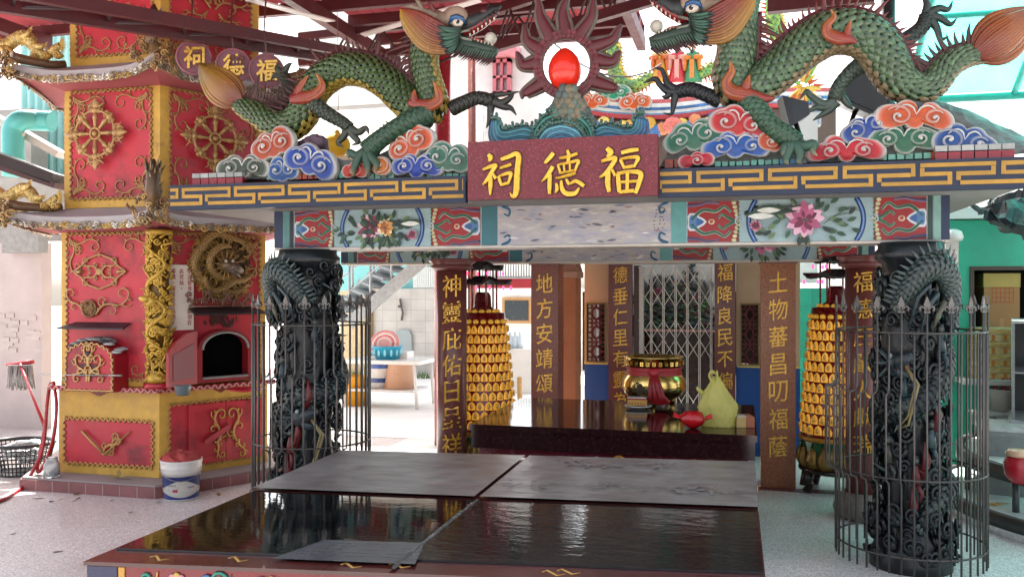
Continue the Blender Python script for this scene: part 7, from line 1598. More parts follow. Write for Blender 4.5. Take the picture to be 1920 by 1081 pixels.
s1 = (at(655, 606, YS), at(815, 470, YS)); s2 = (at(622, 590, YS + .9), at(782, 462, YS + .9)); [(m := MB('#a9b0b5'), m.bar(q_[0], q_[1], .05, .17), m.build('stringer', 'dull_metal', st)) for q_ in (s1, s2)]
for i in range(9):
    t = (i + .5) / 9; a = s1[0].lerp(s1[1], t); b_ = s2[0].lerp(s2[1], t); m = MB('#7f878c'); m.bar(a + V((-.12, 0, 0)), b_ + V((-.12, 0, 0)), .26, .035); m.build('tread', 'dull_metal', st)
m = MB('#b9bfc3'); h_ = V((0, 0, .8))
for a, b_ in (s1, s2):
    m.tube([a + h_, b_ + h_], .02, 7); m.tube([a + h_ * .55, b_ + h_ * .55], .015, 7)
    for i in range(5): p = a.lerp(b_, i / 4); m.tube([p, p + h_], .018, 7)
m.build('handrail', 'dull_metal', st)
tb = thing('wash_table', atz(715, 770, 0), 'white folding table holding basins in the sunny courtyard', 'table'); a = atz(786, 768, 0); TX1, TYf = a.x, a.y; TX0 = at(640, 700, TYf).x; zt_ = at(715, 682, TYf).z
m = MB('#e0dedb'); m.box((TX0, TYf - .04, zt_), (TX1 + .02, TYf + .75, zt_ + .045)); m.build('table_top', 'plastic', tb); m = MB('#d5d3d0'); m.box((TX0 + .1, TYf, .22), (TX1 - .1, TYf + .6, .25)); m.build('lower_shelf', 'plastic', tb)
for x in (TX0 + .04, TX1 - .03):
    for y in (TYf, TYf + .65): m = MB('#dddbd8'); m.tube([(x, y, 0), (x - .04, y, zt_ - .002)], .022, 8); m.build('leg', 'plastic', tb)
p = at(726, 670, TYf + .3); p.z = zt_ + .046; m = MB('#2f9fc0'); m.lathe(p, [(.16, 0), (.2, .16), (.22, .17), (.215, .18), (.19, .17), (.16, .02), (.002, .02)], 24)
for i in range(14): an = i * .449; m.ball(p + V((.19 * math.cos(an), .19 * math.sin(an), .09)), (.02, .02, .05), '#8fd0df', 6, 5)
tag(m.build('blue_basin', 'plastic'), 'light blue plastic basket basin on the white table', 'basin')
m = MB('#d99a9a'); fz = Fr(p + V((-.03, -.02, .20)), (1, 0, 0), (0, .35, .94))
for r_, c in ((.2, '#d88f92'), (.165, '#e6d6d4'), (.13, '#d07a80'), (.1, '#e0c8c8')): m.tube([fz.p(r_ * math.cos(i * .2618), r_ * .9 * math.sin(i * .2618), .004) for i in range(25)], .02, 7, c)
m.prism([(.19 * math.cos(i * .2618), .17 * math.sin(i * .2618)) for i in range(24)], fz, -.012, .002, '#dba9aa'); tag(m.build('pink_plate', 'plastic'), 'stack of pink ringed plates leaning in the blue basin', 'plate')
def pail(u, v, rt, rb, h, col, label, name='pail', dz=.252, bands=()):
    p = at(u, v, TYf + .25); p.z = dz; m = MB(col); m.lathe(p, [(rb, 0), (rt, h - .01), (rt + .012, h), (rt, h + .004), (rt - .012, h), (rb, .02), (.002, .02)], 24)
    for z0, z1, c in bands: m.lathe(p, [(lerp(rb, rt, z0 / h) + .003, z0), (lerp(rb, rt, z1 / h) + .003, z1)], 24, c, True, False)
    tag(m.build(name, 'plastic'), label, 'pail')
pail(712, 740, .19, .16, .36, '#dcdad8', 'white pail with navy bands under the wash table', bands=((.08, .14, '#27407e'), (.27, .33, '#3a5aa0')))
pail(750, 740, .17, .22, .34, '#cda184', 'upturned beige bucket under the wash table'); pail(668, 760, .2, .17, .40, '#d99a22', 'mustard yellow bucket beside the column cage', dz=.0)
p = at(758, 672, TYf + .5); m = MB('#e5e3e0'); m.box((p.x - .1, TYf + .35, zt_ + .047), (p.x + .1, TYf + .6, zt_ + .14)); tag(m.build('white_tub', 'plastic'), 'small white square tub at the end of the wash table', 'tub')
m = MB('#5d7a3a')
for i in range(260): u = random.uniform(640, 830); p = at(u, 760, YB - .3); p.z = 0; m.spike((p.x, YB - .2 + random.uniform(-.35, .1), 0), (random.uniform(-.4, .4), random.uniform(-.4, .2), 1), random.uniform(.04, .13), .012, jit(lin('#5d7a3a'), .3), n=3)
tag(m.build('grass_tuft', 'paper'), 'green weeds along the foot of the tiled wall', 'grass', kind='stuff')
# ---- white building seen between the pillars, with a dark window
m = MB('#ded9d4'); YW = 17.0; m.box((at(845, 600, YW).x, YW, 0), (at(1200, 600, YW).x, YW + .3, at(900, 540, YW).z)); hb_ = m.build('low_house', 'plaster'); tag(hb_, 'low white house with a dark window across the courtyard', 'house')
m = MB('#9d9a94'); xa, xb, za, zb = at(948, 600, YW).x, at(992, 600, YW).x, at(960, 600, YW).z, at(960, 563, YW).z; m.box((xa - .06, YW - .05, za - .06), (xb + .06, YW - .005, zb + .06), '#b58a5a'); wf = m.build('window_frame', 'paint', hb_); m = MB('#30383e'); m.box((xa, YW - .07, za), (xb, YW - .052, zb)); m.build('window_pane', 'glossy_paint', wf)
m = MB('#9c2430'); m.box((at(845, 540, 15.9).x, 15.9, at(900, 540, 15.9).z), (at(1010, 540, 15.9).x, 16.0, at(900, 522, 15.9).z)); tag(m.build('red_fascia_board', 'paint'), 'red painted board above the low white house', 'board')
m = MB('#8a9094'); xa, xb = at(900, 510, 15.6).x, at(1002, 510, 15.6).x; za, zb = at(900, 520, 15.6).z, at(900, 486, 15.6).z
for i in range(22): x = lerp(xa, xb, i / 21); m.tube([(x, 15.6, za), (x, 15.6, zb)], .014, 5)
m.tube([(xa, 15.6, za), (xb, 15.6, za)], .02, 6); m.tube([(xa, 15.6, zb), (xb, 15.6, zb)], .02, 6); tag(m.build('balcony_grille', 'dull_metal'), 'grey upright bar grille above the low white house', 'grille')
m = MB('#a8323a'); p0 = atz(985, 760, 0) * 0; a = at(945, 738, 13.5); b_ = at(1000, 738, 13.5); m.box((a.x, 13.4, .0), (b_.x, 13.9, at(970, 738, 13.5).z + .1)); tag(m.build('red_bench', 'paint'), 'red painted bench beyond the courtyard lamp tower', 'bench')
m = MB('#b08a50'); m.tube([at(975, 760, 11.5), at(974, 706, 11.5)], .035, 8); tag(m.build('broom_handle', 'paint'), 'upright tan wooden pole between lamp tower and granite pillar', 'pole')
m = MB('#c3d2dc')
for i in range(3): p = at(957 + i * 9, 640, 13.2); m.tube([(p.x, 13.2, p.z - .14), (p.x, 13.2, p.z + .06), (p.x, 13.2, p.z + .1), (p.x, 13.2, p.z + .15)], [.05, .05, .02, .02], 10)
m.box((at(945, 650, 13).x, 13.0, 0), (at(1000, 650, 13).x, 13.4, at(960, 652, 13.2).z - .0), '#dddad6'); tag(m.build('bottle_shelf', 'plastic'), 'low white shelf with clear bottles in the sunny yard', 'shelf')
# ---- white patio roof and red posts behind the left dragon
pt_ = thing('patio_roof', (-3, 11, 3.2), 'white boarded lean-to patio roof behind the arched dragon', 'patio roof'); m = MB('#8f8478'); a, b_, c, d_ = at(540, 300, 10.2), at(905, 300, 10.2), at(905, 235, 13.8), at(560, 235, 13.8); z0, z1 = at(640, 300, 10.2).z, at(640, 205, 13.8).z
k = len(m.v)
for p, z in ((a, z0), (b_, z0), (c, z1), (d_, z1)): m.vert((p.x, p.y, z)); m.vert((p.x, p.y, z + .06))
for f in ((0, 2, 4, 6), (7, 5, 3, 1), (0, 1, 3, 2), (2, 3, 5, 4), (4, 5, 7, 6), (6, 7, 1, 0)): m.face([k + i for i in f])
m.build('roof_board', 'plaster', pt_); m = MB('#8a6a5c')
for t in (.02, .35, .7, .98):
    p, q = V((a.x, a.y, z0 - .06)).lerp(V((d_.x, d_.y, z1 - .06)), t), V((b_.x, b_.y, z0 - .06)).lerp(V((c.x, c.y, z1 - .06)), t); m.bar(p, q, .07, .1)
m.build('rafter', 'truss_paint', pt_)
for u, v0, v1, d, r_, c, lb in ((830, 95, 275, 9.0, .085, '#a8343a', 'round red post behind the neck of the arched dragon'), (886, 195, 275, 10.5, .06, '#8a4a3a', 'brown square timber post behind the wave ornament')):
    m = MB(c); p, q = atd(u, 540, d), atd(u, v0, d); m.tube([(p.x, p.y, 0), (p.x, p.y, q.z + .6)], r_, 14 if r_ > .07 else 4); tag(m.build('post', 'glossy_paint'), lb, 'post')
uh = thing('upper_house', at(930, 200, 14.5), 'white upper house with a pink framed window beside the flaming pearl', 'house'); m = MB('#dfdbd8'); m.box((at(835, 150, 14.6).x, 14.6, at(900, 280, 14.6).z), (at(1010, 150, 14.6).x, 15.0, at(900, 95, 14.6).z)); m.build('wall', 'plaster', uh)
m = MB('#c46a74'); xa, xb, za, zb = at(925, 150, 14.5).x, at(958, 150, 14.5).x, at(940, 178, 14.5).z, at(940, 112, 14.5).z
for lo, hi in (((xa, za), (xa + .06, zb)), ((xb - .06, za), (xb, zb)), ((xa, za), (xb, za + .06)), ((xa, zb - .06), (xb, zb)), (((xa + xb) / 2 - .02, za), ((xa + xb) / 2 + .02, zb)), ((xa, (za + zb) / 2 - .02), (xb, (za + zb) / 2 + .02))): m.box((lo[0], 14.45, lo[1]), (hi[0], 14.59, hi[1]))
m.box((xa - .15, 14.3, zb + .02), (xb + .15, 14.59, zb + .2), '#d98a90'); wf = m.build('window', 'paint', uh); m = MB('#c9bfc4'); m.box((xa + .05, 14.56, za + .05), (xb - .05, 14.595, zb - .05)); m.build('pane', 'glossy_paint', wf)
m = MB('#d9b22a'); p = at(632, 272, 7.2); m.ball(p, (.12, .12, .105), '#d9b22a', 24, 14); m.tube([p + V((0, 0, .1)), p + V((0, 0, .13))], [.03, .02], 8); m.tube([p + V((0, 0, .13)), p + V((.02, 0, .5)), p + V((.0, 0, 1.2))], .003, 5, '#8a7a50'); tag(m.build('yellow_lantern', 'paper'), 'round yellow paper lantern hanging over the cloud bank with the purple rock', 'lantern')
# ---- main temple roof far behind on the right
TY = 12.2; tr = thing('temple_roof', at(1250, 220, TY), 'bright curved mosaic ridge of the main temple behind the pearl', 'temple roof')
def ridge(u): return 210 - min(22, 9 * ((u - 1215) / 110) ** 2)
m = MB()
us = [1080 + i * 8 for i in range(62)]
def band(dv0, dv1, col, dy, jitk=0):
    for ua, ub in zip(us, us[1:]):
        a, b_, c, d_ = at(ua, ridge(ua) + dv0, TY), at(ub, ridge(ub) + dv0, TY), at(ub, ridge(ub) + dv1, TY), at(ua, ridge(ua) + dv1, TY); cc = jit(lin(col), jitk) if jitk else lin(col); k = len(m.v)
        for p in (d_, c, b_, a): m.vert(p + V((0, dy, 0)), cc)
        for p in (d_, c, b_, a): m.vert(p + V((0, dy + .25, 0)), cc)
        for f in ((0, 1, 2, 3), (7, 6, 5, 4), (0, 4, 5, 1), (2, 6, 7, 3)): m.face([k + i for i in f])
band(-24, -16, '#c05a5a', .0); band(-15.6, -8, '#d9dad6', -.01, .06); band(-7.6, -3, '#3a6fa8', -.02, .3); band(-2.6, 3, '#dfe0dc', -.01, .06); band(3.4, 6.5, '#6fa3c8', -.02, .15); band(7, 15, '#b83a3c', -.05)
m.build('ridge_band', 'glossy_paint', tr)
m = MB('#4a3a34')
for ua, ub in zip(us, us[1:]): a, b_ = at(ua, ridge(ua) + 16, TY - .02), at(ub, 300, TY - .02); m.box((a.x, TY, b_.z - .4), (b_.x, TY + .3, a.z), '#5a4a42')
m.build('ridge_base', 'plaster', tr)
m = MB()
for i in range(26):
    u = 1108 + i * 12.2; v = ridge(u) + 25 + random.uniform(-4, 12); c = random.choice(['#d9a63a', '#c9584e', '#e0c25a', '#4a78b0', '#d98a5a', '#b9c4d0', '#e6cf7a'])
    for k in range(7): m.ball(at(u + 5 * math.cos(k * .9), v + 5 * math.sin(k * .9), TY - .12), (.06, .05, .06), jit(lin(c), .15), 7, 5)
for k in range(22): a = k * .571; m.ball(at(1262 + (6 if k % 2 else 11) * math.cos(a), 236 + (5 if k % 2 else 10) * math.sin(a), TY - .16), (.06, .05, .05), jit(lin('#d9776a'), .2), 8, 6)
m.build('ridge_flower', 'glossy_paint', tr)
for u, v, c in ((1150, 172, '#3f8a6a'), (1190, 190, '#c96a4a'), (1395, 186, '#3f8a6a'), (1110, 188, '#c96a4a')): cloud(tr, u, v, 60, 30, c, TY - .15, 0, 'ridge_cloud')
for i, (u, c1, c2, lb) in enumerate(((1238, '#d9a23a', '#c9622e', 'yellow robed elder statue on the temple ridge under the dragon jaw'), (1270, '#c9323a', '#d99a8a', 'red robed standing statue between two others on the temple ridge'), (1298, '#3f8a5a', '#d9802e', 'green robed standing statue beside the dragon neck on the temple ridge'))):
    b0 = at(u, 158, TY + .1); s = pxm(u, TY); H = 78 * s; t = thing('ridge_statue', b0, lb, 'statue'); m = MB(c1)
    m.lathe(b0, [(.13, 0), (.14, .03), (.105, H * .3), (.09, H * .5), (.115, H * .66), (.10, H * .74), (.045, H * .8), (.035, H * .83)], 16)
    for s_ in (-1, 1): m.tube([b0 + V((s_ * .09, 0, H * .74)), b0 + V((s_ * .12, -.06, H * .62)), b0 + V((s_ * .03, -.13, H * .60))], [.035, .04, .028], 9, c2); m.tube([b0 + V((s_ * .09, -.08, H * .6)), b0 + V((s_ * .10, -.07, H * .3))], [.04, .02], 8, c2)
    m.box((b0.x - .03, b0.y - .13, b0.z + .05), (b0.x + .03, b0.y - .09, b0.z + H * .55), c2)
    m.ball(b0 + V((0, -.01, H * .89)), (.055, .06, .07), '#d9a98a', 12, 9); m.ball(b0 + V((0, -.07, H * .88)), (.01, .014, .014), '#d9a98a', 6, 5)
    for s_ in (-1, 1): m.ball(b0 + V((s_ * .02, -.062, H * .90)), (.008, .006, .006), '#141414', 6, 4)
    m.tube([b0 + V((0, -.06, H * .85)), b0 + V((0, -.09, H * .74)), b0 + V((0, -.1, H * .62))], [.02, .025, .005], 8, '#d9d6d0' if i == 0 else '#2a2422'); m.build('body', 'glossy_paint', t)
    m = MB('#2a2a30' if i else '#d9b050'); m.ball(b0 + V((0, .015, H * .94)), (.06, .06, .05), None, 10, 7); m.box((b0.x - .08, b0.y, b0.z + H * .95), (b0.x + .08, b0.y + .02, b0.z + H * .98)); m.spike(b0 + V((0, 0, H * .95)), (0, 0, 1), .08, .03, '#d9a63a'); m.build('hat', 'glossy_paint', t)
def thin_dragon(px, lb, c1, c2):
    t = thing('ridge_dragon', at(px[0][0], px[0][1], TY), lb, 'dragon ornament'); path = dragon_path(px, TY + .1); m = MB()
    scaled_tube(m, path, .05, 9, ND, 1, [lin(c1), lin(c2), lin('#7fb04a')], lin('#d9c27a'), '#d9c24a', -.6, .02); m.build('body', 'glossy_paint', t); m = MB(); q = resample(path, .05)
    for i in range(1, len(q) - 1): p, r_ = q[i]; tt = (q[i + 1][0] - q[i - 1][0]).normalized(); B = tt.cross(ND); m.spike(p + B * r_ * .9, B - tt * .3, .13, .02, '#c9442e', '#d9802e'); m.spike(p - B * r_ * .9, -B - tt * .3, .09, .016, '#c9842e', '#d9b24e')
    m.build('dorsal_fin', 'glossy_paint', t)
thin_dragon([(1100, 40, 9), (1128, 62, 12), (1150, 90, 13), (1152, 120, 13), (1160, 148, 13), (1182, 162, 13), (1206, 152, 11), (1222, 140, 7)], 'thin green mosaic dragon on the temple ridge between pearl and yellow robed statue', '#3f9a5a', '#2f7a4a')
thin_dragon([(1312, 142, 8), (1335, 128, 11), (1358, 132, 12), (1385, 128, 11), (1410, 140, 7)], 'short green mosaic dragon behind the chest of the fiery tailed dragon', '#3f9a5a', '#4a8a3a')
thin_dragon([(1452, -20, 10), (1450, 20, 13), (1456, 52, 14), (1462, 80, 10)], 'upright green mosaic dragon tail behind the mane of the fiery tailed dragon', '#5fae4a', '#3f8a4a')
m = MB()
for k in range(40): a = random.uniform(0, 6.28); r_ = random.uniform(3, 22); p = at(1506 + r_ * math.cos(a), 160 + r_ * 1.3 * math.sin(a), 11); m.spike(p, V((math.cos(a), -.3, -math.sin(a))), .14, .03, random.choice(['#d9a63a', '#c9582e', '#e0c25a', '#7fae4a']))
m.box((at(1470, 240, 11.1).x, 11.1, at(1500, 235, 11.1).z), (at(1540, 240, 11.1).x, 11.3, at(1500, 180, 11.1).z), '#b9bcc4')
for i in range(8):
    for j in range(5): a = at(1473 + j * 13, 184 + i * 7, 11.08); m.box((a.x, 11.07, a.z - .03), (a.x + .06, 11.099, a.z), random.choice(['#3a6fa8', '#c9586a', '#d9dad6', '#8fb3d0']))
tag(m.build('mosaic_finial', 'glossy_paint'), 'colourful mosaic tower finial under the belly of the fiery tailed dragon', 'finial')
m = MB('#17191b'); p = at(1625, 165, 7.4); q = Fr(p, (.9, .1, -.45), (.42, 0, .9)); m.box((-.18, -.2, -.1), (.17, .2, .12), None, q); m.box((-.15, -.17, .121), (.14, .17, .13), '#0b0c0d', q)
m.tube([q.p(0, -.2, 0), q.p(.02, -.42, 0), q.p(-.1, -.55, 0)], .02, 7); tag(m.build('loudspeaker', 'plastic'), 'black box loudspeaker tilted behind the belly of the fiery tailed dragon', 'loudspeaker')
m = MB('#1d2022'); p = at(1485, 210, 7.4); q = Fr(p, (.8, .2, .3), (-.3, 0, .95)); m.prism([(-.08, -.12), (.1, -.08), (.12, .02), (-.06, .14)], q, -.08, .08); m.tube([q.p(0, -.1, 0), q.p(.0, -.3, 0)], .02, 7); tag(m.build('floodlight', 'plastic'), 'small dark floodlight behind the foreleg of the fiery tailed dragon', 'floodlight')

for i, (a, b_, sag, lb) in enumerate((((560, 128, 9.0), (930, 60, 8.8), .25, 'sagging black cable strung under the red canopy behind the arched dragon'), ((1000, 40, 9.4), (1240, 120, 11.5), .35, 'thin black cable hanging between the girder and the temple ridge'))):
    p, q = atd(*a), atd(*b_); m = MB('#1c1a1a'); m.tube([p.lerp(q, t / 14) - V((0, 0, sag * 4 * (t / 14) * (1 - t / 14))) for t in range(15)], .010, 6); tag(m.build('cable', 'plastic'), lb, 'cable')
# ================================================================== amber lamp towers
random.seed(12)
glow('amber_lamp', '#ffb244', .10, '#e8ac3a'); glow('yellow_crystal', '#ffc040', .06, '#d9a238'); glow('pink_lamp', '#ff4a80', 1.2); paint('lacquer', .25, wear=.15)
def lamp_tower(x, y, label, zt=1.40, rb=.27, rt=.185, zb=.46):
    t = thing('lamp_tower', (x, y, 0), label, 'lamp tower', 'amber votive lamp towers'); c = V((x, y, 0)); rad = lambda z: lerp(rb, rt, (z - zb) / (zt - zb))
    m = MB('#6d0f14'); m.lathe(c, [(rb, zb - .02), (rb, zb), (rt, zt), (.02, zt + .01)], 36); m.build('cone', 'lacquer', t)
    rows = 11; gh = (zt - .10 - zb) / rows
    for r_ in range(rows):
        z = zb + .01 + gh * r_; R_ = rad(z + gh / 2); n = 23; m = MB(); f_ = MB('#c98a2e')
        for i in range(n):
            a = 2 * math.pi * (i + .5 * (r_ % 2)) / n; o = V((math.cos(a), math.sin(a), 0)); fr = Fr(c + o * (rad(z) + .001) + V((0, 0, z)), V((-o.y, o.x, 0)), o * (rt - rb) + V((0, 0, zt - zb))); w_ = math.pi * R_ / n * .9; h_ = gh * .92
            out = [(-w_, 0), (w_, 0), (w_ * 1.05, h_ * .45), (w_ * .7, h_ * .8), (0, h_), (-w_ * .7, h_ * .8), (-w_ * 1.05, h_ * .45)]; k = len(m.v)
            for a_, b_ in out: m.vert(fr.p(a_, b_, 0))
            for a_, b_ in out: m.vert(fr.p(a_ * .8, h_ * .1 + b_ * .8, .010))
            for j in range(7): m.face((k + j, k + (j + 1) % 7, k + 7 + (j + 1) % 7, k + 7 + j))
            m.face([k + 7 + j for j in range(7)])
            f_.ball(fr.p(0, h_ * .42, .014), (w_ * .46, h_ * .30, .008), '#e0b050', 7, 5, fr); f_.ball(fr.p(0, h_ * .7, .016), (w_ * .2, h_ * .14, .008), '#ecc468', 6, 4, fr)
        nr = m.build('niche_row', 'amber_lamp', t); f_.build('niche_figure', 'bright_gilt', nr)
    m = MB()
    for r_ in range(3):
        z = zt - .085 + .04 * r_; R_ = rad(z) * (1 - .16 * r_); n = 20 - 3 * r_
        for i in range(n): a = 2 * math.pi * i / n; p = c + V((math.cos(a) * R_, math.sin(a) * R_, z)); m.tube([p, p + V((0, 0, .02)), p + V((0, 0, .034))], [.020, .026, .012], 8)
    m.build('crystal_cup', 'yellow_crystal', t)
    m = MB('#b8862e'); m.lathe(c, [(rb + .012, zb - .05), (rb + .02, zb - .03), (rb + .012, zb - .012)], 36); m.build('gold_rim', 'gilt', t)
    m = MB('#1f5a3a')
    for k in range(20): a = 2 * math.pi * k / 20; o = V((math.cos(a), math.sin(a), 0)); fr = Fr(c + o * (rb - .02), V((-o.y, o.x, 0)), (0, 0, 1)); m.prism([(-.04, zb - .05), (.04, zb - .05), (0, zb - .16)], fr, 0, .02 + .004 * (k % 2))
    m.build('green_petal', 'glossy_paint', t); m = MB('#9a7a3c')
    m.lathe(c, [(rb * .95, zb - .26), (rb * 1.0, zb - .2), (rb * .93, zb - .08)], 24)
    for k in range(16):
        a = 2 * math.pi * k / 16; o = V((math.cos(a), math.sin(a), 0)); q = [c + o * rb * .98 + V((0, 0, zb - .25)), c + o * rb * 1.08 + V((0, 0, zb - .19)), c + o * rb * 1.02 + V((0, 0, zb - .12)), c + o * rb * .98 + V((0, 0, zb - .095))]; m.tube(q, [.045, .052, .035, .004], 8, None, .4, o)
    m.build('lotus_base', 'gilt', t); m = MB('#241c1a'); m.lathe(c, [(rb * .95, zb - .30), (rb * 1.06, zb - .285), (rb * 1.06, zb - .262)], 28); m.build('stand_ring', 'glossy_paint', t)
    for k in range(4): a = .55 + k * math.pi / 2; o = V((math.cos(a), math.sin(a), 0)); m = MB('#231b19'); m.tube([c + o * rb * .95 + V((0, 0, zb - .29)), c + o * rb * 1.05 + V((0, 0, zb - .38)), c + o * rb * .88 + V((0, 0, .08)), c + o * rb * 1.02 + V((0, 0, .015))], [.05, .045, .028, .034], 9); m.build('leg', 'glossy_paint', t)
    # little pagoda crown
    m = MB('#5d1a1c'); m.lathe(c, [(.10, zt + .012), (.10, zt + .03), (.075, zt + .05), (.07, zt + .14), (.05, zt + .17)], 12)
    for k in range(6): a = k * 1.047; m.tube([c + V((math.cos(a) * .12, math.sin(a) * .12, zt + .02)), c + V((math.cos(a) * .12, math.sin(a) * .12, zt + .36))], .008, 6, '#7a2024')
    m.lathe(c, [(.13, zt + .01), (.13, zt + .022)], 18, '#7d5a2e'); m.build('pagoda_post', 'lacquer', t)
    for z, r_ in ((zt + .24, .22), (zt + .36, .16)):
        m = MB('#1f2622'); n = 48; k = len(m.v)
        for rr, dz in ((.25, .06), (.6, .03), (1.0, .0), (1.0, -.015), (.3, .0)):
            for j in range(n): a = 2 * math.pi * j / n; e = abs(math.cos(3 * a)) ** 6; m.vert(c + V((math.cos(a) * r_ * rr * (1 + .14 * e * (rr > .9)), math.sin(a) * r_ * rr * (1 + .14 * e * (rr > .9)), z + dz + .035 * e * (rr > .9) + .005 * (j % 2)))  )
        for i in range(4):
            for j in range(n): a = k + i * n + j; b_ = k + i * n + (j + 1) % n; m.face((a, b_, b_ + n, a + n), False)
        m.face([k + j for j in range(n)]); ro = m.build('pagoda_roof', 'stone_paint', t); l = MB()
        for j in range(6): a = j * 1.047; p = c + V((math.cos(a) * r_ * 1.1, math.sin(a) * r_ * 1.1, z - .012)); l.ball(p - V((0, 0, .025)), (.011, .011, .018), None, 8, 6)
        l.build('pink_bulb', 'pink_lamp', ro)
q = atd(905, 540, 7.3); lamp_tower(q.x, q.y, 'amber votive lamp tower standing beside the maroon round pillar at the sunny courtyard')
q = atd(1568, 540, 6.95); lamp_tower(q.x, q.y, 'amber votive lamp tower standing before the green tiled wall', 1.45)
# ================================================================== green wall, recess with joss paper, round stand, teal awning
tiled('green_tile', '#1f8a72', '#1a7f69', '#166a58', .2, .2, .3, rot=(R(90), 0, 0)); m = MB(); Y2 = 10.8; m.box((at(1478, 600, Y2).x, Y2, 0), (at(1800, 600, Y2).x + 1, Y2 + .2, at(1520, 540, Y2).z)); tag(m.build('tiled_green_wall', 'green_tile'), 'green glazed tile wall beyond the second lamp tower', 'wall')
m = MB('#b9b9b6'); p = at(1512, 530, Y2 - .1); m.box((p.x - .14, Y2 + .1, p.z), (p.x + .14, Y2 + .3, p.z + 2)); tag(m.build('grey_post', 'plaster'), 'square grey concrete post above the green tile wall', 'post')
m = MB('#e0e0de'); m.box((at(1478, 600, 16).x, 16, 0), (12, 16.3, 3.2)); tag(m.build('far_white_wall', 'plaster'), 'sunlit white wall beyond the green tiles', 'wall')
solid('green_paint', [(.25, '#0f8f72'), (.55, '#14a383'), (.75, '#1fb090')], 2.2, .5, bump=.15); GY = 8.1
gw = thing('green_wall', at(1850, 600, GY), 'bright green painted wall with a dark recessed shelf of joss paper', 'wall'); X2 = lambda u: at(u, 600, GY).x; Z2 = lambda v, u=1860: at(u, v, GY).z
m = MB(); zt_ = Z2(412); r0, r1, rz0, rz1 = X2(1826), X2(2040), Z2(706), Z2(506)
m.box((X2(1766), GY, 0), (r0, GY + .2, zt_)); m.box((r0, GY, rz1), (r1, GY + .2, zt_)); m.box((r0, GY, 0), (r1, GY + .2, rz0)); m.box((r1, GY, 0), (X2(2200), GY + .2, zt_)); m.build('wall', 'green_paint', gw)
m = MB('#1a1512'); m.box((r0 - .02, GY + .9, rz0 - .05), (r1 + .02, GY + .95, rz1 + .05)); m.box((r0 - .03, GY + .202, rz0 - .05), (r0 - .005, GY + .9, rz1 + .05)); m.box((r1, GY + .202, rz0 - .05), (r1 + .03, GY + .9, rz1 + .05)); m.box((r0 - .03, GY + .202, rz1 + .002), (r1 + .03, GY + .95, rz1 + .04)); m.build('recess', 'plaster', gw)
m = MB('#3a2a22'); m.box((r0 - .03, GY - .015, rz1), (r1, GY + .1, rz1 + .03)); m.box((r0 - .03, GY - .015, rz0), (r0 - .001, GY + .1, rz1 - .002)); m.build('recess_frame', 'paint', gw)
m = MB('#cfd4d2'); m.box((X2(1790), GY - .30, rz0 - .04), (r1, GY + .88, rz0 - .002)); m.build('shelf', 'plaster', gw)
sheer('light_sheet', '#cfe4dc', .4); m = MB('#d2e0da'); m.box((X2(1766), GY - .1, zt_ + .01), (X2(2200), GY + .3, zt_ + .10)); m.build('coping', 'plaster', gw)
p0, p1 = at(1845, 598, GY + .25), at(1912, 512, GY + .25); cb = thing('cardboard_box', ((p0.x + p1.x) / 2, GY + .4, p0.z), 'tall cardboard carton with a red printed grid on the recessed shelf', 'box'); m = MB('#b08a5a'); zb_ = rz0 + .36
for lo, hi in (((p0.x, GY + .25), (p1.x, GY + .6)),): m.box((lo[0], lo[1], zb_), (hi[0], hi[1], p1.z - .12)); m.box((lo[0] - .005, lo[1] - .006, p1.z - .118), (hi[0] + .005, hi[1], p1.z), '#c2b26a')
m.build('carton', 'paper', cb); m = MB('#b5563e'); fr = FY(GY + .25); w_ = p1.x - p0.x
for i in range(4): z = at(1870, 540 + i * 9, GY + .25).z; m.box((p0.x + w_ * .22, z, .0), (p0.x + w_ * .82, z + .005, .002), None, fr)
for i in range(6): a = p0.x + w_ * (.22 + .12 * i); m.box((a, at(1870, 567, GY + .25).z, 0), (a + .004, at(1870, 540, GY + .25).z, .0018), None, fr)
m.box((p0.x + w_ * .44, zb_ + .01, 0), (p0.x + w_ * .56, zb_ + .12, .001), '#c29a66', fr); m.build('print', 'paper', cb)
xs = [X2(u) for u in (1828, 1850, 1872, 1894, 1916)]; k = 0
for ci, x in enumerate(xs):
    for r_ in range(8):
        z = rz0 + .001 + r_ * .052; m = MB(); y = GY - .2; fr = Fr((x, y, z), (1, random.uniform(-.06, .06), 0), (0, 1, 0))
        for j in range(5): m.box((-.052 + random.uniform(-.003, .003), 0, j * .009), (.052 + random.uniform(-.003, .003), .2, j * .009 + .0082), jit(lin(random.choice(['#e2cc8c', '#eadcae', '#d6ba72'])), .15), fr)
        m.box((-.012, -.003, 0), (.012, .2, .047), '#c9842e', fr) if r_ % 2 == 0 else m.tube([fr.p(-.055, -.004, .0), fr.p(0, -.008, .024), fr.p(.055, -.004, .046)], .006, 5, '#d9c47a'); m.box((-.05, -.004, .046), (.05, .19, .049), jit(lin('#cfc49a'), .1), fr)
        tag(m.build('joss_paper_bundle', 'paper'), 'joss paper bundle, %s in the %s shelf stack from the cage' % (('lowest', 'second from the shelf', 'third from the shelf', 'fourth from the shelf', 'fifth from the shelf', 'sixth from the shelf', 'second from the top', 'topmost')[r_], ('first', 'second', 'third', 'fourth', 'fifth')[ci]), 'paper bundle', 'joss paper bundles on the green wall shelf')
p = at(1786, 445, GY - .06); m = MB('#dcdcd8'); m.lathe(p, [(.07, -.03), (.085, 0), (.07, .05), (.03, .07)], 20); m.box((p.x - .05, GY - .05, p.z - .1), (p.x + .05, GY - .002, p.z - .03), '#d0d0cc'); tag(m.build('emergency_lamp', 'plastic'), 'white round emergency lamp at the top of the green wall', 'lamp')
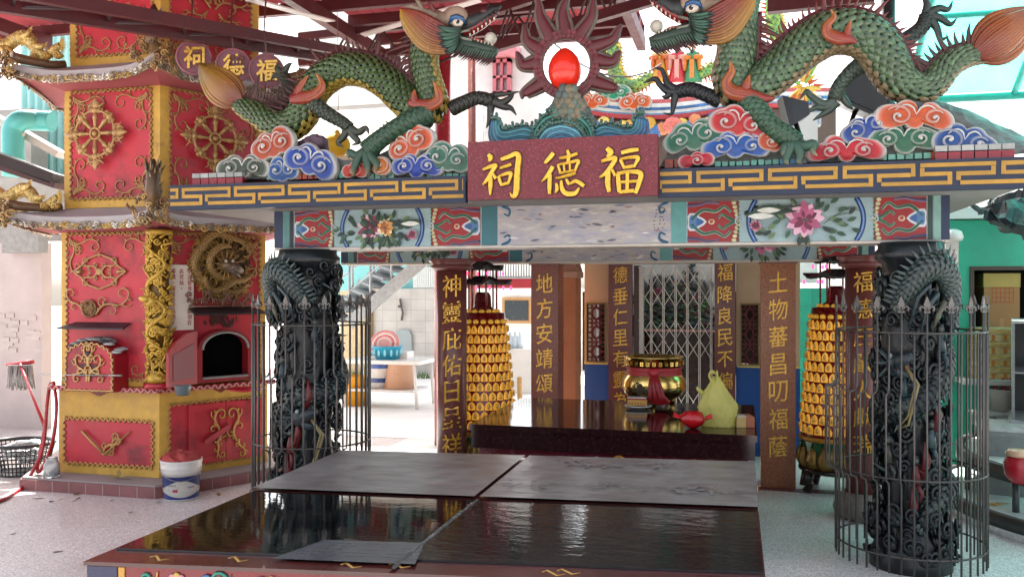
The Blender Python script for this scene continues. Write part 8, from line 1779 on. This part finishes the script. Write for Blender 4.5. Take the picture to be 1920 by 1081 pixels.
m = MB('#e0dedb'); p0, p1 = at(1780, 503, GY - .01), at(1797, 452, GY - .01); m.box((p0.x, GY - .012, p0.z), (p1.x, GY - .002, p1.z)); sg = m.build('wall_sign', 'plastic'); tag(sg, 'small white upright sign on the green wall behind the column head', 'sign'); m = MB('#8a3a3a'); fr = FY(GY - .012)
for i in range(5): z = lerp(p1.z, p0.z, (i + .6) / 5.6); xm = (p0.x + p1.x) / 2; m.box((xm - .018, z - .014, 0), (xm + .018, z - .010, .002), None, fr); m.box((xm - .002, z - .016, 0), (xm + .002, z + .014, .0025), None, fr); m.box((xm - .014, z + .004, 0), (xm + .014, z + .008, .0015), None, fr)
m.build('sign_lettering', 'paint', sg)
p = at(1886, 775, GY - .2); q0 = at(1886, 730, GY - .2); ib = thing('incense_bucket', p, 'grey bucket of pink incense sticks in front of the green wall', 'bucket'); m = MB('#a9aaa6'); m.lathe((p.x, p.y, 0), [(.10, p.z - .1), (.125, q0.z), (.13, q0.z + .01), (.118, q0.z), (.1, p.z)], 20); m.tube([(p.x, p.y, 0), (p.x, p.y, p.z - .1)], .09, 12); m.build('pail', 'plastic', ib); m = MB('#c9566a')
for i in range(26): a = V((p.x + random.uniform(-.07, .07), p.y + random.uniform(-.07, .07), q0.z - .05)); m.tube([a, a + V((random.uniform(-.06, .04), 0, .15))], .004, 5, random.choice(['#c9566a', '#d98a92', '#b8404e']))
m.build('incense_sticks', 'paint', ib)
# steel joss counter at the right edge
ct = thing('steel_counter', atd(1920, 800, 6.6), 'open grey steel cabinet standing above the round tiered stand', 'cabinet'); m = MB('#868c8a'); fr = Fr(atd(1897, 540, 6.5), V((RGT.x - .56 * FWD.x, RGT.y - .56 * FWD.y, 0)), (0, 0, 1)); fr.o.z = 0; zz = lambda v, d=6.5: CAMZ + (540.5 - v) / F * d
m.box((0, zz(788), -.6), (.02, zz(606), 0), None, fr); m.box((.0, zz(606) + .001, -.6), (.6, zz(606) + .02, .01), '#a8aeac', fr); m.box((.021, zz(788), -.58), (.6, zz(610), -.56), '#3a3e3e', fr); m.box((-.02, zz(795), -.6), (.6, zz(785), .1), '#a3aaa8', fr); m.box((-.1, .0, -.6), (.6, zz(796), -.02), '#8f9694', fr); m.build('body', 'dull_metal', ct); m = MB('#8f9694'); m.box((.022, zz(700), -.55), (.6, zz(697), -.02), None, fr); m.build('shelf', 'dull_metal', ct)
m = MB('#8d9391'); fr = Fr(atd(1838, 540, 6.3), V((RGT.x - .53 * FWD.x, RGT.y - .53 * FWD.y, 0)), (0, 0, 1)); fr.o.z = 0; m.box((.0, .0, -.4), (.34, zz(806, 6.3), 0), None, fr); m.box((-.01, zz(806, 6.3) + .001, -.41), (.35, zz(800, 6.3) + .01, .01), '#b5bcba', fr); m.box((.03, .15, .001), (.31, zz(815, 6.3), .008), '#7f8583', fr); tag(m.build('low_cabinet', 'dull_metal'), 'low grey metal cabinet between the cage and the open steel cabinet', 'cabinet')
m = MB('#8a8f8d'); p = at(1858, 785, GY - .3); m.box((p.x - .12, p.y - .1, p.z - .05), (p.x + .12, p.y + .1, p.z + .04)); m.box((p.x - .14, p.y - .12, p.z + .041), (p.x + .14, p.y + .12, p.z + .06), '#c2c6c4'); m.box((p.x - .1, p.y - .08, 0), (p.x + .1, p.y + .08, p.z - .051), '#6f7472'); tag(m.build('white_tub', 'plastic'), 'pale lidded tub on a grey stand below the paper shelf', 'tub')
rs = thing('round_stand', (3.0, 7.0, 0), 'round tiered stand with dark steel rims carrying a red jar', 'stand'); C0 = V((3.05, 7.05, 0)); solid('teal_lit_stone', [(.3, '#c4d8d2'), (.7, '#dcebe6')], 4, .2, bump=.08)  # pale teal tint puts the awning's light into the stone colour
m = MB(); m.lathe(C0, [(1.62, .004), (1.62, .13)], 72); m.build('base', 'stone_paint', rs); m = MB(); m.lathe(C0, [(1.60, .1305), (1.60, .135)], 72); m.lathe(C0, [(1.10, .41), (1.10, .40), (1.46, .40), (1.46, .41), (1.10, .41)], 72, None, True, False); m.build('top', 'teal_lit_stone', rs)
m = MB('#4a4d4b'); m.lathe(C0, [(1.635, .06), (1.64, .06), (1.64, .145), (1.585, .145), (1.585, .136)], 72, None, True, False); m.lathe(C0, [(1.47, .33), (1.50, .33), (1.50, .425), (1.44, .425), (1.44, .411)], 72, None, True, False); m.build('steel_rim', 'dull_metal', rs)
for k in range(14): a = 2 * math.pi * k / 14; o = V((math.cos(a), math.sin(a), 0)); m = MB('#55585a'); m.tube([C0 + o * 1.45 + V((0, 0, .136)), C0 + o * 1.45 + V((0, 0, .335))], .022, 8); m.build('post', 'dull_metal', rs)
p = atz(1912, 905, .41); m = MB('#a3323a'); m.lathe(p, [(.05, .002), (.085, .05), (.09, .12), (.075, .165)], 24, '#a3222e'); m.lathe(p, [(.078, .166), (.08, .19), (.06, .205), (.002, .21)], 24, '#d0aa8a'); tag(m.build('red_jar', 'glossy_paint'), 'round red jar with a pale lid on the tiered stand', 'jar')
m = MB(); p = atz(1846, 945, .135)
for i in range(5): leafblob(m, Fr(p + V((.03 * i, .02 * (i % 2), .006)), (math.cos(i), math.sin(i), 0), (-math.sin(i), math.cos(i), .2)), 0, 0, .11, .03, i * 1.3, jit(lin('#c99a3a'), .2), .002 + .003 * i)
tag(m.build('dry_leaf', 'paper'), 'yellow dry leaf on the lower tier of the round stand', 'leaf')
# teal translucent awning
sheer('teal_sheet', '#63d8ca', .7); aw = thing('teal_awning', at(1850, 80, 8), 'curved translucent turquoise awning behind the raised fiery dragon tail', 'awning'); m = MB(); rb_ = MB('#2a9c92'); Ya, Yb, n = 7.2, 12.5, 24
prof = [(9.9 - 3.6 * t / n, 3.6 + 1.25 * math.sin(t * math.pi / 2 / n)) for t in range(n + 1)]; xa = at(1700, 150, 9.9).x; xb = xa + 5
for i in range(n + 1):
    y, z = prof[i]; m.vert((xa, y, z)); m.vert((xb, y, z))
for i in range(n): m.face((2 * i, 2 * i + 1, 2 * i + 3, 2 * i + 2), True)
m.build('sheet', 'teal_sheet', aw)
for k in range(6): rb_.tube([(lerp(xa, xb, k / 5), y, z - .04) for y, z in prof], .03, 8)
for i in (0, 7, 15, 24): rb_.tube([(xa, prof[i][0], prof[i][1] - .05), (xb, prof[i][0], prof[i][1] - .05)], .04 if i == 0 else .025, 7)
rb_.build('arch_rib', 'paint', aw)
m = MB('#3f484a'); q = atd(1665, 80, 7.2); m.tube([(q.x, q.y, 0), (q.x, q.y, 4.3)], .055, 12); tag(m.build('post', 'dull_metal'), 'grey steel post behind the hip of the fiery tailed dragon', 'post')
